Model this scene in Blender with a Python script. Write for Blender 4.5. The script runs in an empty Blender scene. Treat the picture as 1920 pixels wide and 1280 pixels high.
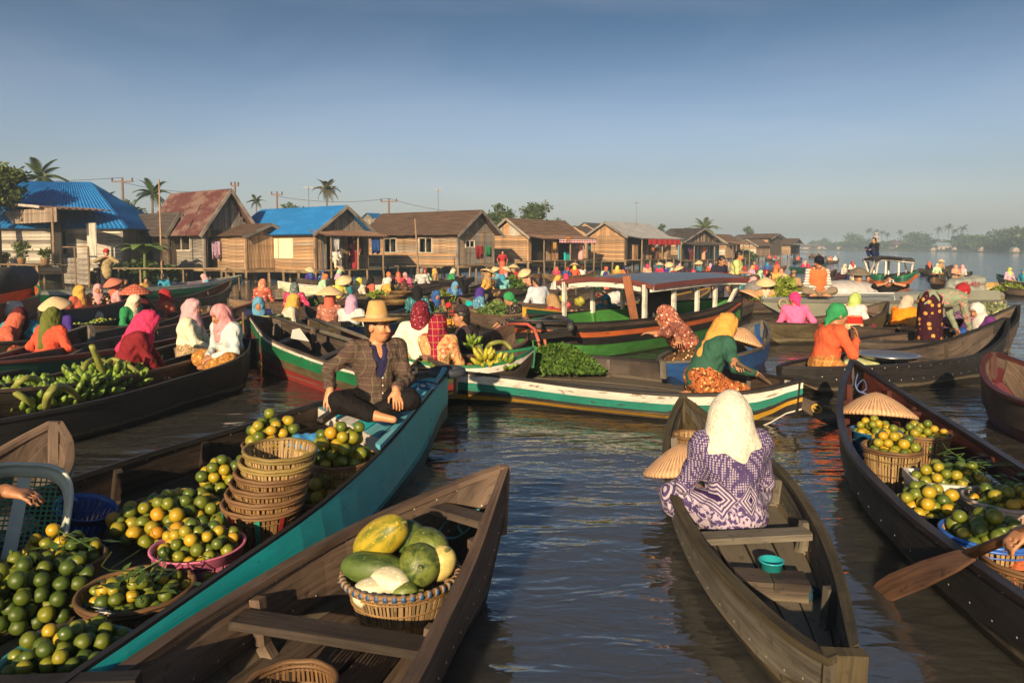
import bpy, math, random
import numpy as np
from math import sin, cos, pi, radians, sqrt, atan2
random.seed(7); rng = np.random.default_rng(7)

# ------------------------------------------------------------------ camera
CAM_H, F, CX, CY, HY = 1.75, 1400.0, 960.0, 564.0, 464.0
PITCH = math.atan((CY - HY) / F)
scene = bpy.context.scene
cd = bpy.data.cameras.new('camera'); cam = bpy.data.objects.new('camera', cd)
scene.collection.objects.link(cam); scene.camera = cam
cam.location = (0, 0, CAM_H); cam.rotation_euler = (pi/2 - PITCH, 0, 0)
cd.sensor_width = 36; cd.lens = F/1920*36; cd.shift_y = -(640 - CY)/1920
cd.clip_start = 0.05; cd.clip_end = 9000

# ------------------------------------------------------------------ sky, sun, exposure
SUN_EL, SUN_X, SUN_Y = radians(18), -0.24, -0.971
world = bpy.data.worlds.new('World'); scene.world = world; world.use_nodes = True
nt = world.node_tree; bg = nt.nodes['Background']
sky = nt.nodes.new('ShaderNodeTexSky'); sky.sky_type = 'NISHITA'; sky.sun_disc = False
sky.sun_elevation = SUN_EL; sky.sun_rotation = atan2(SUN_X, SUN_Y)
sky.altitude = 0; sky.air_density = 1.0; sky.dust_density = 2.5; sky.ozone_density = 1.5
tc = nt.nodes.new('ShaderNodeTexCoord'); sx = nt.nodes.new('ShaderNodeSeparateXYZ'); nt.links.new(tc.outputs['Generated'], sx.inputs[0])
rp = nt.nodes.new('ShaderNodeValToRGB'); rp.color_ramp.interpolation = 'EASE'
for k, (pos, c) in enumerate(((0.0, (.98, .92, 1.08)), (.11, (.58, .57, .65)), (.32, (.155, .24, .315)))):
    e = rp.color_ramp.elements[k] if k < 2 else rp.color_ramp.elements.new(pos)
    e.position = pos; e.color = (*c, 1)
nt.links.new(sx.outputs['Z'], rp.inputs[0])
gm = nt.nodes.new('ShaderNodeMix'); gm.data_type = 'RGBA'; gm.blend_type = 'MULTIPLY'; gm.inputs[0].default_value = 1.0
nt.links.new(sky.outputs[0], gm.inputs[6]); nt.links.new(rp.outputs[0], gm.inputs[7])
# thin uneven veil of high cloud over the whole sky
mp = nt.nodes.new('ShaderNodeMapping'); mp.inputs['Scale'].default_value = (1.0, 1.0, 5.0); nt.links.new(tc.outputs['Generated'], mp.inputs[0])
cn = nt.nodes.new('ShaderNodeTexNoise'); cn.inputs['Scale'].default_value = 1.9; cn.inputs['Detail'].default_value = 6; cn.inputs['Distortion'].default_value = .6; nt.links.new(mp.outputs[0], cn.inputs[0])
cr = nt.nodes.new('ShaderNodeMapRange'); cr.inputs[1].default_value = .45; cr.inputs[2].default_value = .75; cr.inputs[4].default_value = .11; nt.links.new(cn.outputs['Fac'], cr.inputs[0])
cm_ = nt.nodes.new('ShaderNodeMix'); cm_.data_type = 'RGBA'; nt.links.new(cr.outputs[0], cm_.inputs[0]); nt.links.new(gm.outputs[2], cm_.inputs[6]); cm_.inputs[7].default_value = (4.6, 4.5, 4.7, 1)
nt.links.new(cm_.outputs[2], bg.inputs[0]); bg.inputs[1].default_value = 0.086
sd = bpy.data.lights.new('sun', 'SUN'); sun = bpy.data.objects.new('sun', sd)
scene.collection.objects.link(sun)
sd.energy = 3.9; sd.angle = radians(0.6); sd.color = (1.0, 0.74, 0.45)
from mathutils import Vector, Matrix
sun.rotation_euler = Vector((SUN_X*cos(SUN_EL), SUN_Y*cos(SUN_EL), sin(SUN_EL))).to_track_quat('Z', 'Y').to_euler()
vs = scene.view_settings
vs.view_transform = 'Standard'; vs.look = 'None'; vs.exposure = 1.18; vs.gamma = 1.0; vs.use_curve_mapping = False
cy = scene.cycles
cy.use_denoising = True; cy.max_bounces = 6; cy.diffuse_bounces = 4; cy.glossy_bounces = 3
cy.transmission_bounces = 2; cy.volume_bounces = 1; cy.transparent_max_bounces = 4
cy.caustics_reflective = False; cy.caustics_refractive = False; cy.sample_clamp_indirect = 4.0
# ------------------------------------------------------------------ projection helpers (pixels of the 1920x1280 photo)
def ray(px, py):
    xc, yc = (px - CX)/F, -(py - CY)/F
    return np.array([xc, cos(PITCH) + yc*sin(PITCH), -sin(PITCH) + yc*cos(PITCH)])
def P(px, py, z=0.0):
    d = ray(px, py); s = (z - CAM_H)/d[2]
    return np.array([d[0]*s, d[1]*s, z])
def PD(px, py, y):
    d = ray(px, py); s = y/d[1]
    return np.array([d[0]*s, y, CAM_H + d[2]*s])
def proj(p):
    x, y, z = p[0], p[1], p[2] - CAM_H
    dep = y*cos(PITCH) - z*sin(PITCH); up = y*sin(PITCH) + z*cos(PITCH)
    return CX + F*x/dep, CY - F*up/dep
def V(*a): return np.array(a, dtype=float)
def nrm(v): return v/(np.linalg.norm(v) + 1e-12)
def sstep(a, b, x):
    t = np.clip((x - a)/(b - a), 0, 1); return t*t*(3 - 2*t)

# ------------------------------------------------------------------ objects
COL = scene.collection
def setmat(o, m, by_object=False):
    if m is None: return
    if by_object:
        if not o.data.materials: o.data.materials.append(None)
        o.material_slots[0].link = 'OBJECT'; o.material_slots[0].material = m
    else:
        o.data.materials.clear(); o.data.materials.append(m)
def link(name, data, parent=None, loc=None, rz=None):
    o = bpy.data.objects.new(name, data); COL.objects.link(o)
    if parent is not None: o.parent = parent
    if loc is not None: o.location = tuple(loc)
    if rz is not None: o.rotation_euler = (0, 0, rz)
    return o
def empty(name, loc=(0, 0, 0), rz=0.0):
    o = link(name, None, None, loc, rz); o.empty_display_size = 0.1
    return o
def tag(o, label, cat, group=None):
    o['label'] = label; o['category'] = cat
    if group: o['group'] = group
    return o
def struct(o): o['kind'] = 'structure'; return o
def stuff(o): o['kind'] = 'stuff'; return o
def copy_tree(o, parent=None):
    c = o.copy(); COL.objects.link(c); c.parent = parent
    for ch in o.children: copy_tree(ch, c)
    return c

class MB:
    """collects shapes into one mesh; uv = metres, u along the grain"""
    def __init__(s, org=(0, 0, 0)): s.v = []; s.f = []; s.uv = []; s.n = 0; s.org = np.array(org, float)
    def add(s, verts, faces, uvs=None):
        verts = np.asarray(verts, float)
        s.v.append(verts)
        for k, fc in enumerate(faces):
            s.f.append([i + s.n for i in fc])
            s.uv.append(uvs[k] if uvs is not None else [(0, 0)]*len(fc))
        s.n += len(verts); return s
    def box(s, c, size, ax=None, uoff=None):
        c = np.asarray(c, float); h = np.asarray(size, float)/2
        A = np.eye(3) if ax is None else np.asarray(ax, float)
        sg = np.array([[x, y, z] for x in (-1, 1) for y in (-1, 1) for z in (-1, 1)], float)
        loc = sg*h; vs = c + loc @ A
        fs = [(0, 1, 3, 2), (4, 6, 7, 5), (0, 4, 5, 1), (2, 3, 7, 6), (0, 2, 6, 4), (1, 5, 7, 3)]
        la = int(np.argmax(h)); o = random.random()*9 if uoff is None else uoff
        uvs = []
        for fc in fs:
            q = loc[list(fc)]; ext = q.max(0) - q.min(0)
            oth = [k for k in range(3) if k != la]
            b = oth[0] if ext[oth[0]] >= ext[oth[1]] else oth[1]
            uvs.append([(q[i, la] + o*3, q[i, b] + o) for i in range(4)])
        return s.add(vs, fs, uvs)
    def beam(s, a, b, w, h, up=(0, 0, 1)):
        a = np.asarray(a, float); b = np.asarray(b, float); d = b - a; L = np.linalg.norm(d); d = d/(L + 1e-9)
        x = np.cross(d, up)
        if np.linalg.norm(x) < 1e-4: x = np.cross(d, (1, 0, 0))
        x = nrm(x); y = np.cross(x, d)
        return s.box((a + b)/2, (L, w, h), [d, x, y])
    def tube(s, pts, r, seg=8, cap=True):
        pts = np.asarray(pts, float); n = len(pts)
        rr = np.full(n, r) if np.isscalar(r) else np.asarray(r, float)
        tg = np.gradient(pts, axis=0) if n > 2 else np.repeat((pts[1] - pts[0])[None], n, 0)
        up = np.array([0, 0, 1.]) if abs(nrm(tg[0])[2]) < .9 else np.array([1., 0, 0])
        vs = []; L = 0; us = []
        for i in range(n):
            t = nrm(tg[i]); x = np.cross(up, t); x = nrm(x); up = np.cross(t, x)
            if i: L += np.linalg.norm(pts[i] - pts[i-1])
            us.append(L)
            for k in range(seg):
                a = 2*pi*k/seg; vs.append(pts[i] + rr[i]*(cos(a)*x + sin(a)*up))
        fs = []; uv = []
        for i in range(n-1):
            for k in range(seg):
                k2 = (k+1) % seg
                fs.append((i*seg+k, i*seg+k2, (i+1)*seg+k2, (i+1)*seg+k))
                c = 2*pi*rr[i]/seg
                uv.append([(us[i], k*c), (us[i], (k+1)*c), (us[i+1], (k+1)*c), (us[i+1], k*c)])
        if cap:
            fs.append(tuple(range(seg-1, -1, -1))); uv.append([(0, 0)]*seg)
            fs.append(tuple((n-1)*seg+k for k in range(seg))); uv.append([(0, 0)]*seg)
        return s.add(vs, fs, uv)
    def lathe(s, prof, seg=24, c=(0, 0, 0), wob=0.0, closed=False):
        vs = []; c = np.asarray(c, float)
        for (r, z) in prof:
            for k in range(seg):
                a = 2*pi*k/seg; q = 1 + wob*sin(3*a + z*9)
                vs.append(c + np.array([r*q*cos(a), r*q*sin(a), z]))
        fs = []; uv = []; n = len(prof); L = 0
        for i in range(n if closed else n-1):
            j = (i+1) % n; dl = sqrt((prof[j][0]-prof[i][0])**2 + (prof[j][1]-prof[i][1])**2)
            for k in range(seg):
                k2 = (k+1) % seg
                fs.append((i*seg+k, i*seg+k2, j*seg+k2, j*seg+k))
                uv.append([(L, k/seg), (L, (k+1)/seg), (L+dl, (k+1)/seg), (L+dl, k/seg)])
            L += dl
        return s.add(vs, fs, uv)
    def ribbon(s, A, B, off):
        """solid board between polylines A and B, thickened by the vectors off"""
        A = np.asarray(A, float); B = np.asarray(B, float); O = np.asarray(off, float)
        if O.ndim == 1: O = np.repeat(O[None], len(A), 0)
        n = len(A); vs = np.stack([A, B, B + O, A + O], 1).reshape(-1, 3)
        us = np.concatenate([[0], np.cumsum(np.linalg.norm(np.diff(A, axis=0), axis=1))]) + random.random()*20
        w = np.linalg.norm(A - B, axis=1); th = np.linalg.norm(O, axis=1); vo = random.random()*7
        fs = []; uv = []
        for i in range(n-1):
            a, b = 4*i, 4*(i+1)
            for k in range(4):
                k2 = (k+1) % 4
                fs.append((a+k, a+k2, b+k2, b+k))
                e0 = [0, w[i], w[i]+th[i], 2*w[i]+th[i], 2*w[i]+2*th[i]]; e1 = [0, w[i+1], w[i+1]+th[i+1], 2*w[i+1]+th[i+1], 2*w[i+1]+2*th[i+1]]
                uv.append([(us[i], vo+e0[k]), (us[i], vo+e0[k+1]), (us[i+1], vo+e1[k+1]), (us[i+1], vo+e1[k])])
        fs.append((3, 2, 1, 0)); uv.append([(us[0], 0)]*4)
        e = 4*(n-1); fs.append((e, e+1, e+2, e+3)); uv.append([(us[-1], 0)]*4)
        return s.add(vs, fs, uv)
    def mesh(s, name, smooth=False):
        me = bpy.data.meshes.new(name)
        vs = np.concatenate(s.v) - s.org
        me.from_pydata(vs.tolist(), [], s.f)
        uvl = me.uv_layers.new(name='UVMap')
        uvl.data.foreach_set('uv', np.array([c for q in s.uv for c in q], dtype=np.float32).ravel())
        if smooth: me.polygons.foreach_set('use_smooth', [True]*len(me.polygons))
        me.update(); return me
    def build(s, name, m, parent=None, smooth=False, loc=None, rz=None):
        o = link(name, s.mesh(name, smooth), parent, loc, rz); setmat(o, m); return o

# ------------------------------------------------------------------ materials
_mc = {}
class NT:
    def __init__(s, name):
        s.m = bpy.data.materials.new(name); s.m.use_nodes = True; s.t = s.m.node_tree
        s.b = s.t.nodes['Principled BSDF']
    def n(s, typ, **kw):
        nd = s.t.nodes.new('ShaderNode' + typ)
        for k, v in kw.items():
            if isinstance(k, str) and k.startswith('i_'):
                key = k[2:].replace('_', ' ')
                if key.isdigit(): key = int(key)
                nd.inputs[key].default_value = v
            else: setattr(nd, k, v)
        return nd
    def l(s, a, b): s.t.links.new(a, b)
    def noise(s, vec, scale, detail=4, rough=.55, dist=0):
        nd = s.n('TexNoise'); nd.inputs['Scale'].default_value = scale; nd.inputs['Detail'].default_value = detail
        nd.inputs['Roughness'].default_value = rough; nd.inputs['Distortion'].default_value = dist
        if vec is not None: s.l(vec, nd.inputs['Vector'])
        return nd.outputs['Fac']
    def ramp(s, fac, stops, interp='LINEAR'):
        nd = s.n('ValToRGB'); cr = nd.color_ramp; cr.interpolation = interp
        while len(cr.elements) < len(stops): cr.elements.new(.5)
        for e, (p, c) in zip(cr.elements, stops): e.position = p; e.color = (*c[:3], 1)
        s.l(fac, nd.inputs[0]); return nd.outputs[0]
    def mix(s, fac, a, b, mode='MIX'):
        nd = s.n('Mix', data_type='RGBA', blend_type=mode)
        for sock, v in ((0, fac), (6, a), (7, b)):
            if hasattr(v, 'links') or hasattr(v, 'is_linked'): s.l(v, nd.inputs[sock])
            elif isinstance(v, (int, float)): nd.inputs[sock].default_value = v
            else: nd.inputs[sock].default_value = (*v[:3], 1)
        return nd.outputs[2]
    def math(s, op, a, b=None, c=None):
        nd = s.n('Math', operation=op)
        for i, v in enumerate((a, b, c)):
            if v is None: continue
            if isinstance(v, (int, float)): nd.inputs[i].default_value = v
            else: s.l(v, nd.inputs[i])
        return nd.outputs[0]
    def mapping(s, vec, scale=(1, 1, 1), rot=(0, 0, 0), loc=(0, 0, 0)):
        nd = s.n('Mapping'); nd.inputs['Scale'].default_value = scale; nd.inputs['Rotation'].default_value = rot
        nd.inputs['Location'].default_value = loc; s.l(vec, nd.inputs[0]); return nd.outputs[0]
    def coord(s, which='Object'): return s.n('TexCoord').outputs[which]
    def bump(s, h, strength=.3, dist=.01):
        nd = s.n('Bump'); nd.inputs['Strength'].default_value = strength; nd.inputs['Distance'].default_value = dist
        s.l(h, nd.inputs['Height']); s.l(nd.outputs[0], s.b.inputs['Normal'])
    def col(s, c):
        if isinstance(c, (tuple, list)): s.b.inputs['Base Color'].default_value = (*c[:3], 1)
        else: s.l(c, s.b.inputs['Base Color'])
    def rough(s, r):
        if isinstance(r, (int, float)): s.b.inputs['Roughness'].default_value = r
        else: s.l(r, s.b.inputs['Roughness'])
    def rnd(s): return s.n('ObjectInfo').outputs['Random']
def cached(fn):
    def w(*a, **k):
        key = (fn.__name__, a, tuple(sorted(k.items())))
        if key not in _mc: _mc[key] = fn(*a, **k)
        return _mc[key]
    return w
def mulc(c, k): return tuple(min(1, x*k) for x in c)
def srgb(h):
    h = h.lstrip('#'); r = [int(h[i:i+2], 16)/255 for i in (0, 2, 4)]
    return tuple(x/12.92 if x <= .04045 else ((x+.055)/1.055)**2.4 for x in r)

@cached
def wood(c=(.16, .10, .06), dark=.35, rough=.7, scale=1.0, var=.5, wet=0.0):
    s = NT('wood'); uv = s.coord('UV')
    v = s.mapping(uv, (1.2*scale, 26*scale, 1)); g = s.noise(v, 1.6, 5, .65, .6)
    big = s.noise(s.mapping(uv, (.9, 2.2, 1)), 1.3, 4, .6)
    fine = s.noise(s.mapping(uv, (6, 160*scale, 1)), 1.0, 2, .5)
    base = s.ramp(g, [(.25, mulc(c, dark)), (.5, c), (.78, mulc(c, 1.45))])
    stain = s.ramp(big, [(.30, (.35, .33, .32)), (.55, (1, 1, 1)), (.8, (1.25, 1.2, 1.12))])
    c2 = s.mix(1.0, base, stain, 'MULTIPLY')
    r = s.math('MULTIPLY_ADD', s.rnd(), var, 1 - var/2)
    rc = s.n('CombineColor'); [s.l(r, rc.inputs[i]) for i in range(3)]
    c3 = s.mix(1.0, c2, rc.outputs[0], 'MULTIPLY')
    if wet:
        gz = s.n('SeparateXYZ'); s.l(s.n('NewGeometry').outputs['Position'], gz.inputs[0])
        zz = s.math('ADD', gz.outputs[2], s.math('MULTIPLY', s.math('SUBTRACT', big, .5), .10))
        c3 = s.mix(s.ramp(zz, [(.02, (1, 1, 1)), (.055, (0, 0, 0))]), c3, (.016, .013, .010))
        c3 = s.mix(s.ramp(s.math('ADD', zz, .1), [(.15, (0, 0, 0)), (.165, (.55, .55, .55)), (.18, (.5, .5, .5)), (.21, (0, 0, 0))]), c3, (.20, .17, .12))
    sp = s.noise(s.mapping(uv, (7, 7, 1)), 1.7, 3, .6)
    c3 = s.mix(s.ramp(sp, [(.60, (0, 0, 0)), (.70, (.75, .75, .75))]), c3, mulc(c, .3))
    s.col(c3)
    s.rough(s.math('MULTIPLY_ADD', big, -.35, rough + .18)); s.b.inputs['Specular IOR Level'].default_value = .35
    s.bump(s.math('ADD', g, s.math('MULTIPLY', fine, .4)), .55, .006)
    return s.m
@cached
def paint(c, under=(.10, .07, .05), chip=.36, rough=.45, dirt=.6):
    s = NT('paint'); uv = s.coord('UV')
    n1 = s.noise(s.mapping(uv, (3, 14, 1)), 1.8, 6, .7, .5)
    n2 = s.noise(s.mapping(uv, (1.2, 3, 1)), 1.5, 4, .6)
    chip = chip + .05
    f = s.ramp(n1, [(chip - .015, (1, 1, 1)), (chip + .02, (0, 0, 0))])
    tint = s.mix(dirt, c, s.ramp(n2, [(.3, mulc(c, .45)), (.6, c), (.8, mulc(c, 1.12))]))
    s.col(s.mix(f, tint, under)); s.rough(s.math('MULTIPLY_ADD', n2, .3, rough - .1))
    s.bump(s.math('ADD', n1, s.noise(s.mapping(uv, (2, 60, 1)), 1.5, 3)), .35, .004)
    return s.m
@cached
def plain(c, rough=.6, var=.25, scale=14., bump=.15, rnd=.0, metal=0., spec=.5):
    s = NT('plain'); o = s.coord('Object'); n1 = s.noise(o, scale, 4)
    cc = s.ramp(n1, [(.3, mulc(c, 1 - var)), (.7, mulc(c, 1 + var*.6))])
    if rnd:
        hs = s.n('HueSaturation'); s.l(cc, hs.inputs['Color'])
        s.l(s.math('MULTIPLY_ADD', s.rnd(), rnd, 1 - rnd/2), hs.inputs['Value']); cc = hs.outputs[0]
    s.col(cc); s.rough(rough); s.b.inputs['Metallic'].default_value = metal
    s.b.inputs['Specular IOR Level'].default_value = spec
    if bump: s.bump(n1, bump, .01)
    return s.m
@cached
def cloth(c, pat='plain', c2=(.8, .8, .8), c3=(.5, .1, .1), scale=1.0):
    s = NT('cloth'); o = s.coord('Object')
    n1 = s.noise(o, 9, 4); cc = s.ramp(n1, [(.3, mulc(c, .82)), (.7, mulc(c, 1.1))])
    if pat == 'batik':
        vo = s.n('TexVoronoi'); vo.inputs['Scale'].default_value = 22*scale; s.l(s.mapping(o, (1, 1, 1)), vo.inputs['Vector'])
        m1 = s.ramp(vo.outputs['Distance'], [(.22, (1, 1, 1)), (.30, (0, 0, 0))])
        m2 = s.ramp(s.noise(o, 30*scale, 3, .6, 1.5), [(.52, (0, 0, 0)), (.57, (1, 1, 1))])
        cc = s.mix(m2, cc, c3); cc = s.mix(m1, cc, c2)
    elif pat == 'dots':
        vo = s.n('TexVoronoi'); vo.inputs['Scale'].default_value = 34*scale; vo.inputs['Randomness'].default_value = .25
        s.l(o, vo.inputs['Vector'])
        cc = s.mix(s.ramp(vo.outputs['Distance'], [(.24, (1, 1, 1)), (.30, (0, 0, 0))]), cc, c2)
    elif pat == 'flower':
        vo = s.n('TexVoronoi'); vo.inputs['Scale'].default_value = 11*scale; s.l(s.mapping(o, (1, 1, 1)), vo.inputs['Vector'])
        wob = s.math('ADD', vo.outputs['Distance'], s.math('MULTIPLY', s.noise(o, 60, 2), .22))
        cc = s.mix(s.ramp(wob, [(.40, (1, 1, 1)), (.44, (0, 0, 0))]), cc, c2)
        cc = s.mix(s.ramp(wob, [(.22, (1, 1, 1)), (.26, (0, 0, 0))]), cc, c3)
    elif pat == 'plaid':
        sx = s.n('SeparateXYZ'); s.l(o, sx.inputs[0])
        def stripes(v, f, wdt, ph=0.): return s.math('LESS_THAN', s.math('PINGPONG', s.math('MULTIPLY_ADD', v, f*scale, ph), 1.), wdt)
        a = s.math('ADD', sx.outputs[0], s.math('MULTIPLY', sx.outputs[1], .75))
        g = s.math('MAXIMUM', stripes(a, 17, .10), stripes(sx.outputs[2], 17, .10))
        g2 = s.math('MAXIMUM', stripes(a, 8.5, .28, .5), stripes(sx.outputs[2], 8.5, .28, .5))
        cc = s.mix(s.math('MULTIPLY', g2, .35), cc, c3); cc = s.mix(s.math('MULTIPLY', g, .5), cc, c2)
    elif pat == 'stripe':
        sx = s.n('SeparateXYZ'); s.l(o, sx.inputs[0])
        g = s.math('LESS_THAN', s.math('PINGPONG', s.math('MULTIPLY', sx.outputs[2], 30*scale), 1.), .5)
        cc = s.mix(g, cc, c2)
    weave = s.noise(o, 420, 2)
    s.col(cc); s.rough(.85); s.b.inputs['Specular IOR Level'].default_value = .2
    s.b.inputs['Sheen Weight'].default_value = .0
    fold = s.noise(s.mapping(o, (1, 1, .55)), 16, 3, .6, .8)
    s.bump(s.math('ADD', s.math('MULTIPLY', fold, 3.0), s.math('MULTIPLY', weave, .15)), .75, .012)
    return s.m
@cached
def skin(c=(.36, .17, .085)):
    s = NT('skin'); o = s.coord('Object'); a = s.n('VertexColor', layer_name='Col').outputs[0]
    n1 = s.noise(o, 40, 3)
    s.col(s.mix(1.0, a, s.ramp(n1, [(.3, mulc(c, .88)), (.7, mulc(c, 1.08))]), 'MULTIPLY'))
    s.rough(.5); s.b.inputs['Subsurface Weight'].default_value = .0
    s.bump(s.noise(o, 160, 2), .12, .003)
    return s.m
@cached
def straw(c=(.62, .42, .18), rings=60., radial=0.):
    s = NT('straw'); uv = s.coord('UV'); sx = s.n('SeparateXYZ'); s.l(uv, sx.inputs[0])
    a = s.math('SINE', s.math('MULTIPLY', sx.outputs[0], rings*6.28))
    b = s.math('SINE', s.math('MULTIPLY', sx.outputs[1], (radial or 90)*6.28))
    h = s.math('MULTIPLY', a, b) if not radial else b
    n1 = s.noise(s.mapping(uv, (10, 60, 1)), 2, 4)
    f = s.math('MULTIPLY_ADD', h, .22, n1)
    s.col(s.ramp(f, [(.2, mulc(c, .5)), (.5, c), (.85, mulc(c, 1.3))])); s.rough(.75)
    s.bump(s.math('MULTIPLY_ADD', h, .5, n1), .5, .006)
    return s.m
@cached
def leafm(c=(.07, .13, .03), rnd=.5, trans=.15):
    s = NT('leaf'); o = s.coord('Object'); n1 = s.noise(o, 9, 3)
    g = s.n('NewGeometry'); ri = g.outputs['Random Per Island']
    cc = s.ramp(s.math('ADD', s.math('MULTIPLY', ri, .6), s.math('MULTIPLY', n1, .5)),
                [(.2, mulc(c, 1-rnd)), (.5, c), (.8, (c[0]*1.7, c[1]*1.45, c[2]*1.2))])
    s.col(cc); s.rough(.5); s.b.inputs['Specular IOR Level'].default_value = .35
    if trans:
        tr = s.n('BsdfTranslucent'); s.l(cc, tr.inputs[0]); mx = s.n('MixShader'); mx.inputs[0].default_value = trans
        s.l(s.b.outputs[0], mx.inputs[1]); s.l(tr.outputs[0], mx.inputs[2])
        s.l(mx.outputs[0], s.t.nodes['Material Output'].inputs[0])
    return s.m
@cached
def orangem(green=.5):
    s = NT('orange_peel'); o = s.coord('Object'); r = s.rnd()
    n1 = s.noise(o, 12, 3)
    f = s.math('ADD', s.math('MULTIPLY', r, .62), s.math('MULTIPLY', n1, .45))
    f = s.math('ADD', f, -.25 + (.5-green)*.7)
    s.col(s.ramp(f, [(.05, (.050, .085, .010)), (.38, (.155, .175, .012)), (.62, (.40, .27, .012)), (.9, (.55, .20, .012))])); s.col(s.mix(s.ramp(s.noise(o, 5.5, 5, .75, .4), [(.61, (0, 0, 0)), (.68, (.8, .8, .8))]), s.b.inputs['Base Color'].links[0].from_socket, (.075, .045, .014)))
    s.rough(.42); s.bump(s.noise(o, 260, 2), .2, .002)
    return s.m
@cached
def corrugated(c=(.05, .2, .5), c2=None, rust=.0):
    s = NT('metal_sheet'); uv = s.coord('UV'); n1 = s.noise(s.mapping(uv, (.5, 1.2, 1)), 1.2, 5, .65)
    n2 = s.noise(s.mapping(uv, (1.5, 12, 1)), 1.4, 4)
    c2 = c2 or mulc(c, .7)
    cc = s.mix(s.ramp(n1, [(.5 - rust*.2, (0, 0, 0)), (.58 - rust*.1, (1, 1, 1))]), c, c2)
    s.col(s.mix(.35, cc, s.ramp(n2, [(.3, mulc(c, .5)), (.7, mulc(c, 1.3))]))); s.rough(.5)
    return s.m
# ------------------------------------------------------------------ water, banks, haze
def make_water():
    s = NT('river_water'); o = s.coord('Object')
    s.col((.058, .056, .050)); s.rough(.05); s.b.inputs['IOR'].default_value = 2.5; s.b.inputs['Subsurface Weight'].default_value = 1.0; s.b.inputs['Subsurface Radius'].default_value = (1.0, .8, .55); s.b.inputs['Subsurface Scale'].default_value = .7
    def rip(sc, sx, sy, rot, det=3, dist=.4):
        return s.noise(s.mapping(o, (sx, sy, 1), (0, 0, rot)), sc, det, .5, dist)
    a = rip(1.0, .55, 1.5, .12, 3, .7); b = rip(3.4, .45, 1.25, -.2, 3, .8); c = rip(11, .6, 1.0, .35, 2, .5)
    patch = s.ramp(s.noise(s.mapping(o, (.25, .5, 1)), .9, 3), [(.35, (.35, .35, .35)), (.65, (1, 1, 1))])
    h = s.math('ADD', s.math('MULTIPLY', a, 1.0), s.math('MULTIPLY', s.math('MULTIPLY', b, .42), patch))
    h = s.math('ADD', h, s.math('MULTIPLY', s.math('MULTIPLY', c, .17), patch))
    s.bump(h, 1.0, .058)
    mb = MB(); S = 2200
    mb.add([(-S, -60, 0), (S, -60, 0), (S, 2*S, 0), (-S, 2*S, 0)], [(0, 1, 2, 3)])
    return struct(mb.build('river', s.m))
make_water()

U, W = V(.6, .8, 0), V(.8, -.6, 0)          # along the bank (away), toward the river
grass_ground = plain((.06, .07, .03), .9, .5, 1.5, .5)
mud = plain((.09, .07, .045), .8, .4, 2., .5)
def make_banks():
    fr = [P(-260, 548), P(100, 531), P(400, 526), P(592, 524), P(858, 514), P(990, 507), P(1172, 501), P(1300, 494), P(1400, 487), P(1455, 480), P(1492, 474.3)]
    mb = MB(); vs = []; fs = []
    for i, p in enumerate(fr):
        q = p - W*3.2
        back = q - W*(60 + 25*i); back2 = q - W*900
        for r, z in ((p, -.4), (q, .32), (back, .7), (back2, 1.0)): vs.append((r[0], r[1], z))
    for i in range(len(fr)-1):
        for k in range(3): fs.append((i*4+k, (i+1)*4+k, (i+1)*4+k+1, i*4+k+1))
    mb.add(vs, fs); struct(mb.build('riverbank', grass_ground, smooth=True))
    mb = MB(); vs = []; fs = []
    line = [PD(1440, 466, 560), PD(1500, 466, 480), PD(1600, 466, 400), PD(1750, 466, 330), PD(1900, 466, 260), PD(2100, 466, 190), PD(2600, 466, 120)]
    for p in line:
        d = V(.35, .94, 0)
        for k, z in ((0, -.4), (4, .5), (120, 1.5), (1500, 4)): vs.append((p[0]+d[0]*k, p[1]+d[1]*k, z))
    for i in range(len(line)-1):
        for k in range(3): fs.append((i*4+k, i*4+k+1, (i+1)*4+k+1, (i+1)*4+k))
    mb.add(vs, fs); struct(mb.build('far_riverbank', grass_ground, smooth=True))
    return line
FAR_LINE = make_banks()

def make_haze():
    mb = MB(); mb.box((0, 2150, 9.5), (4600, 4600, 23))
    o = stuff(mb.build('haze', None)); m = bpy.data.materials.new('haze_air'); m.use_nodes = True
    t = m.node_tree; t.nodes.remove(t.nodes['Principled BSDF'])
    vol = t.nodes.new('ShaderNodeVolumePrincipled'); vol.inputs['Density'].default_value = .0013
    vol.inputs['Color'].default_value = (.62, .82, 1.0, 1); vol.inputs['Anisotropy'].default_value = .1
    t.links.new(vol.outputs[0], t.nodes['Material Output'].inputs['Volume'])
    o.data.materials.append(m)
    tag(o, 'thin blue morning haze over the whole river', 'haze')
make_haze()
# ------------------------------------------------------------------ houses on stilts
PLANK = [wood((.33, .215, .125), .42, .8, 1., .6), wood((.35, .24, .15), .4, .8, 1., .6), wood((.27, .215, .165), .4, .85, 1., .6), wood((.38, .23, .12), .42, .8, 1., .55)]
GREYW = wood((.22, .20, .175), .5, .85, 1., .5); PALEW = wood((.46, .43, .37), .6, .8, 1., .35)
POST = wood((.24, .17, .10), .45, .85); DARKW = wood((.10, .075, .055), .4, .85)
SHINGLE = None
def shingle_mat(c):
    s = NT('shingle'); uv = s.coord('UV'); n1 = s.noise(s.mapping(uv, (3, 10, 1)), 2, 4); n2 = s.noise(s.mapping(uv, (.6, .6, 1)), 1.5, 4)
    s.col(s.mix(.5, s.ramp(n1, [(.25, mulc(c, .4)), (.55, c), (.8, mulc(c, 1.7))]), s.ramp(n2, [(.35, mulc(c, .55)), (.7, mulc(c, 1.3))])))
    s.rough(.9); s.bump(n1, .6, .02); return s.m
SH_BROWN = shingle_mat((.105, .062, .042)); SH_DARK = shingle_mat((.062, .050, .046)); SH_TAN = shingle_mat((.17, .10, .06))
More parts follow.
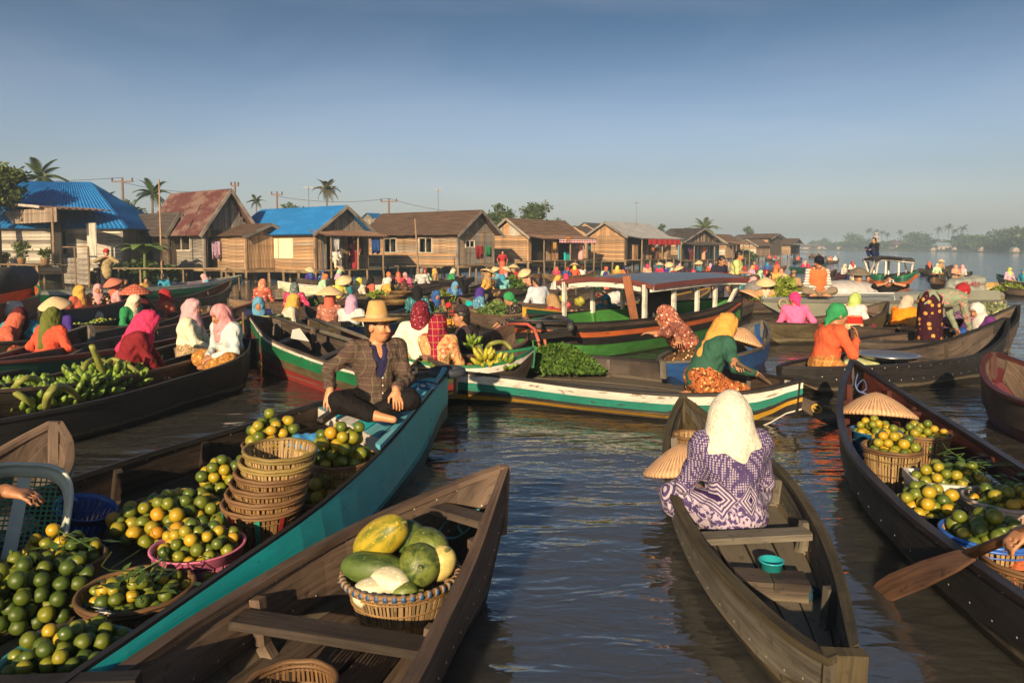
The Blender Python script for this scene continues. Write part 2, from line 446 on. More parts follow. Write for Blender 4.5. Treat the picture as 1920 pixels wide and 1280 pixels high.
BLUE = corrugated((.012, .15, .42), (.018, .19, .50)); RED = corrugated((.085, .024, .022), (.19, .13, .105), 0.15)
ZINC = corrugated((.22, .23, .25), (.30, .30, .31)); RUSTY = corrugated((.16, .09, .06), (.22, .14, .10), .3)
INSIDE_SHADE = plain((.015, .013, .012), .9, .2)  # near-black colour paints the shade of unlit interiors

_plank_mesh = None
def plank_obj(a, b, w, th, nrmv, m, parent, name='plank'):
    """board from a to b (shared unit mesh, scaled)"""
    global _plank_mesh
    if _plank_mesh is None:
        mb = MB(); mb.box((0, 0, 0), (1, 1, 1), uoff=0)
        _plank_mesh = mb.mesh('plank')
        uvl = _plank_mesh.uv_layers[0].data
        for l in uvl: l.uv = (l.uv[0]*2.5, l.uv[1]*.16)
        _plank_mesh.materials.append(None)
    a = np.asarray(a, float); b = np.asarray(b, float); d = b - a; L = np.linalg.norm(d); d /= L
    n = nrm(np.asarray(nrmv, float)); x = np.cross(n, d)
    o = bpy.data.objects.new(name, _plank_mesh); COL.objects.link(o)
    o.parent = parent
    o.matrix_basis = Matrix(((d[0]*L, x[0]*w, n[0]*th, (a[0]+b[0])/2), (d[1]*L, x[1]*w, n[1]*th, (a[1]+b[1])/2), (d[2]*L, x[2]*w, n[2]*th, (a[2]+b[2])/2), (0, 0, 0, 1)))
    o.material_slots[0].link = 'OBJECT'; o.material_slots[0].material = m
    return o

def at_px(C, D, px):
    """distance s so that C+s*D projects to pixel column px"""
    k = (px - CX)/F/cos(PITCH)
    return (k*C[1] - C[0])/(D[0] - k*D[1])
def z_at(p, py):
    d = ray(CX, py); return CAM_H + d[2]/d[1]*p[1]

def clad(parent, A, B, z0, z1, n, m, openings=(), pitch=.17, vertical=False, top=None, base='wall'):
    """board cladding of the wall from A to B with openings (s0,s1,za,zb); top(s) -> upper limit"""
    D = B - A; L = np.linalg.norm(D[:2]); D = D/L
    out = n*.02
    core = MB()   # the wall behind the boards, cut into strips around openings
    cuts = sorted({0, L} | {o[0] for o in openings} | {o[1] for o in openings})
    for s0, s1 in zip(cuts[:-1], cuts[1:]):
        op = [o for o in openings if o[0] <= s0 + 1e-6 and o[1] >= s1 - 1e-6]
        segs = [(z0, z1)]
        if op: segs = [(z0, op[0][2]), (op[0][3], z1)]
        for a, b in segs:
            if b - a > .02:
                c = A + D*(s0+s1)/2 - n*.03; core.box((c[0], c[1], (a+b)/2), (s1-s0, .04, b-a), [D, n, V(0, 0, 1)])
    core.build(base, GREYW, parent)
    if not vertical:
        z = z0
        while z < z1 - .03:
            h = min(pitch, z1 - z); zc = z + h/2; spans = [(0., L)]
            for o in openings:
                if o[2] < zc < o[3]:
                    ns = []
                    for a, b in spans:
                        if o[0] > a: ns.append((a, min(b, o[0])))
                        if o[1] < b: ns.append((max(a, o[1]), b))
                    spans = ns
            for a, b in spans:
                if b - a > .05:
                    q = random.uniform(-.006, .006); e = random.uniform(0, .03)
                    plank_obj(A + D*(a + (e if a == 0 else 0)) + out*(1+q*30) + V(0, 0, zc+q), A + D*b + out*(1+q*30) + V(0, 0, zc-q), h*.95, .022, n, m if not isinstance(m, list) else random.choice(m), parent)
            z += pitch
    else:
        s = 0.
        while s < L - .03:
            w = min(pitch, L - s); sc = s + w/2; hi = z1 if top is None else top(sc); spans = [(z0, hi)]
            for o in openings:
                if o[0] < sc < o[1]:
                    ns = []
                    for a, b in spans:
                        if o[2] > a: ns.append((a, min(b, o[2])))
                        if o[3] < b: ns.append((max(a, o[3]), b))
                    spans = ns
            for a, b in spans:
                if b - a > .06:
                    q = random.uniform(0, .006)
                    plank_obj(A + D*sc + out*(1.+q*40) + V(0, 0, a + random.uniform(0, .03)), A + D*sc + out*(1.+q*40) + V(0, 0, b), w*.95, .022, n, m if not isinstance(m, list) else random.choice(m), parent)
            s += pitch

def window(parent, A, D, n, s0, s1, za, zb, bars=1):
    w = empty('window'); w.parent = parent
    c = A + D*(s0+s1)/2 + n*.03; zc = (za+zb)/2
    f = MB()
    for s in (s0, s1): p = A + D*s + n*.035; f.box((p[0], p[1], zc), (.06, .07, zb-za+.08), [D, n, V(0, 0, 1)])
    for z in (za, zb): f.box((c[0], c[1], z), (s1-s0+.05, .066, .06), [D, n, V(0, 0, 1)])
    f.build('frame', PALEW, w)
    if bars:
        for k in range(bars):
            p = A + D*(s0 + (s1-s0)*(k+1)/(bars+1)) + n*.03; g = MB(); g.box((p[0], p[1], zc), (.05, .05, zb-za), [D, n, V(0, 0, 1)]); g.build('mullion', PALEW, w)
    b = MB(); p = c - n*.6; b.box((p[0], p[1], zc), (s1-s0+.5, .03, zb-za+.4), [D, n, V(0, 0, 1)]); b.build('room_shade_panel', INSIDE_SHADE, w)  # dark board painting the unlit room behind the opening

def roof_slab(parent, E0, E1, R1, R0, m, corr=0., th=.03, name='roof', rows=0, dent=0.):
    """one roof slope: eave E0-E1, ridge R0-R1; corrugated or in courses"""
    E0, E1, R0, R1 = (np.asarray(x, float) for x in (E0, E1, R0, R1))
    mb = MB(); L = np.linalg.norm(E1-E0); S = np.linalg.norm(R0-E0); n = nrm(np.cross(E1-E0, R0-E0))
    if n[2] < 0: n = -n
    if corr:
        N = int(min(220, L/corr*4)); M_ = 6; vs = []; fs = []; uv = []
        for j in range(M_+1):
            for i in range(N+1):
                t = i/N; q = j/M_
                p = (E0*(1-t)+E1*t)*(1-q) + (R0*(1-t)+R1*t)*q
                vs.append(p + n*(.03*sin(2*pi*t*L/corr) + .02 + (.012 if j % 2 else 0) + dent*sin(t*9+q*5)))
        for j in range(M_):
            for i in range(N):
                a = j*(N+1)+i; fs.append((a, a+1, a+N+2, a+N+1)); uv.append([(i/N*L, j/M_*S), ((i+1)/N*L, j/M_*S), ((i+1)/N*L, (j+1)/M_*S), (i/N*L, (j+1)/M_*S)])
        mb.add(vs, fs, uv); mb.ribbon([E0-n*.02, E1-n*.02], [R0-n*.02, R1-n*.02], n*.015)
    else:
        rows = rows or max(6, int(S/.22)); N = max(8, int(L/.35))
        for j in range(rows):
            q0, q1 = j/rows, min(1, (j+1.25)/rows)
            a = []; b = []
            for i in range(N+1):
                t = i/N; jj = random.uniform(-.035, .035)/S
                a.append((E0*(1-t)+E1*t)*(1-q0-jj) + (R0*(1-t)+R1*t)*(q0+jj) + n*(.045 + random.uniform(0, .02)))
                b.append((E0*(1-t)+E1*t)*(1-q1) + (R0*(1-t)+R1*t)*q1 + n*.018)
            mb.ribbon(a, b, -n*.018)
    return mb.build(name, m, parent)

def piles(parent, A, B, zt, step=1.3, r=.07, lean=.1):
    D = B - A; L = np.linalg.norm(D[:2]); D = D/L; k = int(L/step)+1
    for i in range(k+1):
        p = A + D*(L*i/k); mb = MB()
        mb.tube([(p[0]+random.uniform(-lean, lean), p[1], -.7), (p[0], p[1], zt)], [r*1.1, r*.9], 7)
        mb.build('pile', POST, parent)

def house(name, label, xc, yw, xl, xr, yf, ye, ya, axis, m_lit, m_riv, roofm, corr=0., over=.45, lit_open=(), riv_open=(), riv_vert=True, lit_vert=False, porch=None, pitch=.17, gable_m=None, win_riv=(), win_lit=(), door_riv=(), hip=False, lfix=None):
    C = P(xc, yw, 0); w = at_px(C, -W, xl); l = lfix or at_px(C, U, xr)
    zf, ze = z_at(C, yf), z_at(C, ye)
    root = empty(name, (0, 0, 0)); tag(root, label, 'house', 'wooden houses on stilts along the river')
    Lft, Far = C - W*w, C + U*l; Bk = C - W*w + U*l
    gable_m = gable_m or m_lit
    # apex
    if axis == 'v': Am = C + U*l/2; zr = z_at(Am, ya)
    else: Am = C - W*w/2; zr = z_at(Am, ya)
    zr = max(zr, ze + .5)
    lo = [(s0*w, s1*w, zf+(ze-zf)*a, zf+(ze-zf)*b) for s0, s1, a, b in list(lit_open) + list(win_lit)]
    ro = [(s0*l, s1*l, zf+(ze-zf)*a, zf+(ze-zf)*b) for s0, s1, a, b in list(riv_open) + list(win_riv)]
    clad(root, C, Lft, zf, ze, -U, m_lit, lo, pitch, lit_vert)
    clad(root, C, Far, zf, ze, W, m_riv, ro, pitch, riv_vert)
    mb = MB(); mb.box((Bk[0]-W[0]*0+U[0]*-.02, Bk[1]+U[1]*-.02, (zf+ze)/2), (.05, .05, ze-zf)); mb.build('corner_post', POST, root)
    bk = MB(); bk.ribbon([Lft + V(0, 0, zf), Bk + V(0, 0, zf), Far + V(0, 0, zf)], [Lft + V(0, 0, ze), Bk + V(0, 0, ze), Far + V(0, 0, ze)], U*.04); bk.build('back_wall', GREYW, root)
    fl = MB(); fl.ribbon([C + V(0, 0, zf), Lft + V(0, 0, zf)], [Far + V(0, 0, zf), Bk + V(0, 0, zf)], V(0, 0, -.12)); fl.build('floor', POST, root)
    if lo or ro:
        ins = MB(); ins.box(tuple((C + Bk)[:2]/2) + (zf + .03,), (.5, .5, .02)); ins.build('floor_shade_patch', INSIDE_SHADE, root)
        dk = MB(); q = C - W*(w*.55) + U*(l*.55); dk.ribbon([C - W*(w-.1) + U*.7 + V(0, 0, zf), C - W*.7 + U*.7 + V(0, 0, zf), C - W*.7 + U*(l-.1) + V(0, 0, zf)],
                    [C - W*(w-.1) + U*.7 + V(0, 0, ze), C - W*.7 + U*.7 + V(0, 0, ze), C - W*.7 + U*(l-.1) + V(0, 0, ze)], V(-.02, .02, 0)); dk.build('inner_shade_wall', INSIDE_SHADE, root)  # near-black lining, shade painted in behind the openings
    for (s0, s1, za, zb) in lo[len(lit_open):]: window(root, C, -W, -U, s0, s1, za, zb, 1)
    for (s0, s1, za, zb) in ro[len(riv_open):]: window(root, C, U, W, s0, s1, za, zb, 1)
    for p, n in ((C, None), (Lft, None), (Far, None)):
        mb = MB(); mb.box((p[0]+.02*W[0]-.02*U[0], p[1]+.02*W[1]-.02*U[1], (zf+ze)/2), (.11, .11, ze-zf), [W, U, V(0, 0, 1)]); mb.build('corner_post', m_riv if not isinstance(m_riv, list) else m_riv[0], root)
    # roof
    zo = ze - over*.4*(zr-ze)/((l if axis == 'v' else w)/2); zo = max(zo, ze - .35)
    if axis == 'v':
        a0, a1 = over*.8, over
        def pt(su, z, sv): return C + U*su - W*sv + V(0, 0, z)
        e_n0, e_n1 = pt(-over, zo, -a1), pt(-over, zo, w + a0); e_f0, e_f1 = pt(l+over, zo, -a1), pt(l+over, zo, w + a0)
        hp = l/2 if hip else 0
        r0, r1 = pt(l/2, zr, -a1 + hp), pt(l/2, zr, w + a0 - hp)
        roof_slab(root, e_n0, e_n1, r1, r0, roofm, corr); roof_slab(root, e_f0, e_f1, r1, r0, roofm, corr)
        if hip: roof_slab(root, e_n0, e_f0, r0, r0 + U*.01, roofm, corr); roof_slab(root, e_n1, e_f1, r1, r1 + U*.01, roofm, corr)
        if not hip:
            top = lambda s: ze + (zr-ze)*(1-abs(s-l/2)/(l/2)) - .05
            clad(root, C, Far, ze, ze + .02, W, gable_m, (), pitch, True, top, 'gable')
            tri = MB(); tri.add([C + V(0, 0, ze), Far + V(0, 0, ze), C + U*l/2 + V(0, 0, zr-.04)], [(0, 1, 2)]); tri.build('gable', GREYW, root)
            for a, b in ((e_n0, r0), (e_f0, r0)):
                mb = MB(); mb.beam(a - V(0, 0, .06), b - V(0, 0, .06), .05, .16); mb.build('bargeboard', GREYW, root)
    else:
        def pt(su, z, sv): return C + U*su - W*sv + V(0, 0, z)
        e_r0, e_r1 = pt(-over, zo, -over), pt(l+over, zo, -over); e_b0, e_b1 = pt(-over, zo, w+over), pt(l+over, zo, w+over)
        r0, r1 = pt(-over, zr, w/2), pt(l+over, zr, w/2)
        roof_slab(root, e_r0, e_r1, r1, r0, roofm, corr); roof_slab(root, e_b0, e_b1, r1, r0, roofm, corr)
        top = lambda s: ze + (zr-ze)*(1-abs(s-w/2)/(w/2)) - .05
        clad(root, C, Lft, ze, ze + .02, -U, gable_m, (), pitch, True, top, 'gable')
        tri = MB(); tri.add([C + V(0, 0, ze), Lft + V(0, 0, ze), C - W*w/2 + V(0, 0, zr-.04)], [(0, 1, 2)]); tri.build('gable', GREYW, root)
        for a, b in ((e_r0, r0), (e_b0, r0)):
            mb = MB(); mb.beam(a - V(0, 0, .06), b - V(0, 0, .06), .05, .16); mb.build('bargeboard', GREYW, root)
    piles(root, C, Lft, zf); piles(root, C, Far, zf); piles(root, C + U*l*.5, Lft + U*l*.5, zf)
    mb = MB(); mb.beam(C - U*.05 + V(0, 0, zf-.09), Lft - U*.05 + V(0, 0, zf-.09), .08, .16); mb.build('sill_beam', POST, root)
    mb = MB(); mb.beam(C + W*.05 + V(0, 0, zf-.09), Far + W*.05 + V(0, 0, zf-.09), .08, .16); mb.build('sill_beam', POST, root)
    info = dict(root=root, C=C, w=w, l=l, zf=zf, ze=ze, zr=zr)
    if porch:
        dep, zt = porch
        Q, R_ = C + W*dep, Far + W*dep
        mb = MB(); n = 7
        for i in range(n):
            a = C + W*(dep*(i+.5)/n); plank_obj(a + V(0, 0, zf-.02), a + U*l + V(0, 0, zf-.02), dep/n*.93, .04, (0, 0, 1), POST, root, 'deck_board')
        piles(root, Q, R_, zf-.04, 1.6, .06)
        roof_slab(root, Q + W*.15 - U*.3 + V(0, 0, ze-.22), R_ + W*.15 + U*.3 + V(0, 0, ze-.22), Far + U*.3 + V(0, 0, ze+.05), C - U*.3 + V(0, 0, ze+.05), zt, .2, name='porch_roof')
        for s in (0, .5, 1):
            a = Q + U*(l*s); mb = MB(); mb.tube([a + V(0, 0, zf), a + V(0, 0, ze-.2)], .05, 7); mb.build('porch_post', POST, root)
    return info

U0, W0 = U, W; U, W = V(-.12, .9928, 0), V(.9928, .12, 0)
B = house('wooden_house', 'pale weathered house under a bright blue tiled hip roof', 232, 529, -170, 262, 507, 424, 343, 'v', [PALEW, GREYW, PALEW], GREYW, BLUE, .22, .4, hip=True, lfix=6.2, win_lit=[(.26, .31, .35, .9)])
U, W = U0, W0
Cc = house('wooden_house', 'low dark house with charcoal shingle roof behind a banana plant', 318, 527, 236, 352, 503, 434, 398, 'v', [DARKW], DARKW, SH_DARK, 0, .35, lit_open=[(.15, .55, .0, .85)])
D_ = house('wooden_house', 'grey house under a rusted red metal roof', 385, 529, 292, 470, 502, 430, 355, 'v', [GREYW], [GREYW, DARKW], RED, .25, .5, win_lit=[(.25, .6, .45, .85)], riv_open=[(.08, .4, .0, .8)], gable_m=[GREYW, DARKW])
E_ = house('house_annex', 'small plank annex with brown shingle roof against the blue roofed house', 462, 530, 396, 492, 505, 441, 419, 'v', PLANK[:2], PLANK[0], SH_BROWN, 0, .35, lfix=2.6)
F_ = house('wooden_house', 'golden plank house with blue metal roof and white window shutters', 592, 531, 450, 690, 506, 434, 386, 'v', PLANK, [PLANK[1], GREYW, PLANK[2]], BLUE, .22, .45, riv_open=[(.22, .42, .0, .92), (.58, .70, .0, .92)], win_riv=[(.72, .92, .35, .9)], porch=(1.2, RUSTY), gable_m=[GREYW, PLANK[2]])
G_ = house('wooden_house', 'long plank house with wide brown shingle roof and two dark windows', 858, 521, 692, 925, 497, 436, 394, 'v', PLANK, [GREYW, PLANK[1]], SH_BROWN, 0, .5, win_lit=[(.26, .40, .38, .85), (.66, .80, .38, .85)], win_riv=[(.2, .45, .55, .75)], gable_m=[GREYW, PLANK[1]])
H_ = house('wooden_house', 'orange plank shop house with open front and striped valance', 990, 513, 922, 1085, 489, 442, 409, 'u', [PLANK[3], PLANK[0]], [PLANK[3], PLANK[1]], SH_TAN, 0, .4, riv_open=[(.06, .34, .0, .9), (.5, .8, .0, .9)], porch=(1.3, RUSTY), gable_m=[PLANK[3], PALEW])
I_ = house('wooden_house', 'plank house with grey zinc roof and red cloth awning', 1172, 507, 1104, 1246, 487, 442, 416, 'u', [PLANK[3], PLANK[0]], [DARKW, PLANK[1]], ZINC, .3, .4, riv_open=[(.05, .4, .0, .9)], porch=(1.4, ZINC), gable_m=[PLANK[3]])
J1 = house('wooden_house', 'dark roofed house with pale blue wall beyond the zinc roof', 1272, 500, 1222, 1345, 488, 455, 428, 'v', [PLANK[1], DARKW], [paint((.16, .36, .42), (.2, .15, .1), .3), DARKW], SH_DARK, 0, .5, riv_open=[(.1, .3, 0, .9)], porch=(1.5, SH_DARK), pitch=.25)
J2 = house('wooden_house', 'tan house with sunlit plank gable beside the river bend', 1360, 494, 1318, 1384, 483, 454, 439, 'u', [PLANK[3], PALEW], [PLANK[1]], SH_TAN, 0, .4, pitch=.3, porch=(1.2, SH_TAN))
J4 = house('wooden_house', 'tall two storey plank house with dark roof', 1440, 488, 1392, 1462, 478, 446.5, 438, 'v', [PLANK[3], PLANK[0]], [DARKW], SH_BROWN, 0, .6, pitch=.3, win_lit=[(.2, .35, .6, .85), (.6, .75, .6, .85)])
J3 = house('wooden_house', 'pale planked house with low gable in front of the two storey house', 1418, 490, 1382, 1440, 480, 460, 448.5, 'u', [PALEW, PLANK[3]], [PLANK[1]], SH_TAN, 0, .4, pitch=.3)
J5 = house('wooden_house', 'last open sided house at the end of the row with brown roof', 1480, 484, 1452, 1496, 476, 458, 447, 'v', [PLANK[1]], [PLANK[3]], SH_BROWN, 0, .7, riv_open=[(.1, .8, 0, .9)], porch=(3, ZINC), pitch=.35)

# pale shutters of the blue roofed house
def on_lit(H, s, za): p = H['C'] - W*(H['w']*s) - U*.06; return V(p[0], p[1], H['zf'] + (H['ze']-H['zf'])*za)
sh = empty('window'); sh.parent = F_['root']
for k in (0, 1):
    mb = MB(); p = on_lit(F_, .345 + .19*k, .56); mb.box(p, (F_['w']*.175, .04, (F_['ze']-F_['zf'])*.54), [-W, U, V(0, 0, 1)]); mb.build('shutter', plain((.72, .62, .42), .6, .1), sh)
# valance and awning
def cloth_strip(name, parent, A, B, z0, z1, m, waves=14, depth=.05):
    mb = MB(); n = 60; D = B - A; a = []; b = []
    for i in range(n+1):
        t = i/n; q = A + D*t + W*depth*sin(t*waves*2*pi)*.5
        a.append(V(q[0], q[1], z1)); b.append(V(q[0], q[1], z0 + .05*sin(t*waves*pi)**2))
    mb.ribbon(a, b, W*.006); return mb.build(name, m, parent)
vp = H_['C'] + W*1.45
cloth_strip('valance', H_['root'], vp + U*(H_['l']*.25), vp + U*H_['l'], H_['ze']-.48, H_['ze']-.22, cloth((.45, .06, .09), 'stripe', (.7, .6, .6), (.1, .1, .1), .5))
vp = I_['C'] + W*1.6
cloth_strip('awning_cloth', I_['root'], vp + U*(I_['l']*.1), vp + U*(I_['l']*.9), I_['ze']-.7, I_['ze']-.25, cloth((.40, .03, .03)), 6)

# small houses and roofs behind the row
def back_house(label, px, py_top, wpx, d, roofm, wallm, k=.5):
    c = PD(px, py_top, d); wd = wpx*d/F; root = empty('back_house'); tag(root, label, 'house', 'houses behind the front row')
    zr = c[2]; ze = zr - wd*.28; l = wd*.8
    C = V(c[0], c[1], 0)
    for sgn in (-1, 1):
        roof_slab(root, C + W*sgn*wd/2 - U*l/2 + V(0, 0, ze), C + W*sgn*wd/2 + U*l/2 + V(0, 0, ze), C + U*l/2 + V(0, 0, zr), C - U*l/2 + V(0, 0, zr), roofm)
    mb = MB(); mb.box((C[0], C[1], ze/2+.2), (wd*.9, l*.9, ze-.4), [W, U, V(0, 0, 1)]); mb.build('wall', wallm, root)
    tri = MB(); a = C - U*l*.44; tri.add([a - W*wd*.46 + V(0, 0, ze-.1), a + W*wd*.46 + V(0, 0, ze-.1), a + V(0, 0, zr-.06)], [(0, 1, 2)]); tri.build('gable', wallm, root)
back_house('brown roof peeping up between the orange shop and zinc roof house', 1088, 424, 60, 95, SH_BROWN, PLANK[3])
back_house('dark roof behind the zinc roofed house', 1110, 418, 70, 120, SH_DARK, PLANK[0])
back_house('blue roof edge behind the long brown roofed house', 700, 400, 40, 62, BLUE, GREYW)
back_house('dark hipped roof with pale ridge beyond the blue walled house', 1300, 428, 90, 110, SH_DARK, DARKW)
back_house('distant dark roof between the river bend houses', 1392, 440, 50, 170, SH_DARK, DARKW)

# stall with flat fascia on the left edge
def stall():
    root = empty('riverside_stall'); tag(root, 'open fronted riverside stall with plank fascia and dark inside', 'stall')
    C = P(112, 536, 0); w = at_px(C, -W, -120); zf = z_at(C, 497); zt0, zt1 = z_at(C, 416), z_at(C, 389)
    A = C - W*w
    n = int(w/.2)
    for i in range(n):
        s = (i+.5)*w/n; plank_obj(C - W*s + V(0, 0, zt0), C - W*s + V(0, 0, zt1), w/n*.95, .03, -U, PLANK[2], root, 'fascia_board')
    roof_slab(root, C - U*.2 - W*1.2 + V(0, 0, zt1), C + U*3 - W*1.2 + V(0, 0, zt1), A + U*3 + V(0, 0, zt1+1.1), A - U*.2 + V(0, 0, zt1+1.1), RUSTY, .3)
    mb = MB(); mb.beam(C - U*.25 - W*1.2 + V(0, 0, zt1+.06), A - U*.25 + V(0, 0, zt1+1.16), .04, .12); mb.build('bargeboard', PALEW, root)
    for i in range(9):
        a = C - U*(.9 - i*.2) ; plank_obj(a + V(0, 0, zf), a - W*w + V(0, 0, zf), .18, .05, (0, 0, 1), POST, root, 'deck_board')
    for s in (.02, .35, .6, .9):
        a = C - W*(w*s) - U*.05; mb = MB(); mb.tube([a + V(0, 0, zf), a + V(0, 0, zt1)], .06, 7); mb.build('post', POST, root)
    piles(root, C - U*.9, A - U*.9, zf, 1.1)
    mb = MB(); mb.beam(C - U*.95 - W*.2 + V(0, 0, .1), C - U*.95 - W*1.4 + V(0, 0, zf-.2), .07, .07); mb.build('brace', POST, root)
    bk = MB(); bk.ribbon([C - W*2.6 + U*1.2 + V(0, 0, zf), A + U*1.2 + V(0, 0, zf)], [C - W*2.6 + U*1.2 + V(0, 0, zt1-.02), A + U*1.2 + V(0, 0, zt1-.02)], U*.04); bk.build('back_wall', INSIDE_SHADE, root)  # black sheet stands in for the stall's shaded interior
    mb = MB(); mb.box(C - W*.5 + U*1.7 + V(0, 0, (zf+zt0)/2), (.9, .05, zt0-zf), [W, U, V(0, 0, 1)]); mb.build('side_panel', PALEW, root)
    return C, w, zf
ST = stall()
# gate like plank panel in front of the blue hip roofed house
def landing():
    root = empty('landing_gate'); tag(root, 'grey plank landing gate with rail beside the standing man', 'gate')
    C = P(170, 538, 0); zt = z_at(C, 463); w = at_px(C, -W, 122)
    for i in range(9):
        z = .2 + i*.24
        if z < z_at(C, 482): plank_obj(C + V(0, 0, z), C - W*w + V(0, 0, z), .22, .03, -U, GREYW, root)
    for s in (0, .5, 1): mb = MB(); a = C - W*w*s - U*.04; mb.tube([a + V(0, 0, -.6), a + V(0, 0, zt)], .045, 6); mb.build('post', POST, root)
    mb = MB(); mb.beam(C - U*.04 + V(0, 0, zt), C - W*w - U*.04 + V(0, 0, zt), .05, .06); mb.build('rail', POST, root)
landing()
# low walkway along the bank
def walkway(label, xa, ya, xb, yb, ydeck):
    root = empty('walkway'); tag(root, label, 'walkway'); A, B_ = P(xa, ya, 0), P(xb, yb, 0); z = z_at(A, ydeck)
    for k in range(3): plank_obj(A + W*(.2*k) + V(0, 0, z), B_ + W*(.2*k) + V(0, 0, z), .19, .05, (0, 0, 1), POST, root, 'deck_board')
    piles(root, A + W*.3, B_ + W*.3, z, 1.2, .05)
walkway('low plank walkway on posts below the dark house', 178, 533, 418, 533, 503)
walkway('plank walkway below the long brown roofed house', 740, 523, 905, 519, 499)
# ------------------------------------------------------------------ trees, palms, poles
BARK = plain((.12, .09, .065), .9, .4, 10, .6)
LEAF_A, LEAF_B, LEAF_C = leafm((.035, .062, .016)), leafm((.05, .085, .02)), leafm((.085, .12, .028))
def leaf_cloud(mb, centres, n, size, flat=.6, hang=0.):
    """n leaf faces spread over the outer part of the given clumps (c, r)"""
    tot = sum(r**2 for _, r in centres); vs = []; fs = []
    for c, r in centres:
        k = max(6, int(n*r*r/tot))
        d = rng.normal(size=(k, 3)); d /= np.linalg.norm(d, axis=1)[:, None]
        rad = r*(rng.random(k)**.45)*(1 + .25*np.sin(5*d[:, 0] + 7*d[:, 1]+4*d[:, 2])); p = np.asarray(c) + d*rad[:, None]*np.array([1, 1, .8])
        a = rng.normal(size=(k, 3)); a[:, 2] = a[:, 2]*flat - hang; a /= np.linalg.norm(a, axis=1)[:, None]
        b = np.cross(a, rng.normal(size=(k, 3))); b /= np.linalg.norm(b, axis=1)[:, None] + 1e-9
        sz = size*(.6 + .8*rng.random(k))[:, None]
        q = np.stack([p, p + a*sz*.5 + b*sz*.28, p + a*sz, p + a*sz*.5 - b*sz*.28], 1)
        base = len(vs)*4; vs.append(q.reshape(-1, 3))
        o = sum(len(x) for x in vs[:-1]); fs += [(o+4*i, o+4*i+1, o+4*i+2, o+4*i+3) for i in range(k)]
    mb.add(np.concatenate(vs), fs)
def tree(label, px, pyt, d, wpx, z0=.4, n=2200, m=LEAF_B, size=None, name='tree', group=None, clumps=12, tall=1.):
    top = PD(px, pyt, d); R = wpx*d/F/2; h = top[2]; root = empty(name, (top[0], d, z0)); tag(root, label, 'tree', group)
    hh = h - z0; mb = MB(); cz = max(hh - R*tall, hh*.45)
    mb.tube([(0, 0, -.3), (R*.05, 0, cz*.5), (-.04*R, .03*R, cz), (0, 0, hh-R*.3)], [.09*R+.05, .07*R+.04, .05*R+.03, .02*R], 8)
    cs = []
    for i in range(clumps):
        a = 2.4*i; rr = R*.62*sqrt((i+.5)/clumps); z = cz + (hh - cz - R*.3)*random.uniform(-.55, .98)*(1 - .35*(rr/R))
        cs.append(((rr*cos(a), rr*sin(a), z), R*random.uniform(.26, .46)))
        if i % 2 == 0: mb.tube([(0, 0, cz*.75), (rr*cos(a)*.5, rr*sin(a)*.5, (cz*.8+z)/2), (rr*cos(a), rr*sin(a), z)], [.035*R+.02, .025*R, .01*R], 6)
    cs.append(((0, 0, hh - R*.35), R*.35))
    mb.build('trunk', BARK, root, True)
    c = MB(); leaf_cloud(c, cs, n, size or R*.16); c.build('crown', m, root)
    return root
FROND = None
def frond_mesh(L=1.0, droop=.5, leaflets=26):
    mb = MB(); pts = []
    for i in range(9):
        t = i/8; pts.append((L*t*(1 - .12*t*droop), 0, L*(.55*t - (.55+droop*.6)*t*t)))
    mb.tube(pts, [.014*L*(1-t/9) for t in range(9)], 4); P_ = np.array(pts)
    for k in range(leaflets):
        t = .12 + .86*k/leaflets; i = min(7, int(t*8)); q = P_[i] + (P_[i+1]-P_[i])*(t*8-i)
        ll = L*.30*sin(pi*(t*.8+.15))
        for s in (-1, 1):
            e = q + np.array([ll*.55, s*ll*.75, -ll*(.35+.35*droop)]); w = .022*L
            mb.add([q, q + np.array([w, s*w, .005]), e, q + np.array([-w, s*w, 0])], [(0, 1, 2, 3)])
    return mb.mesh('frond')
FRONDS = [frond_mesh(1, .35), frond_mesh(1, .7), frond_mesh(1, 1.1)]
def palm(label, px, pyt, d, wpx, z0=.4, nf=17, m=LEAF_C, name='palm_tree', group=None):
    top = PD(px, pyt, d); R = wpx*d/F/2*1.05; root = empty(name, (top[0], d, z0)); tag(root, label, 'palm', group)
    hh = top[2] - z0 - R*.35; mb = MB(); b = random.uniform(-.4, .4)
    mb.tube([(b*(1-t)**2, 0, -.3 + (hh+.3)*t) for t in np.linspace(0, 1, 8)], np.linspace(.16, .10, 8)*min(1, R/2.), 8); mb.build('trunk', BARK, root, True)
    for k in range(nf):
        o = link('frond', FRONDS[0 if k < nf*.3 else (1 if k < nf*.7 else 2)], root)
        o.location = (0, 0, hh); el = (.9 if k < nf*.3 else .35 if k < nf*.7 else -.15)
        o.rotation_euler = (random.uniform(-.2, .2), -el + random.uniform(-.2, .2), 2.4*k + random.uniform(-.3, .3)); s = R*random.uniform(.85, 1.1); o.scale = (s, s, s)
        if not o.data.materials: o.data.materials.append(None)
        o.material_slots[0].link = 'OBJECT'; o.material_slots[0].material = m
    return root
palm('leaning coconut palm behind the blue hip roof', 75, 318, 58, 92, nf=14, m=LEAF_B)
palm('bushy palm beside the tall flagpole', 285, 352, 60, 70, nf=14, m=LEAF_B)
palm('dark palm left of the power pole', 195, 368, 66, 60, nf=13, m=LEAF_A)
palm('grey palm with drooping fronds behind the blue metal roof', 612, 346, 75, 52, nf=20, m=leafm((.10, .105, .06)))
palm('small palm behind the red rusted roof', 480, 372, 70, 36, nf=12, m=LEAF_B)
palm('low wide palm behind the river bend houses', 1322, 420, 125, 56, nf=15)
tree('leafy green tree overhanging the stall roof', -14, 298, 36, 120, n=5200, m=LEAF_C, size=.26, clumps=18)
tree('rounded dark tree behind the power pole', 232, 372, 70, 90, m=LEAF_A, n=2000)
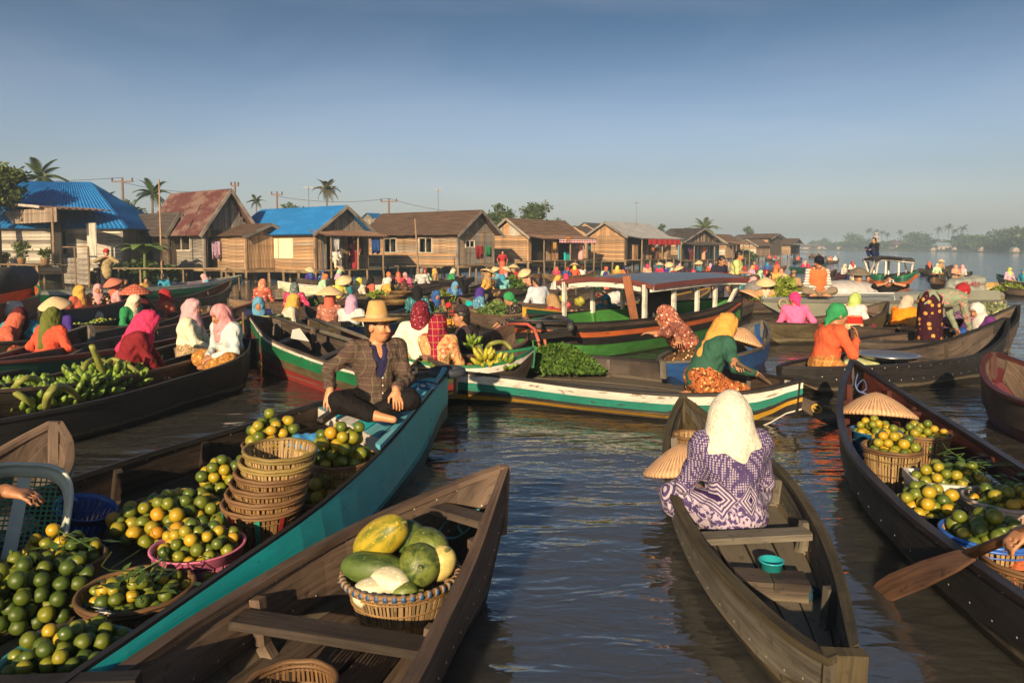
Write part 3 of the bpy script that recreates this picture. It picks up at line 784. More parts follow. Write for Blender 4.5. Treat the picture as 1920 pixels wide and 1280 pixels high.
tree('low bushy tree line behind the blue metal roof', 545, 378, 78, 100, m=LEAF_B, n=2400)
tree('round tree behind the long brown roof', 935, 378, 80, 66, m=LEAF_B, n=2600, clumps=15)
tree('tall tree with an open top behind the orange shop house', 1000, 376, 84, 62, m=LEAF_B, n=2600, clumps=14)
tree('lower rounded tree right of the open topped tree', 1046, 408, 86, 44, m=LEAF_A, n=1800)
tree('feathery tree above the tall two storey house', 1404, 422, 190, 26, m=LEAF_B, n=1200)
tree('small bush top between far roofs', 1240, 418, 120, 24, m=LEAF_B, n=900)
# far bank trees
FAR = 'trees on the hazy far bank'
FTL = ['small hazy tree beyond the last far house', 'pointed hazy tree at the river mouth', 'low wide hazy bush by the far water', 'rounded hazy tree left of the far tower', 'hazy tree just left of the far tower', 'low hazy tree line right of the far tower', 'hazy tree mass behind the wide pinkish hall', 'tall domed hazy tree behind the gabled hall', 'hazy tree right of the domed tree', 'low hazy trees behind the blue roofed house', 'tall hazy tree among the far palms', 'wide hazy tree right of the far palms', 'wide dim tree before the dark grove', 'tall dark tree at the edge of the right grove', 'tallest dark tree of the right grove', 'broad dark tree at the right end of the far bank', 'lower tree in front of the right grove', 'small tree by the far waterside hut', 'low bush left of the blue roofed house', 'low bush beside the gabled hall']
k = 0
for px, top, wd, d, tl in ((1525, 450, 34, 520, 1), (1545, 446, 30, 505, 1), (1568, 452, 40, 470, 1), (1600, 436, 46, 440, 1), (1625, 446, 40, 430, 1), (1654, 452, 50, 420, 1), (1690, 450, 56, 410, 1), (1722, 432, 54, 380, 1), (1745, 446, 46, 372, 1), (1775, 450, 50, 360, 1), (1800, 436, 44, 350, 1), (1826, 438, 60, 330, 1), (1850, 440, 60, 315, 1), (1880, 428, 66, 290, 1), (1908, 422, 74, 270, 1), (1945, 424, 80, 255, 1), (1868, 446, 50, 285, 1), (1838, 452, 44, 300, 1), (1760, 456, 40, 350, 1), (1700, 458, 40, 390, 1)):
    t = tree(FTL[k], px, top, d, wd, .5, 1500, (LEAF_A, LEAF_B)[k % 2], group=FAR, clumps=11); k += 1
for i_, (px, top, wd, d) in enumerate(((1585, 456, 50, 455), (1670, 456, 60, 415), (1735, 455, 56, 385), (1790, 452, 60, 350), (1815, 450, 56, 335), (1862, 447, 60, 300), (1892, 440, 60, 280), (1925, 436, 70, 262))):
    tree('low shrubby growth along the far water %s' % ['left of the tower', 'right of the tower', 'below the domed tree', 'below the far palms', 'right of the far palms', 'before the dim wide tree', 'under the right grove', 'at the end of the right grove'][i_], px, top, d, wd, .5, 1500, LEAF_A, group=FAR, clumps=13, tall=.6)
for px, top, wd, d in ((1630, 430, 18, 440), (1643, 433, 16, 446), (1654, 434, 15, 436), (1664, 438, 14, 430), (1688, 434, 16, 415), (1760, 428, 18, 360), (1779, 423, 20, 352), (1790, 431, 16, 356), (1806, 425, 22, 345)):
    palm('slender palm rising above the far bank %s' % ('beside the tower' if px < 1670 else 'over the pinkish hall' if px < 1700 else 'behind the blue roofed house'), px, top, d, wd, nf=13, m=LEAF_A, group='palms on the far bank')
# far bank buildings
FW = plain((.36, .29, .25), .8, .2, 1.); FR = SH_BROWN; FR2 = corrugated((.20, .27, .34))
def far_house(label, px, py0, wpx, hpx, d, wall=FW, roof=FR, gable=True):
    c = PD(px, py0, d); w = wpx*d/F; h = hpx*d/F; root = empty('far_house', (c[0], d, .3)); tag(root, label, 'house', 'houses on the far bank')
    mb = MB(); mb.box((0, 0, h*.3), (w, w*.8, h*.6)); mb.build('wall', wall, root)
    mb = MB(); e = w*.08
    mb.add([(-w/2-e, -w*.45, h*.58), (w/2+e, -w*.45, h*.58), (w/2+e, w*.45, h*.58), (-w/2-e, w*.45, h*.58), (0, -w*.45, h), (0, w*.45, h)], [(0, 4, 5, 3), (1, 2, 5, 4)]) if gable else mb.add([(-w/2-e, -w*.45, h*.58), (w/2+e, -w*.45, h*.58), (w/2+e, w*.45, h*.58), (-w/2-e, w*.45, h*.58), (-w*.45, 0, h), (w*.45, 0, h)], [(0, 1, 5, 4), (2, 3, 4, 5), (1, 2, 5), (3, 0, 4)])
    mb.build('roof', roof, root)
    if gable: mb = MB(); mb.add([(-w/2, -w*.40, h*.58), (w/2, -w*.40, h*.58), (0, -w*.40, h*.97)], [(0, 1, 2)]); mb.build('gable', wall, root)
    for q in (-.3, .05, .32):
        mb = MB(); mb.box((w*q, -w*.405, h*.28), (w*.12, .06, h*.22)); mb.build('window', INSIDE_SHADE, root)
for i, (px, w_, h_, d, g, r) in enumerate(((1510, 44, 9, 500, 0, 0), (1546, 40, 11, 480, 0, 0), (1580, 34, 9, 450, 1, 0), (1612, 26, 8, 440, 0, 0), (1641, 18, 16, 425, 1, 0), (1690, 34, 17, 405, 0, 0), (1710, 42, 16, 400, 1, 0), (1766, 26, 15, 345, 0, 1), (1748, 8, 7, 330, 1, 0), (1788, 8, 8, 320, 1, 0), (1839, 9, 9, 285, 1, 0), (1902, 12, 9, 245, 1, 1))):
    far_house(['long low pale house on the far bank', 'hip roofed pale house on the far bank', 'far gabled house at the waterside', 'small far house among trees', 'pale narrow house below the far tower', 'wide pinkish hall on the far bank', 'broad gabled pale hall on the far bank', 'blue roofed house among far trees', 'tiny far waterside hut', 'tiny pale hut on the far shore', 'small hut by the far water', 'white roofed hut on the far right shore'][i], px, 472, w_, h_, d, roof=FR2 if r else FR, gable=bool(g))
# far tower
c = PD(1641, 470, 436); tw = empty('lattice_tower', (c[0], c[1], .3)); tag(tw, 'pale stepped tower rising over the far bank roofs', 'tower')
for k in range(4):
    mb = MB(); mb.box((0, 0, 1.4+2.5*k), (5.2-1.0*k, 4-.7*k, 2.5)); mb.build('storey', FW, tw)
    for q in (-1, 1): mb = MB(); mb.box((q*.9, -2.05+.35*k, 1.5+2.5*k), (.7, .1, 1.2)); mb.build('window', INSIDE_SHADE, tw)
# power poles and wires
POLE = plain((.16, .10, .08), .8, .3)
tops = []
def power_pole(label, px, pyt, d, arm=1.6):
    t = PD(px, pyt, d); root = empty('power_pole', (t[0], d, .3)); tag(root, label, 'pole', 'power poles'); h = t[2] - .3
    mb = MB(); mb.tube([(0, 0, -.5), (0, 0, h)], [.13, .10], 8); mb.build('post', POLE, root)
    mb = MB(); mb.box((0, 0, h-.35), (arm, .12, .12)); mb.build('crossarm', POLE, root)
    for q in (-1, 0, 1): mb = MB(); mb.lathe([(.0, 0), (.06, .02), (.09, .12), (.05, .18), (.07, .24), (0, .3)], 8, (q*arm*.46, 0, h-.29)); mb.build('insulator', plain((.10, .06, .05), .3), root)
    tops.append(t)
power_pole('power pole behind the blue hip roof', 229, 333, 66, 1.9)
power_pole('power pole behind the long brown roof', 729, 372, 86, 1.9)
power_pole('thin power pole left of the coconut palm', 519, 359, 80, 1.2)
power_pole('power pole above the red rusted roof', 440, 341, 68, .7)
def wire(label, a, b, sag, r=.02):
    pts = [a*(1-t) + b*t - V(0, 0, sag*4*t*(1-t)) for t in np.linspace(0, 1, 14)]
    mb = MB(); mb.tube(pts, r, 4); tag(mb.build('power_line', plain((.05, .05, .055), .6)), label, 'wire')
wire('power line running left from the pole by the blue hip roof', PD(-200, 330, 62), tops[0], .4)
wire('power line sagging from the blue hip roof pole to the red roof', tops[0] - V(0, 0, .4), PD(395, 360, 70), .3)
wire('power line between the thin pole and the brown roof pole', tops[2] - V(0, 0, .5), tops[1], .5)
wire('power line leaving the brown roof pole to the right', tops[1], PD(905, 398, 100), .5)
def flagpole(label, px, pyt, pyb, tilt):
    C = P(px, pyb, 0); t = PD(px - tilt, pyt, C[1]); mb = MB(); mb.tube([C - V(0, 0, .6), (C+t)/2, t], [.05, .045, .03], 7)
    tag(mb.build('bamboo_pole', wood((.30, .19, .12), .5)), label, 'pole')
flagpole('tall bare flagpole before the dark house', 304, 336, 532, 6)
flagpole('thin leaning bamboo pole before the long brown roofed house', 786, 410, 530, 8)
# banana plant, shrubs and potted plants
def banana_plant(label, px, py, hpx):
    C = P(px, py, 0); h = hpx*C[1]/F; root = empty('banana_plant', C + V(0, 0, .1)); tag(root, label, 'plant')
    mb = MB(); mb.tube([(0, 0, -.3), (.03, 0, h*.6)], [.09, .06], 8); mb.build('stem', leafm((.10, .14, .04)), root)
    for k in range(8):
        a = k*2.4; L = h*.55*random.uniform(.8, 1.1); A = []; B_ = []
        for i in range(8):
            t = i/7; r = L*t; z = h*.55 + L*(1.1*t - .95*t*t)*(.9 if k % 2 else 1.2); w = .22*L*sin(pi*min(1, t*.92+.06))**.7
            q = V(cos(a)*r, sin(a)*r, z); n = V(-sin(a), cos(a), 0)
            A.append(q + n*w); B_.append(q - n*w)
        mb = MB(); mb.ribbon(A, B_, V(0, 0, .008)); mb.build('leaf', leafm((.09, .16, .04)), root)
banana_plant('broad leaved banana plant before the dark house', 272, 533, 95)
def shrub(label, px, py, wpx, hpx, n=500, m=LEAF_A, sz=.18, z=0., name='shrub', thin=False):
    C = P(px, py, 0); R = wpx*C[1]/F/2; h = hpx*C[1]/F; root = empty(name, (C[0], C[1], z)); tag(root, label, 'shrub')
    mb = MB(); mb.tube([(0, 0, -.2), (0, 0, h*.6)], [.03, .015], 5); mb.build('stem', BARK, root)
    c = MB(); cs = [((R*.6*cos(2.4*i)*sqrt(i/8), R*.6*sin(2.4*i)*sqrt(i/8), h*random.uniform(.3, .75)), h*.28 + R*.1) for i in range(9)]
    leaf_cloud(c, cs, n, sz); c.build('foliage', m, root); return root
shrub('dark reeds growing below the banana plant', 255, 530, 70, 42, 900, LEAF_A, .3)
shrub('tangle of weeds under the dark house walkway', 300, 531, 80, 34, 900, LEAF_A, .28)
shrub('grass clump beside the landing gate', 205, 532, 46, 40, 600, LEAF_A, .28)
shrub('green undergrowth below the river bend houses', 1395, 492, 50, 26, 700, LEAF_B, .5)
POT = plain((.30, .17, .09), .8, .3)
def potted(label, px, hpx, wpx):
    C, w, zf = ST; p = C - U*.6; s = at_px(p, -W, px); q = p - W*s; h = hpx*q[1]/F; R = wpx*q[1]/F/2
    root = empty('potted_plant', (q[0], q[1], zf+.02)); tag(root, label, 'plant')
    mb = MB(); mb.lathe([(0, 0), (.14, 0), (.19, .26), (.21, .28), (.18, .28), (.15, .2), (0, .2)], 14); mb.build('pot', POT, root, True)
    c = MB(); leaf_cloud(c, [((0, 0, h*.6), R*.75), ((R*.4, 0, h*.75), R*.5), ((-R*.4, 0, h*.7), R*.5), ((0, .1, h*.35), R*.5)], 420, .13); c.build('foliage', LEAF_C, root)
potted('large bushy potted plant on the stall deck', 44, 48, 40)
potted('smaller potted plant at the stall deck edge', 88, 34, 26)
potted('low potted seedling tray plant on the stall deck', 10, 20, 26)
# ------------------------------------------------------------------ boats
W_BLACK = wood((.019, .017, .017), .4, .55, 1., .3, 1.); W_DARK = wood((.066, .050, .040), .35, .6, 1., .4, 1.); W_BROWN = wood((.112, .078, .058), .32, .65, 1., .4, 1.)
W_GREY = wood((.125, .112, .090), .32, .75, 1., .35, 1.); W_RED = wood((.075, .022, .018), .4, .45, 1., .3); W_TAN = wood((.16, .10, .055), .4, .75, 1., .3, 1.)
W_OLIVE = wood((.080, .062, .030), .35, .75, 1., .3, 1.)
P_TEAL = paint((.008, .42, .43), (.02, .05, .05), .30, .4, .5); P_GREEN = paint((.012, .15, .06), (.05, .05, .03), .33, .4); P_DGREEN = paint((.010, .085, .060), (.05, .05, .03), .34, .45)
P_WHITE = paint((.62, .60, .54), (.20, .16, .12), .37, .5); P_YELL = paint((.50, .28, .025), (.1, .07, .04), .33, .45); P_ORANGE = paint((.42, .10, .025), (.1, .05, .03), .33, .45)
P_RED = paint((.26, .03, .025), (.06, .04, .03), .33, .45); P_BLUE = paint((.02, .075, .24), (.05, .05, .06), .33, .45); P_NAVY = paint((.012, .028, .055), (.03, .03, .03), .3, .5)
P_LBLUE = paint((.10, .40, .50), (.2, .2, .18), .32, .45); P_PURPLE = paint((.32, .12, .36), (.1, .08, .1), .3, .5); P_MAROON = paint((.085, .015, .022), (.03, .02, .02), .3, .45)
P_LGREEN = paint((.06, .24, .05), (.06, .08, .03), .34, .45); P_PALE = paint((.46, .52, .36), (.2, .18, .1), .34, .5)
RIVET = plain((.40, .38, .34), .4, .1, metal=.6)
BOATS = {}
def catmull(pts, n):
    p = np.asarray(pts, float); m = len(p)
    d = np.concatenate([[0], np.cumsum(np.linalg.norm(np.diff(p, axis=0), axis=1)**.6)]); d /= d[-1]
    t = np.linspace(0, 1, n)
    ext = np.vstack([2*p[0]-p[1], p, 2*p[-1]-p[-2]]); de = np.concatenate([[2*d[0]-d[1]], d, [2*d[-1]-d[-2]]])
    out = np.empty((n, 3))
    for i, x in enumerate(t):
        k = min(m-2, max(0, int(np.searchsorted(d, x, side='right')-1))); j = k+1
        p0, p1, p2, p3 = ext[j-1], ext[j], ext[j+1], ext[j+2]; t0, t1, t2, t3 = de[j-1], de[j], de[j+1], de[j+2]
        u = (x-t1)/(t2-t1); m1 = (p2-p0)/(t2-t0)*(t2-t1); m2 = (p3-p1)/(t3-t1)*(t2-t1)
        out[i] = (2*u**3-3*u**2+1)*p1 + (u**3-2*u**2+u)*m1 + (-2*u**3+3*u**2)*p2 + (u**3-u**2)*m2
    return out

def boat(key, label, L, R, hullm, inm=None, railm=None, stripes=(), detail=1, floor=.06, ribs=5, thwarts=(), riser=(.55, .55), draft=.14, lowerm=None, floorm=None, name='boat', group='boats of the floating market', stem=True, chine=.70, nofloor=False, boards=True, e=.24, railw=.045, stem_h=.012, nails=False, mid=.95):
    n = 25 if detail else 15
    L = catmull(L, n); R = catmull(R, n); inm = inm or hullm; railm = railm or hullm; lowerm = lowerm or hullm; floorm = floorm or inm
    org = (L[n//2] + R[n//2])/2; org[2] = 0
    root = empty(name, org); tag(root, label, 'boat', group)
    t = np.linspace(0, 1, n); C = (L+R)/2; h = (R-L)/2
    hw = np.linalg.norm(h[:, :2], axis=1); hd = h[:, :2]/(hw[:, None]+1e-9)
    for i in range(n):   # keep side vectors sane at the tips
        if hw[i] < .02:
            k = min(max(i, 2), n-3); hd[i] = hd[k]
    # keel line
    zb = np.full(n, -draft)
    zt0, zt1 = C[0, 2], C[-1, 2]
    zb += (zt0*riser[0] + draft)*(1 - sstep(0, e, t))**1.4 + (zt1*riser[1] + draft)*(1 - sstep(0, e, 1-t))**1.4
    side = {}
    for s, rail in ((-1, L), (1, R)):
        o = np.column_stack([hd*s, np.zeros(n)]); zr = rail[:, 2]
        def sec(f, q, oo=0.): 
            p = np.column_stack([C[:, :2] + (hd.T*(hw*f)).T*s, zb + (zr-zb)*q]); return p + o*oo
        side[s] = dict(o=o, p0=rail.copy(), p1=sec(mid, .54), p2=sec(chine, .10), zr=zr)
    keel = np.column_stack([C[:, :2], zb])
    th = .022
    hb = MB(org)
    for s in (-1, 1):
        d = side[s]; o = d['o']
        up = MB(org) if detail else hb; up.ribbon(d['p0'] + o*.006, d['p1'] + o*.006 - V(0, 0, .012), -o*th)
        if detail:
            pk = up.build('plank', hullm, root)
            if nails:
                nm = MB(org)
                for i in range(2, n-2):
                    for q, jx in ((.12, 0), (.86, .5)):
                        a = d['p0'][i]*(1-q) + d['p1'][i]*q + (d['p0'][i+1]-d['p0'][i])*jx
                        for sg in (1, -1):
                            c = a + o[i]*(.008 if sg > 0 else -.018); t1 = nrm(d['p0'][i+1]-d['p0'][i-1]); t2 = nrm(np.cross(t1, o[i]))
                            nm.add([c + (t1*cos(x) + t2*sin(x))*.006 + o[i]*sg*.0 for x in np.linspace(0, 2*pi, 6, endpoint=False)] + [c + o[i]*sg*.004], [(k, (k+1) % 6, 6) for k in range(6)])
                stuff(nm.build('nails', RIVET, pk))
        lo = MB(org) if detail else hb; lo.ribbon(d['p1'], d['p2'], -o*th)
        if detail: lo.build('plank', lowerm, root)
        rl = MB(org); rl.ribbon(d['p0'] + o*(railw*.45) + V(0, 0, .014), d['p0'] - o*(railw*.8) + V(0, 0, .014), V(0, 0, -.03)); rl.build('gunwale', railm, root)
        for a, b, m in stripes:
            def at(f):
                f = np.clip(f, 0, 1); return d['p0']*(1-f/.5) + d['p1']*(f/.5) if f <= .5 else d['p1']*(1-(f-.5)/.5) + d['p2']*((f-.5)/.5)
            sb = MB(org)
            for c0, c1 in (((a, b),) if b <= .5 or a >= .5 else ((a, .5), (.5, b))): sb.ribbon(at(c0) + o*.011, at(c1) + o*.011, -o*.003)
            sb.build('painted_stripe', m, root)
    bt = MB(org) if detail else hb
    bt.ribbon(side[-1]['p2'], keel, V(0, 0, .02)); bt.ribbon(keel, side[1]['p2'], V(0, 0, .02))
    if detail: bt.build('bottom', lowerm, root)
    else: hb.build('hull', hullm, root)
    # stems
    if stem:
        for i, j in ((0, 1), (n-1, n-2)):
            ax = nrm(V(C[i][0]-C[j][0], C[i][1]-C[j][1], 0)); a = keel[i] - V(0, 0, .02) - ax*.02; b = V(C[i][0], C[i][1], C[i][2] + stem_h)
            mb = MB(org); wd = max(.05, hw[i]*2+.012); mb.beam(a, b, wd, .05, up=ax); mb.build('stem', railm if detail else hullm, root)
    # floor
    info = dict(root=root, C=C, L=L, R=R, hw=hw, floor=floor, n=n, org=org, side=side, zb=zb)
    if not nofloor:
        def wid(i, z):
            out = []
            for s in (-1, 1):
                p1, p2 = side[s]['p1'][i], side[s]['p2'][i]; q = (z-p2[2])/(p1[2]-p2[2]+1e-6)
                out.append(p2 + (p1-p2)*np.clip(q, 0, 1) - side[s]['o'][i]*.03)
            return out
        ok = [i for i in range(n) if zb[i] < floor - .02]
        if len(ok) > 2:
            if detail and boards:
                nb = 4; A = [wid(i, floor) for i in ok]
                for k in range(nb):
                    f0, f1 = k/nb + .012, (k+1)/nb - .012
                    a = np.array([x[0]*(1-f0)+x[1]*f0 for x in A]); b = np.array([x[0]*(1-f1)+x[1]*f1 for x in A]); a[:, 2] = b[:, 2] = floor + random.uniform(-.006, .006)
                    mb = MB(org); mb.ribbon(a, b, V(0, 0, -.02)); mb.build('floor_board', floorm, root)
                bs = MB(org); a = np.array([x[0] for x in A]); b = np.array([x[1] for x in A]); a[:, 2] = b[:, 2] = floor-.035; bs.ribbon(a, b, V(0, 0, -.012)); bs.build('bilge', W_BLACK, root)
            else:
                A = [wid(i, floor) for i in ok]; a = np.array([x[0] for x in A]); b = np.array([x[1] for x in A]); a[:, 2] = b[:, 2] = floor
                mb = MB(org); mb.ribbon(a, b, V(0, 0, -.02)); mb.build('floor_board', floorm, root)
    # inner lining in another wood or paint
    if inm is not hullm and detail:
        for s in (-1, 1):
            d = side[s]; o = d['o']; m_ = slice(1, n-1)
            mb = MB(org); mb.ribbon((d['p0'] - o*.024 - V(0, 0, .02))[m_], (d['p1'] - o*.024)[m_], -o[m_]*.006); mb.build('inner_plank', inm, root)
            mb = MB(org); mb.ribbon((d['p1'] - o*.028)[m_], (d['p2'] - o*.024 + V(0, 0, .03))[m_], -o[m_]*.006); mb.build('inner_plank', inm, root)
    for k in range(ribs):
        i = int(round((k+1)/(ribs+1)*(n-1)))
        if hw[i] < .15: continue
        for s in (-1, 1):
            d = side[s]; o = d['o'][i]; mb = MB(org); ax = nrm(C[min(i+1, n-1)] - C[i-1])
            pts = [d['p0'][i] - o*.05 - V(0, 0, .03), d['p1'][i] - o*.05, d['p2'][i] - o*.05 + V(0, 0, .05)]
            for a, b in zip(pts[:-1], pts[1:]): mb.beam(a, b, .045, .05, up=o)
            mb.build('rib', inm, root)
    for tt in thwarts:
        x = tt*(n-1); i = int(x); f = x-i
        a = L[i]*(1-f) + L[min(i+1, n-1)]*f; b = R[i]*(1-f) + R[min(i+1, n-1)]*f; c = nrm(b-a)
        mb = MB(org); mb.beam(a + c*.04 - V(0, 0, .07), b - c*.04 - V(0, 0, .07), .11, .035); mb.build('thwart', W_DARK if key == 'melon' else inm, root)
    BOATS[key] = info
    return info

def rails(A, B, beam, fb=.30, p=.62, skew=0., zp=2.4, n=13, tipw=.03, bend=0.):
    A = np.asarray(A, float); B = np.asarray(B, float); t = np.linspace(0, 1, n)
    d = nrm(V(*(B-A)[:2], 0)); s = V(d[1], -d[0], 0)     # s: right of A->B
    w = np.maximum(tipw, beam/2*np.sin(pi*np.clip(t + skew*t*(1-t), 0, 1))**p)
    x = np.abs(2*t-1)**zp; z = fb + np.where(t < .5, A[2]-fb, B[2]-fb)*x
    C = A[None]*(1-t)[:, None] + B[None]*t[:, None] + s[None]*(bend*np.sin(pi*t))[:, None]; C[:, 2] = z
    return C - s*w[:, None], C + s*w[:, None]
def simple_boat(key, label, a, b, beam=.85, fb=.30, za=.5, zb=.5, m=None, **kw):
    A = P(a[0], a[1], za) if len(a) == 2 else np.array(a, float); B_ = P(b[0], b[1], zb) if len(b) == 2 else np.array(b, float)
    op = {k: kw.pop(k) for k in ('p', 'skew', 'zp', 'bend', 'tipw') if k in kw}
    L, R = rails(A, B_, beam, fb, **op)
    return boat(key, label, L, R, m or W_BROWN, **kw)
def spot(b, px=None, t=None, z=None, off=0.):
    """point on a boat's floor under pixel column px (or at fraction t) and the boat's heading"""
    C = b['C']; n = len(C)
    if t is None:
        tt = np.linspace(.04, .96, 120); xs = []
        for q in tt:
            x = q*(n-1); i = min(n-2, int(x)); c = C[i] + (C[i+1]-C[i])*(x-i); xs.append(abs(proj(V(c[0], c[1], .5))[0]-px))
        t = tt[int(np.argmin(xs))]
    x = t*(n-1); i = min(n-2, int(x)); c = C[i] + (C[i+1]-C[i])*(x-i); d = nrm(V(*(C[min(n-1, i+1)]-C[max(0, i-1)])[:2], 0))
    s = V(d[1], -d[0], 0); p = c + s*off
    return V(p[0], p[1], b['floor'] if z is None else z), d, t

# ---- near boats, from their rails in the photograph
def PR(lst): return [P(*q) for q in lst]
boat('teal', 'large teal sided wooden boat heaped with oranges and baskets',
     PR([(-420, 1130, .36), (-120, 985, .36), (80, 916, .38), (300, 845, .40), (500, 786, .43), (640, 742, .48), (770, 705, .58), (826, 697, .66)]),
     PR([(-150, 1560, .36), (60, 1330, .36), (270, 1180, .37), (440, 1062, .38), (600, 950, .40), (720, 842, .44), (800, 748, .54), (838, 700, .66)]),
     W_DARK, inm=W_DARK, railm=W_BLACK, stripes=((.0, .66, P_TEAL), (.66, .74, P_MAROON), (.74, .98, P_DGREEN)), lowerm=W_DARK, floor=.10, ribs=7, riser=(.5, .35), chine=.84, mid=1.10, nails=True, e=.2, railw=.026)
boat('melon', 'bare brown plank boat carrying one basket of melons',
     PR([(-150, 1560, .33), (60, 1360, .33), (210, 1268, .33), (400, 1142, .34), (660, 992, .38), (860, 905, .50), (940, 876, .60)]),
     PR([(560, 1640, .33), (700, 1390, .33), (775, 1282, .33), (830, 1172, .35), (888, 1050, .40), (928, 940, .52), (950, 878, .60)]),
     W_BROWN, inm=W_BROWN, railm=wood((.125, .085, .062), .35, .6), floor=.08, ribs=3, thwarts=(.47, .83), nails=True, riser=(.5, .45), draft=.14, lowerm=W_DARK, floorm=wood((.085, .062, .046), .3, .6))
boat('purple', 'small weathered grey wooden boat of the woman in purple batik',
     PR([(1278, 744, .46), (1256, 790, .36), (1246, 850, .30), (1262, 930, .27), (1318, 1030, .27), (1410, 1130, .28), (1500, 1205, .30), (1560, 1238, .33)]),
     PR([(1284, 746, .46), (1330, 782, .36), (1400, 828, .30), (1474, 892, .27), (1534, 980, .27), (1572, 1070, .28), (1594, 1160, .30), (1604, 1216, .33)]),
     W_GREY, inm=W_GREY, railm=wood((.085, .068, .036), .35, .8), floor=.07, ribs=4, thwarts=(.60,), nails=True, riser=(.5, .3), lowerm=W_OLIVE, e=.2)
boat('orange', 'dark red painted long boat filled with baskets of oranges',
     PR([(1596, 676, .64), (1574, 742, .50), (1588, 835, .40), (1676, 938, .36), (1800, 1038, .35), (1930, 1130, .36), (2150, 1270, .38)]),
     PR([(1602, 677, .64), (1696, 738, .46), (1800, 803, .39), (1920, 878, .36), (2050, 965, .36), (2200, 1075, .36), (2350, 1200, .38)]),
     W_BLACK, inm=W_RED, railm=wood((.035, .026, .028), .5, .4), floor=.10, ribs=8, thwarts=(.22,), nails=True, riser=(.45, .5), lowerm=W_BLACK, floorm=W_DARK)
boat('banana', 'long black hulled boat loaded with green banana bunches',
     PR([(462, 634, .56), (430, 648, .46), (361, 664, .38), (219, 701, .35), (96, 719, .35), (-40, 745, .35), (-300, 800, .38)]),
     PR([(470, 638, .56), (462, 662, .48), (421, 684, .40), (328, 713, .36), (219, 744, .35), (87, 773, .35), (-60, 800, .35), (-340, 850, .38)]),
     W_BLACK, inm=W_DARK, railm=W_BLACK, stripes=((.93, 1., P_MAROON), (.86, .93, W_TAN)), ribs=7, floor=.08, lowerm=W_BLACK, riser=(.35, .4))
boat('striped', 'striped white green and yellow boat carrying leafy greens and bananas',
     PR([(770, 688, .48), (800, 668, .38), (900, 660, .33), (1050, 664, .31), (1200, 674, .31), (1360, 692, .34), (1494, 712, .46)]),
     PR([(772, 692, .48), (830, 694, .38), (960, 708, .33), (1100, 726, .31), (1280, 740, .31), (1420, 733, .36), (1504, 713, .46)]),
     W_BLACK, inm=W_DARK, railm=W_BLACK, stripes=((.03, .25, P_WHITE), (.25, .45, paint((.012, .17, .13), (.03, .04, .04), .34, .45)), (.56, .70, P_YELL), (.95, 1., P_WHITE)), ribs=6, floor=.08, riser=(.4, .3), nails=True, e=.18)
boat('moored', 'empty moored boat with green and white bow and red waterline',
     PR([(464, 590, .68), (520, 600, .52), (600, 622, .44), (700, 648, .42), (790, 668, .42), (850, 690, .46)]),
     PR([(468, 594, .68), (500, 632, .54), (560, 660, .45), (660, 692, .42), (760, 712, .42), (850, 694, .46)]),
     W_OLIVE, inm=W_DARK, railm=W_BROWN, stripes=((.02, .10, P_WHITE), (.10, .34, P_GREEN), (.90, 1., P_YELL)), lowerm=P_RED, ribs=5, floor=.12, thwarts=(.3, .52), riser=(.30, .4))
# ---- middle distance
simple_boat('redwoman', 'dark open boat of the woman in crimson blouse', (468, 606), (-60, 735), 1.0, .33, .5, .5, W_DARK, railm=W_BROWN, ribs=6)
simple_boat('greenlong', 'long green hulled boat with reddish rails', (482, 566), (-40, 682), 1.0, .38, .62, .5, P_DGREEN, inm=W_BROWN, railm=paint((.20, .07, .045), (.1, .07, .05), .34), stripes=((.02, .10, P_RED),), lowerm=P_DGREEN, ribs=6)
simple_boat('orangewoman', 'small black boat of the woman in orange with olive scarf', (166, 611), (-170, 712), .95, .34, .52, .5, W_BLACK, inm=W_DARK, railm=W_GREY, ribs=5)
simple_boat('limes', 'brown boat with heaps of green limes', (302, 582), (-160, 640), .95, .32, .5, .5, W_BROWN, inm=W_BROWN, railm=W_GREY, ribs=5)
simple_boat('batikhat', 'long dark boat under the red batik hat', (104, 606), (345, 584), .9, .32, .45, .45, W_DARK, railm=W_BROWN, ribs=3)
simple_boat('navyhull', 'navy blue hulled boat with orange rail and three women', (92, 582), (250, 537), .95, .42, .5, .62, P_NAVY, inm=W_DARK, railm=P_ORANGE, ribs=3)
simple_boat('coral', 'small boat of the woman in coral with red scarf', (262, 596), (392, 574), .85, .32, .42, .42, W_BROWN, ribs=2)
simple_boat('longgreen', 'very long green boat with purple deck and white tip along the landing', (6, 548), (452, 516), 1.0, .42, .5, .66, P_GREEN, inm=P_PURPLE, railm=P_PALE, stripes=((.02, .22, P_WHITE),), ribs=3)
simple_boat('plainbrown', 'plain brown boat lying empty behind the coral woman', (262, 564), (432, 526), .8, .38, .5, .72, W_TAN, railm=W_BROWN, ribs=4)
simple_boat('logboat', 'orange boat carrying a big dark roll at the landing', (-90, 575), (62, 532), 1.2, .5, .6, .72, P_ORANGE, railm=P_GREEN, ribs=2)
simple_boat('peach', 'brown boat of the woman in peach scarf', (428, 560), (602, 552), .9, .30, .42, .42, W_TAN, railm=W_BROWN, ribs=2)
simple_boat('palehull', 'pale green boat along the stilts below the blue roof', (522, 527), (742, 532), .9, .34, .55, .45, P_PALE, inm=W_GREY, railm=P_WHITE, ribs=2)
simple_boat('pinkwoman', 'boat with greens beside the woman in pink with grey scarf', (505, 572), (690, 556), .9, .30, .42, .42, W_BROWN, ribs=2)
simple_boat('beans', 'boat with long beans between navy and yellow scarved women', (420, 606), (640, 588), .95, .30, .44, .44, W_DARK, inm=W_BROWN, railm=W_BROWN, ribs=3)
simple_boat('conebow', 'brown boat with bow turned out under a wide straw hat', (634, 604), (592, 553), .85, .36, .58, .45, W_OLIVE, railm=W_BROWN, ribs=3)
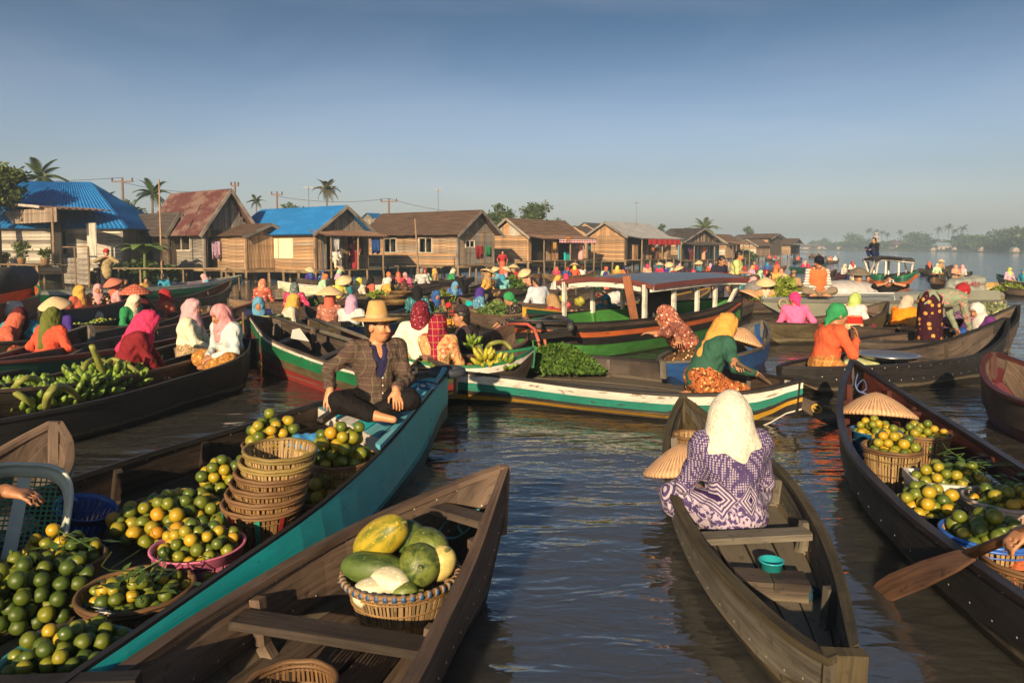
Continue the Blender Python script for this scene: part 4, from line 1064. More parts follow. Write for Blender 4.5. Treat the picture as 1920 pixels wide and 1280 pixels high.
simple_boat('redblue', 'red and blue hulled boat of the woman in white with lilac scarf', (612, 612), (790, 570), .9, .32, .45, .5, P_RED, inm=W_DARK, railm=P_NAVY, stripes=((.02, .3, P_BLUE),), ribs=3)
simple_boat('crowda', 'boat of chatting women in yellow orange and white scarves', (628, 548), (775, 538), .95, .30, .42, .42, W_BROWN, ribs=2)
simple_boat('bananaheap', 'boat heaped with yellow green bananas', (650, 562), (850, 530), .95, .30, .42, .42, W_DARK, inm=W_BROWN, ribs=2)
simple_boat('tealwoman', 'boat with leafy greens before the woman in teal', (705, 588), (912, 552), 1.0, .34, .46, .52, W_OLIVE, inm=W_BROWN, railm=W_GREY, ribs=2)
simple_boat('whiteman', 'dark boat of the man in white shirt', (720, 530), (888, 519), .95, .32, .45, .45, W_DARK, ribs=2)
simple_boat('bluewoman', 'boat with basin and bananas beside the woman in blue', (795, 556), (925, 527), .95, .36, .5, .5, W_TAN, inm=W_DARK, ribs=2)
simple_boat('farhats', 'boat of the woman in sky blue scarf', (868, 541), (1010, 528), .9, .30, .42, .42, W_BROWN, ribs=2)
simple_boat('greensboat', 'teal sided boat with cabbages and the black dotted woman', (862, 558), (1022, 582), 1.0, .32, .5, .55, W_BROWN, inm=P_TEAL, railm=W_TAN, ribs=3)
simple_boat('yellowman', 'boat of the man in pale shirt and brown cap', (960, 566), (1110, 550), .95, .32, .45, .45, W_BROWN, ribs=2)
simple_boat('yellowbow', 'yellow bowed boat with green rail loaded with gourds', (984, 577), (1330, 540), 1.1, .38, .72, .55, W_BROWN, inm=W_DARK, railm=P_YELL, stripes=((.02, .3, P_DGREEN),), ribs=3)
simple_boat('capman', 'reddish railed boat of the man in grey cap', (800, 668), (986, 596), .95, .36, .45, .6, W_DARK, inm=W_BROWN, railm=paint((.20, .09, .07), (.1, .07, .05), .34), ribs=4, thwarts=(.3,))
simple_boat('redscarf', 'white and green railed boat of the two crimson scarved women', (744, 664), (1000, 652), 1.0, .36, .45, .5, W_DARK, inm=W_DARK, railm=P_GREEN, stripes=((.02, .2, P_WHITE),), ribs=4)
simple_boat('pinkpair', 'boat of the women in yellow and pink scarves', (1005, 540), (1095, 532), .9, .28, .4, .4, W_BROWN, ribs=1)
simple_boat('violetscarf', 'boat of the woman in coral with violet scarf', (1080, 541), (1195, 528), .9, .30, .42, .42, W_DARK, ribs=1)
simple_boat('redhull', 'empty red painted boat near the orange shop', (1128, 524), (1206, 516), .8, .30, .5, .5, P_RED, railm=P_WHITE, ribs=1)
simple_boat('longyellow', 'long boat with yellow and white rail moored at the shop', (970, 492), (1200, 486), 1.2, .45, .6, .75, W_TAN, inm=W_DARK, railm=P_YELL, stripes=((.02, .25, P_YELL), (.25, .5, P_WHITE)), ribs=1)
simple_boat('shoppers', 'crowded boat beyond the roofed boat', (1170, 534), (1330, 520), 1.0, .30, .42, .42, W_BROWN, ribs=1)
simple_boat('standers', 'boat of the two bareheaded men beyond the roofed boat', (1270, 590), (1420, 548), .95, .30, .42, .42, W_BROWN, ribs=1)
simple_boat('bananastand', 'boat loaded with upright banana bunches and straw hats', (1368, 560), (1530, 551), 1.0, .30, .42, .42, W_DARK, railm=P_MAROON, ribs=2)
simple_boat('graysack', 'boat with a grey tarp between banana sellers', (1365, 541), (1490, 528), .9, .28, .42, .42, W_BROWN, ribs=1)
simple_boat('capcrowd', 'dark bowed boat of the woman in magenta', (1462, 536), (1567, 505), .9, .34, .45, .75, W_DARK, railm=W_BROWN, ribs=1)
simple_boat('bluetarp', 'boat with blue and red cover beside the photographer', (1640, 538), (1596, 515), .8, .36, .5, .6, P_MAROON, inm=W_DARK, railm=P_BLUE, ribs=1)
simple_boat('pinklime', 'brown boat of the women in pink and lime scarves', (1412, 602), (1664, 566), 1.05, .36, .42, .66, W_OLIVE, inm=W_BROWN, railm=W_DARK, ribs=4, thwarts=(.86,))
simple_boat('tangerine', 'boat of the woman in tangerine shirt and grey scarf', (1600, 612), (1780, 572), .9, .30, .42, .5, W_DARK, ribs=2)
simple_boat('greenscarf', 'black riveted boat of the woman in orange with green headscarf',
     (1462, 688), (1888, 597), 1.0, .33, .34, .74, W_BLACK, inm=W_DARK, railm=W_BLACK, stripes=((.93, 1., W_TAN),), ribs=4, thwarts=(.58,), zp=3, nails=True)
simple_boat('tubs', 'dark boat with woven tubs and a stooping woman', (1606, 638), (1908, 573), 1.0, .34, .36, .76, W_DARK, inm=W_BROWN, railm=W_BLACK, stripes=((.93, 1., W_TAN),), ribs=3, zp=3)
simple_boat('rightedge', 'dark red boat bow entering at the right edge', (1862, 662), (2250, 800), 1.0, .40, .62, .5, W_DARK, inm=W_BROWN, railm=W_RED, lowerm=P_MAROON, ribs=3)
simple_boat('blueboat', 'blue sided boat behind the woman in green', (1244, 678), (1430, 602), .95, .36, .40, .58, P_BLUE, inm=W_GREY, railm=W_GREY, ribs=4, thwarts=(.15,))
simple_boat('leftedge', 'small white and blue tipped boat at the left edge', (104, 793), (-260, 990), .8, .32, .56, .4, W_BROWN, inm=W_BROWN, railm=W_BROWN, stripes=((.02, .4, P_WHITE), (.4, 1., P_BLUE)), ribs=3)
# ---- far small boats
FARB = 'small boats out on the open river'
for key, lab, a, b, bm, m in (('f1', 'small boat rowing toward the market with a lone red scarved rower', (1597, 506), (1597, 496.5), .8, W_OLIVE), ('f2', 'low boat with a brown hat and dark dressed pair', (1722, 503), (1786, 497), .8, W_DARK), ('f3', 'green tipped boat pointing at the roofed boats', (1762, 514), (1752, 502), .9, W_OLIVE), ('f4', 'thin black boat of the pair in white', (1776, 510), (1822, 509), .7, W_BLACK), ('f5', 'green ended boat with vegetables by the bamboo raft', (1870, 514), (1990, 528), .9, P_DGREEN), ('f6', 'boat beside the raft carrying greens', (1876, 530), (2010, 536), .9, W_BROWN), ('f7', 'far boat with two rowers in white', (1548, 487), (1572, 485), .8, W_TAN), ('f8', 'tiny boat with one figure near the far houses', (1436, 483), (1448, 482.5), .8, W_DARK), ('f9', 'tiny white boat below the last house', (1450, 484), (1460, 482), .8, P_WHITE), ('f10', 'far dark boat left of the camera crowd', (1488, 487), (1502, 483), .8, W_DARK), ('f11', 'tiny dark boat in mid river', (1531, 478), (1537, 477.5), .9, W_DARK), ('f12', 'tiny brown boat in mid river', (1540, 480), (1547, 479.5), .9, W_BROWN), ('f13', 'tiny boat with red figure', (1519, 479), (1526, 478.5), .9, W_BROWN), ('f14', 'tan boat behind the grey tarp', (1752, 520), (1800, 528), .9, W_TAN)):
    simple_boat(key, lab, a, b, bm, .26, .45, .45, m, detail=0, ribs=0, group=FARB)

# ---- roofed passenger boats
def roofed(key, label, L, R, hm, stripes, lowerm, roofz, t0, t1, roofm, fascia, postm, inm, nposts=5, hang=.12, railm=None, crown=.09, **kw):
    b = boat(key, label, L, R, hm, inm=inm, railm=railm or W_BLACK, stripes=stripes, lowerm=lowerm, ribs=3, name='roofed_boat', floor=.12, **kw)
    root, org, n = b['root'], b['org'], b['n']; i0, i1 = int(t0*(n-1)), int(t1*(n-1)); Lr, Rr = b['L'], b['R']
    ss = range(i0, i1+1); Lp = np.array([Lr[i] for i in ss]); Rp = np.array([Rr[i] for i in ss]); Cp = (Lp+Rp)/2; out = np.array([nrm(Rp[k]-Lp[k]) for k in range(len(Cp))])
    hw = np.linalg.norm(Rp-Lp, axis=1)/2; hw = np.maximum(hw, hw.max()*.72)
    Lp = Cp - out*hw[:, None]; Rp = Cp + out*hw[:, None]; arch = np.sin(np.linspace(0, pi, len(Cp)))*crown
    rows = []; M_ = 8
    for j in range(M_+1):
        s = -1 + 2*j/M_; q = Cp + out*(hw*s*(1+hang))[:, None]; q[:, 2] = roofz + arch + .10*(1-s*s); rows.append(q)
    for j in range(M_): mb = MB(org); mb.ribbon(rows[j], rows[j+1]*.998 + rows[j]*.002, V(0, 0, -.03)); mb.build('roof_board', roofm, root)
    for j, sg in ((0, -1), (M_, 1)):
        a = rows[j] + out*sg*.012; mb = MB(org); mb.ribbon(a + V(0, 0, .015), a - V(0, 0, .07), out*sg*.02); mb.build('fascia', fascia, root)
        mb = MB(org); a2 = rows[j] - out*sg*.06; mb.ribbon(a2 - V(0, 0, .035), a2 - V(0, 0, .12), out*sg*.04); mb.build('roof_beam', postm, root)
    for k in (0, -1):
        q = np.array([r[k] for r in rows]); ax = nrm(Cp[-1]-Cp[0])*(1 if k == -1 else -1)
        mb = MB(org); mb.ribbon(q + V(0, 0, .012) + ax*.01, q - V(0, 0, .07) + ax*.01, ax*.02); mb.build('fascia', fascia, root)
        q = q[1:-1]; mb = MB(org); mb.ribbon(q - V(0, 0, .075), q - V(0, 0, .16), ax*-.03); mb.build('roof_beam', postm, root)
    for k in range(nposts):
        f = k/(nposts-1)*(len(Cp)-1); i = int(f)
        for Q, sg, rl in ((Lp, -1, Lr), (Rp, 1, Rr)):
            p = Q[i] - out[i]*sg*.05; foot = rl[i0+i] - out[i]*sg*.05
            mb = MB(org); mb.beam(V(foot[0], foot[1], rl[i0+i][2]-.05), V(p[0], p[1], roofz + arch[i] + .0), .075, .06, up=out[i]); mb.build('roof_post', postm, root)
    return b
kn = PR([(992, 600, .66), (1085, 606, .60), (1200, 599, .58), (1292, 588, .58), (1352, 574, .62), (1390, 556, .72)])
kf = [p + V(-.92, .62, 0)*w for p, w in zip(kn, (0, 1.05, 1.5, 1.6, 1.25, .0))]
roofed('klotok', 'open roofed passenger boat with white posts and green black hull', kf, kn, W_BLACK, ((.02, .12, W_DARK), (.22, .34, P_ORANGE), (.86, .93, W_TAN)), P_LGREEN, 1.14, .38, .88, paint((.13, .16, .21), (.2, .2, .22), .3, .35), paint((.13, .035, .03), (.08, .05, .04), .33), P_WHITE, P_LGREEN, 5, railm=W_BLACK, riser=(.1, .3), crown=.04)
k2n = PR([(1628, 514, .55), (1650, 514, .52), (1690, 516, .52), (1722, 506, .75)]); k2f = [p + V(.3, 1.4, 0)*w for p, w in zip(k2n, (0, 1, 1, 0))]
roofed('klotok2', 'distant roofed boat with a man sitting on its roof', k2f, k2n, P_DGREEN, ((.02, .2, P_GREEN), (.5, .9, P_ORANGE)), P_ORANGE, 1.18, .05, .9, W_DARK, W_BLACK, P_WHITE, W_DARK, 5)
# stern gear of the near roofed boat
K = BOATS['klotok']; kr = K['root']; ko = K['org']
def kpart(name, m, pts, r, seg=8): mb = MB(ko); mb.tube(pts, r, seg); return mb.build(name, m, kr, True)
A0 = P(992, 600, .66)
kpart('tiller', plain((.40, .09, .06), .5), [P(952, 606, .62), P(990, 608, .62), P(1003, 618, .56), P(1010, 640, .42)], .025)
kpart('tiller', plain((.03, .03, .035), .5), [P(948, 600, .68), P(1000, 601, .68), P(1075, 603, .66)], .022)
th = np.linspace(pi*1.02, -.15, 14)
kpart('exhaust_hose', plain((.05, .05, .05), .6), [P(1040 + 30*cos(a), 612 - 18*sin(a), .62) for a in th], .045)
mb = MB(ko); mb.beam(P(992, 632, .45), P(1078, 622, .50), .10, .10); mb.build('rudder_beam', W_BLACK, kr)
for px in (1009, 1021): kpart('rudder_rod', plain((.35, .09, .05), .6), [P(px, 636, .42), P(px+6, 668, .16)], .022)
kpart('mooring_post', W_TAN, [P(986, 668, .0), P(988, 605, .5), P(987, 590, .65)], .02)
mb = MB(ko); q0, q1 = P(1190, 602, .55), PD(1174, 517, P(1190, 602, .55)[1]-.1); mb.beam(q0, q1, .13, .04, up=(0, 1, 0)); mb.build('leaning_plank', wood((.20, .075, .035), .5), kr)
mb = MB(ko); mb.ribbon(PR([(1012, 596, .62), (1012, 640, .4)]), PR([(1000, 596, .62), (1000, 640, .4)]), V(0, .04, 0)); mb.build('stern_board', P_GREEN, kr)
mb = MB(ko); c0 = K['C'][16]*V(1, 1, 0); mb.tube([c0 + V(-.2, -.1, z) for z in (.12, .5, .9, 1.0)], [.36, .40, .3, .15], 12); mb.build('dark_cover', plain((.02, .02, .022), .7), kr, True)
pl = empty('spare_planks', P(1205, 517, 1.22)); tag(pl, 'weathered boards lying on the roofed boat', 'boards')
for k in range(3): mb = MB(); mb.box((.0+.1*k, .12*k, .02+.0*k), (1.35-.2*k, .14, .03), [nrm(V(1, .05*k, 0)), nrm(V(-.05*k, 1, 0)), V(0, 0, 1)]); mb.build('board', W_TAN, pl)

# ---- speedboat
def speedboat():
    GREYH = plain((.17, .18, .145), .5, .15, 3., .05); DECK = plain((.24, .27, .27), .55, .12, 3., .05)
    A, B_ = P(1428, 562, .62), P(1838, 560, .62); n = 17; t = np.linspace(0, 1, n); d = nrm(B_-A); s = V(d[1], -d[0], 0)
    C = A + (B_-A)*t[:, None]; hw = .78*np.minimum(1, (t*1.9))**.55; hw = np.maximum(hw, .06)
    C = C - s*.0; org = C[n//2].copy(); org[2] = 0
    root = empty('speedboat', org); tag(root, 'grey speedboat with long foredeck and an orange figure and shadow painted on its side', 'speedboat')
    C = C - s[None]*0; near = C + s*hw[:, None]; far = C - s*hw[:, None]
    zk = np.where(t < .3, .62 - (.62+.18)*(t/.3)**.7, -.18)
    for rail, sg in ((near, 1), (far, -1)):
        ch = C + s*sg*(hw*.82)[:, None]; ch[:, 2] = np.maximum(zk + .16, -.02)*.7; kl = C.copy(); kl[:, 2] = zk
        mb = MB(org); mb.ribbon(rail, ch, -s*sg*.02); mb.build('hull', GREYH, root); mb = MB(org); mb.ribbon(ch, kl, V(0, 0, .02)); mb.build('hull_bottom', GREYH, root)
        rb = MB(org); rb.ribbon(rail + s*sg*.03 + V(0, 0, .03), rail + s*sg*.03 - V(0, 0, .03), -s*sg*.03); rb.build('rub_rail', plain((.08, .08, .075), .5), root)
    m = []; 
    dk = MB(org); dn = near.copy(); df = far.copy(); cr = C.copy(); cr[:, 2] += .06 + .10*sstep(.25, .6, t)
    dk.ribbon(dn, cr, V(0, 0, -.02)); dk.ribbon(cr, df, V(0, 0, -.02)); dk.build('deck', DECK, root)
    tr = MB(org); e = n-1; tr.ribbon([near[e], far[e]], [near[e]*[1, 1, 0] + V(0, 0, -.1), far[e]*[1, 1, 0] + V(0, 0, -.1)], d*.03); tr.build('transom', GREYH, root)
    # raised cabin side on the aft half, then painted figure and shadow ovals
    i0 = 9; cs = near[i0:] - s*.12; hi = cs.copy(); hi[:, 2] += .12 + .10*sstep(0, .5, np.linspace(0, 1, n-i0)); hi -= s*.08
    mb = MB(org); mb.ribbon(cs, hi, -s*.02); mb.build('coaming', GREYH, root)
    for k, px in enumerate((1798, 1826)):
        q = P(px, 578, .42) ; q = near[int(round((px-1428)/410*(n-1)))].copy(); w = MB(org); q[2] = .34
        a = [(cos(x)*.15, sin(x)*.18) for x in np.linspace(0, 2*pi, 18, endpoint=False)]
        w.add([q - s*.015 + d*x + V(0, 0, z) for x, z in a] + [q + s*.012 + d*x + V(0, 0, z) for x, z in a], [tuple(range(17, -1, -1)), tuple(range(18, 36))] + [(i, (i+1) % 18, 18+(i+1) % 18, 18+i) for i in range(18)])
        w.build('window', plain(((.30, .08, .02), (.07, .085, .10))[k], .25, .05, bump=0), root)  # orange figure first, then its cast shadow painted dark grey
    # bow ring, handrail
    q = A + d*.35 + s*.25; mb = MB(org); a = [q + s*.05 + d*(.09*cos(x)) + V(0, 0, .09*sin(x)-.06) for x in np.linspace(0, 2*pi, 16)]; mb.tube(a, .022, 6); mb.build('bow_ring', plain((.3, .22, .12), .5), root)
    pts = [A + d*.6 + s*.3 + V(0, 0, .03), A + d*.62 + s*.3 + V(0, 0, .17), A + d*2.6 + s*.62 + V(0, 0, .17), A + d*2.62 + s*.62 + V(0, 0, .02)]
    mb = MB(org); mb.tube(pts, .016, 6); mb.build('handrail', plain((.6, .6, .6), .35, .05, metal=.5), root)
    return A, B_, d, s, org, near
SPD = speedboat()
# ------------------------------------------------------------------ people: implicit surfaces meshed as one skin
def _ev(Pt, prims, wr=None):
    d = np.full(len(Pt), 9., np.float32)
    for p in prims:
        if p[0] == 'c':
            _, a, b, ra, rb, k, op = p; ba = (b-a).astype(np.float32); pa = Pt - a.astype(np.float32); L2 = max(1e-8, float(ba@ba))
            t = np.clip(pa@ba/L2, 0, 1); q = pa - t[:, None]*ba; di = np.sqrt((q*q).sum(1)) - (ra + (rb-ra)*t)
        else:
            _, c, r, R, k, op = p; q = (Pt - c.astype(np.float32)) @ R.astype(np.float32)
            k0 = np.sqrt(((q/r)**2).sum(1)); k1 = np.sqrt(((q/(r*r))**2).sum(1)) + 1e-6; di = k0*(k0-1)/k1
        if op == 'u':
            h = np.clip(.5 + .5*(d-di)/k, 0, 1); d = d*(1-h) + di*h - k*h*(1-h)
        else:
            di = -di; h = np.clip(.5 - .5*(d-di)/k, 0, 1); d = d*(1-h) + di*h + k*h*(1-h)
    if wr is not None: d = d + wr(Pt)
    return d
def sdf_mesh(name, prims, vox, wr=None, colf=None):
    lo = np.full(3, 9.); hi = np.full(3, -9.)
    for p in prims:
        if p[-1] != 'u': continue
        if p[0] == 'c':
            m = max(p[3], p[4]); lo = np.minimum(lo, np.minimum(p[1], p[2])-m); hi = np.maximum(hi, np.maximum(p[1], p[2])+m)
        else: m = float(np.max(p[2])); lo = np.minimum(lo, p[1]-m); hi = np.maximum(hi, p[1]+m)
    lo -= 3*vox; hi += 3*vox; B = 4
    nb = np.ceil((hi-lo)/(vox*B)).astype(int); nd = nb*B
    g = [lo[i] + (np.arange(nb[i])*B + (B-1)/2)*vox for i in range(3)]
    cc = np.stack(np.meshgrid(*g, indexing='ij'), -1).reshape(-1, 3).astype(np.float32)
    dc = _ev(cc, prims); act = np.abs(dc) < vox*B*1.25 + (.012 if wr else 0)
    val = np.repeat(np.repeat(np.repeat(dc.reshape(nb), B, 0), B, 1), B, 2)
    ai = np.argwhere(act.reshape(nb)); off = np.stack(np.meshgrid(*[np.arange(B)]*3, indexing='ij'), -1).reshape(-1, 3)
    idx = (ai[:, None, :]*B + off[None]).reshape(-1, 3); pts = (lo + idx*vox).astype(np.float32)
    val[idx[:, 0], idx[:, 1], idx[:, 2]] = _ev(pts, prims, wr)
    ins = val < 0
    c8 = [(x, y, z) for x in (0, 1) for y in (0, 1) for z in (0, 1)]
    sh = tuple(nd-1); cnt = np.zeros(sh, np.int8)
    for x, y, z in c8: cnt += ins[x:x+sh[0], y:y+sh[1], z:z+sh[2]]
    cells = np.argwhere((cnt > 0) & (cnt < 8)); M = len(cells)
    cv = np.stack([val[cells[:, 0]+x, cells[:, 1]+y, cells[:, 2]+z] for x, y, z in c8], 1)
    acc = np.zeros((M, 3)); num = np.zeros(M); corner = np.array(c8, float)
    for a in range(8):
        for b in range(a+1, 8):
            if np.abs(corner[a]-corner[b]).sum() != 1: continue
            m = (cv[:, a] < 0) != (cv[:, b] < 0); t = cv[m, a]/(cv[m, a]-cv[m, b]+1e-12)
            acc[m] += corner[a] + t[:, None]*(corner[b]-corner[a]); num[m] += 1
    vs = lo + (cells + acc/num[:, None])*vox
    vid = np.full(sh, -1, np.int64); vid[cells[:, 0], cells[:, 1], cells[:, 2]] = np.arange(M)
    fs = []
    for ax in range(3):
        o1, o2 = [(1, 2), (2, 0), (0, 1)][ax]
        s0 = [slice(None)]*3; s1 = [slice(None)]*3; s0[ax] = slice(0, -1); s1[ax] = slice(1, None)
        ch = ins[tuple(s0)] != ins[tuple(s1)]; e = np.argwhere(ch)
        e = e[(e[:, o1] > 0) & (e[:, o2] > 0) & (e[:, o1] < sh[o1]) & (e[:, o2] < sh[o2]) & (e[:, ax] < sh[ax])]
        d1 = np.zeros(3, int); d1[o1] = 1; d2 = np.zeros(3, int); d2[o2] = 1
        q = np.stack([vid[tuple((e-d1-d2).T)], vid[tuple((e-d2).T)], vid[tuple(e.T)], vid[tuple((e-d1).T)]], 1)
        flip = ~ins[tuple(e.T)]; q[flip] = q[flip][:, ::-1]; fs.append(q[(q >= 0).all(1)])
    fs = np.concatenate(fs)
    me = bpy.data.meshes.new(name); me.vertices.add(M); me.vertices.foreach_set('co', vs.astype(np.float32).ravel())
    me.loops.add(fs.size); me.loops.foreach_set('vertex_index', fs.astype(np.int32).ravel())
    me.polygons.add(len(fs)); me.polygons.foreach_set('loop_start', np.arange(0, fs.size, 4, dtype=np.int32))
    me.polygons.foreach_set('use_smooth', np.ones(len(fs), bool)); me.update(); me.validate()
    if colf is not None:
        c = np.ones((M, 4), np.float32); c[:, :3] = colf(vs); at = me.color_attributes.new('Col', 'FLOAT_COLOR', 'POINT'); at.data.foreach_set('color', c.ravel())
    return me

def RX(a): c, s = cos(a), sin(a); return np.array([[1, 0, 0], [0, c, -s], [0, s, c]])
def RY(a): c, s = cos(a), sin(a); return np.array([[c, 0, s], [0, 1, 0], [-s, 0, c]])
def RZ(a): c, s = cos(a), sin(a); return np.array([[c, -s, 0], [s, c, 0], [0, 0, 1]])
I3 = np.eye(3)
def C_(a, b, ra, rb=None, k=.03, op='u'): return ('c', np.asarray(a, float), np.asarray(b, float), ra, ra if rb is None else rb, k, op)
def E_l(c, r, R=I3, k=.02, op='u'): return ('e', np.asarray(c, float), np.asarray(r, np.float32), R, k, op)
def ik(S, T, l1, l2, pole):
    d = T - S; L = np.linalg.norm(d); L = min(L, (l1+l2)*.995); u = nrm(d); T = S + u*L
    a = (l1*l1 - l2*l2 + L*L)/(2*L); h = sqrt(max(0, l1*l1 - a*a)); q = pole - u*(pole@u); return S + u*a + nrm(q)*h, T

POSE = {  # pelvis height, legs (knee, ankle) for the right side (+x); mirrored for the left
    'cross': (.12, (.27, .25, .14), (-.05, .31, .06)), 'kneel': (.22, (.13, .36, .07), (.10, -.10, .05)),
    'squat': (.22, (.17, .30, .44), (.13, .18, .06)), 'stand': (.84, (.09, .02, .45), (.09, -.01, .07)), 'chair': (.45, (.12, .40, .46), (.12, .42, .07)), 'bend': (.80, (.10, .05, .43), (.10, .0, .07))}
def person_parts(pose='cross', lean=6, side=0, twist=0, hy=0, hp=0, wl=None, wr=None, vox=.02, scarf='long', hem=.9, sleeve=.95, male=False, hat=None, skirt=True, knees=None, hijab_tail=False, open_shirt=False, fl=None, fr=None, legs=True, stache=False, fat=1.0, wide=False):
    z0, kn, an = POSE[pose]; R_l = RZ(radians(twist)) @ RY(radians(side)) @ RX(-radians(lean)); pel = V(0, 0, z0)
    T = lambda p: pel + R_l @ (np.asarray(p, float))
    waist, chest, neckb = T((0, .0, .16)), T((0, .015, .32)), T((0, .015, .44)); sh = {s: T((s*.165, .015, .395)) for s in (-1, 1)}
    Rh = RZ(radians(twist+hy)) @ RX(-radians(lean*.45+hp)); head = T((0, .03, .50)) + Rh @ V(0, .01, .075); H = lambda p: head + Rh @ np.asarray(p, float)
    J = dict(head=head, Rh=Rh)
    B = [C_(pel, waist, .125, .105), C_(waist, chest, .105, .115), C_(sh[-1], sh[1], .055, .055, .05), C_(T((-.05, 0, .30)), T((.05, 0, .30)), .11, .11, .05), C_(neckb - V(0, 0, .03), H((0, -.015, -.06)), .055, .048, .03)]
    B += [E_l(H((0, -.012, .025)), (.076, .094, .090), Rh), E_l(H((0, .022, -.028)), (.062, .073, .082), Rh, .02), E_l(H((0, .045, -.083)), (.042, .040, .034), Rh, .025)]
    hd = vox < .016
    if hd:
        B += [C_(H((0, .088, .005)), H((0, .106, -.030)), .009, .014, .012), C_(H((-.038, .078, .026)), H((.038, .078, .026)), .012, .012, .015), C_(H((-.018, .086, -.062)), H((.018, .086, -.062)), .010, .010, .01)]
        for s in (-1, 1):
            B += [E_l(H((s*.034, .064, -.028)), (.024, .022, .02), Rh, .02), E_l(H((s*.032, .098, .002)), (.019, .014, .011), Rh, .01, 's'), E_l(H((s*.032, .078, .002)), (.013, .012, .010), Rh, .004), E_l(H((s*.078, -.005, -.012)), (.011, .022, .032), Rh, .01)]
    arms = {}
    dflt = {'cross': (.12, .30, .20), 'kneel': (.13, .30, .28), 'squat': (.15, .36, .40), 'stand': (.25, .08, .80), 'chair': (.14, .34, .52), 'bend': (.12, .62, .35)}[pose]
    for s, w in ((-1, wl), (1, wr)):
        tg = V(*w) if w is not None else V(dflt[0]*s, dflt[1], dflt[2]); el, wrst = ik(sh[s], tg, .27, .245, V(s*.8, -.7, -.55)); arms[s] = (el, wrst)
        B += [C_(sh[s], el, .045, .038), C_(el, wrst, .037, .026)]
        fd = (fr if s == 1 else fl); fd = nrm(V(*fd)) if fd is not None else nrm(nrm(wrst-el) + V(0, 0, -.25))
        if hd:
            up = V(0, 0, 1.) if abs(fd[2]) < .85 else V(0, 1., 0); sd = nrm(np.cross(fd, up))*s; pn = nrm(np.cross(sd, fd))*s
            if pn[2] > 0: pn = -pn
            kc = wrst + fd*.085
            B += [C_(wrst, wrst + fd*.03, .026, .024, .015), C_(wrst + fd*.035 - sd*.018, kc - sd*.024, .017, .014, .012), C_(wrst + fd*.035 + sd*.018, kc + sd*.024, .017, .014, .012), C_(wrst+fd*.04, kc, .018, .014, .012)]
            for q, ln in ((-.031, .062), (-.011, .075), (.010, .080), (.030, .070)):
                b0 = kc + sd*q*s*(-1); m_ = b0 + nrm(fd + pn*.25 + sd*q*2*s*-1)*ln*.55; e_ = m_ + nrm(fd + pn*.9)*ln*.5
                B += [C_(b0, m_, .0095, .0085, .004), C_(m_, e_, .0085, .0070, .003)]
            tb = wrst + fd*.03 + sd*(-.028 if s*1 else 0)*1; tm = tb + nrm(fd*.8 - sd*.75 + pn*.2)*.045; te = tm + nrm(fd - sd*.2 + pn*.35)*.035
            B += [C_(tb, tm, .013, .011, .008), C_(tm, te, .0105, .008, .004)]
        else: B += [C_(wrst, wrst + fd*.075, .030, .024, .02), C_(wrst + fd*.07, wrst + fd*.15, .025, .014, .015)]
    hips = {s: T((s*.085, 0, 0)) if pose in ('cross',) else pel + V(s*.085, 0, 0) for s in (-1, 1)}; L = {}
    for s in (-1, 1):
        K_ = V(kn[0]*s, kn[1], kn[2]); A_ = V(an[0]*s, an[1], an[2])
        if knees: K_, A_ = (V(*knees[0 if s == -1 else 1][0]), V(*knees[0 if s == -1 else 1][1]))
        L[s] = (hips[s], K_, A_)
        fdir = nrm(V(A_[0]-K_[0], A_[1]-K_[1], 0)) if pose in ('cross', 'kneel') else V(s*.2, 1, 0)
        B += [C_(hips[s], K_, .085, .058), C_(K_, A_, .054, .036), C_(A_, A_ + fdir*.14 - V(0, 0, .02), .036, .026, .02)]
    def colf(v):
        c = np.ones((len(v), 3)); q = (v - head) @ Rh
        if hd:
            for s in (-1, 1):
                e = np.sqrt(((q - [s*.032, .088, .002])**2*[1, .3, 2.2]).sum(1)); c[e < .011] = (1.2, 1.7, 2.4); e2 = np.sqrt(((q - [s*.032, .09, .002])**2*[1, .2, 1]).sum(1)); c[e2 < .008] = (.10, .09, .10)
                b_ = (np.abs(q[:, 0]-s*.033) < .023) & (np.abs(q[:, 2]-.026) < .0065) & (q[:, 1] > .055); c[b_] = (.15, .13, .13)
            lp = (np.abs(q[:, 0]) < .024) & (np.abs(q[:, 2]+.063) < .009) & (q[:, 1] > .07); c[lp] = (1.05, .62, .6)
            if stache: m_ = (np.abs(q[:, 0]) < .028) & (np.abs(q[:, 2]+.047) < .006) & (q[:, 1] > .07); c[m_] = (.2, .18, .18)
        return c
    parts = [('body', sdf_mesh('body', B, vox, None, colf), 'skin')]
    wrk = lambda a, f: (lambda p: a*(np.sin(f*p[:, 2] + 9*p[:, 0] + 3*np.sin(f*.7*p[:, 1])) * np.sin(f*.55*p[:, 0] + f*.4*p[:, 1] + 2)))
    ft = .022*fat
    S = [C_(pel + (T((0, 0, .0))-pel), waist, .128+ft, .112+ft, .05), C_(waist, chest, .112+ft, .12+ft, .05), C_(sh[-1], sh[1], .056+ft, .056+ft, .06), C_(T((-.055, 0, .30)), T((.055, 0, .30)), .112+ft, .112+ft, .05)]
    if not male: S += [E_l(T((s*.065, .085, .27)), (.062, .055, .06), R_l, .05) for s in (-1, 1)]
    for s in (-1, 1):
        el, w_ = arms[s]; S += [C_(sh[s], el, .062, .052, .04)]
        if sleeve > .5: S += [C_(el, el + (w_-el)*sleeve, .052, .040 if not male else .046, .03)]
    if pose in ('stand', 'bend'): S += [C_(pel + V(0, 0, .02), pel + V(0, 0, -.10), .16, .15, .05)]
    S += [C_(H((0, -.02, -.09)), T((0, .05, .60)), .072, .060, .02, 's')]
    if open_shirt: S += [C_(T((0, .085, .53)), T((0, .172, .13)), .082, .020, .010, 's')]
    parts.append(('shirt', sdf_mesh('shirt', S, vox, wrk(.0055, 42)), 'shirt'))
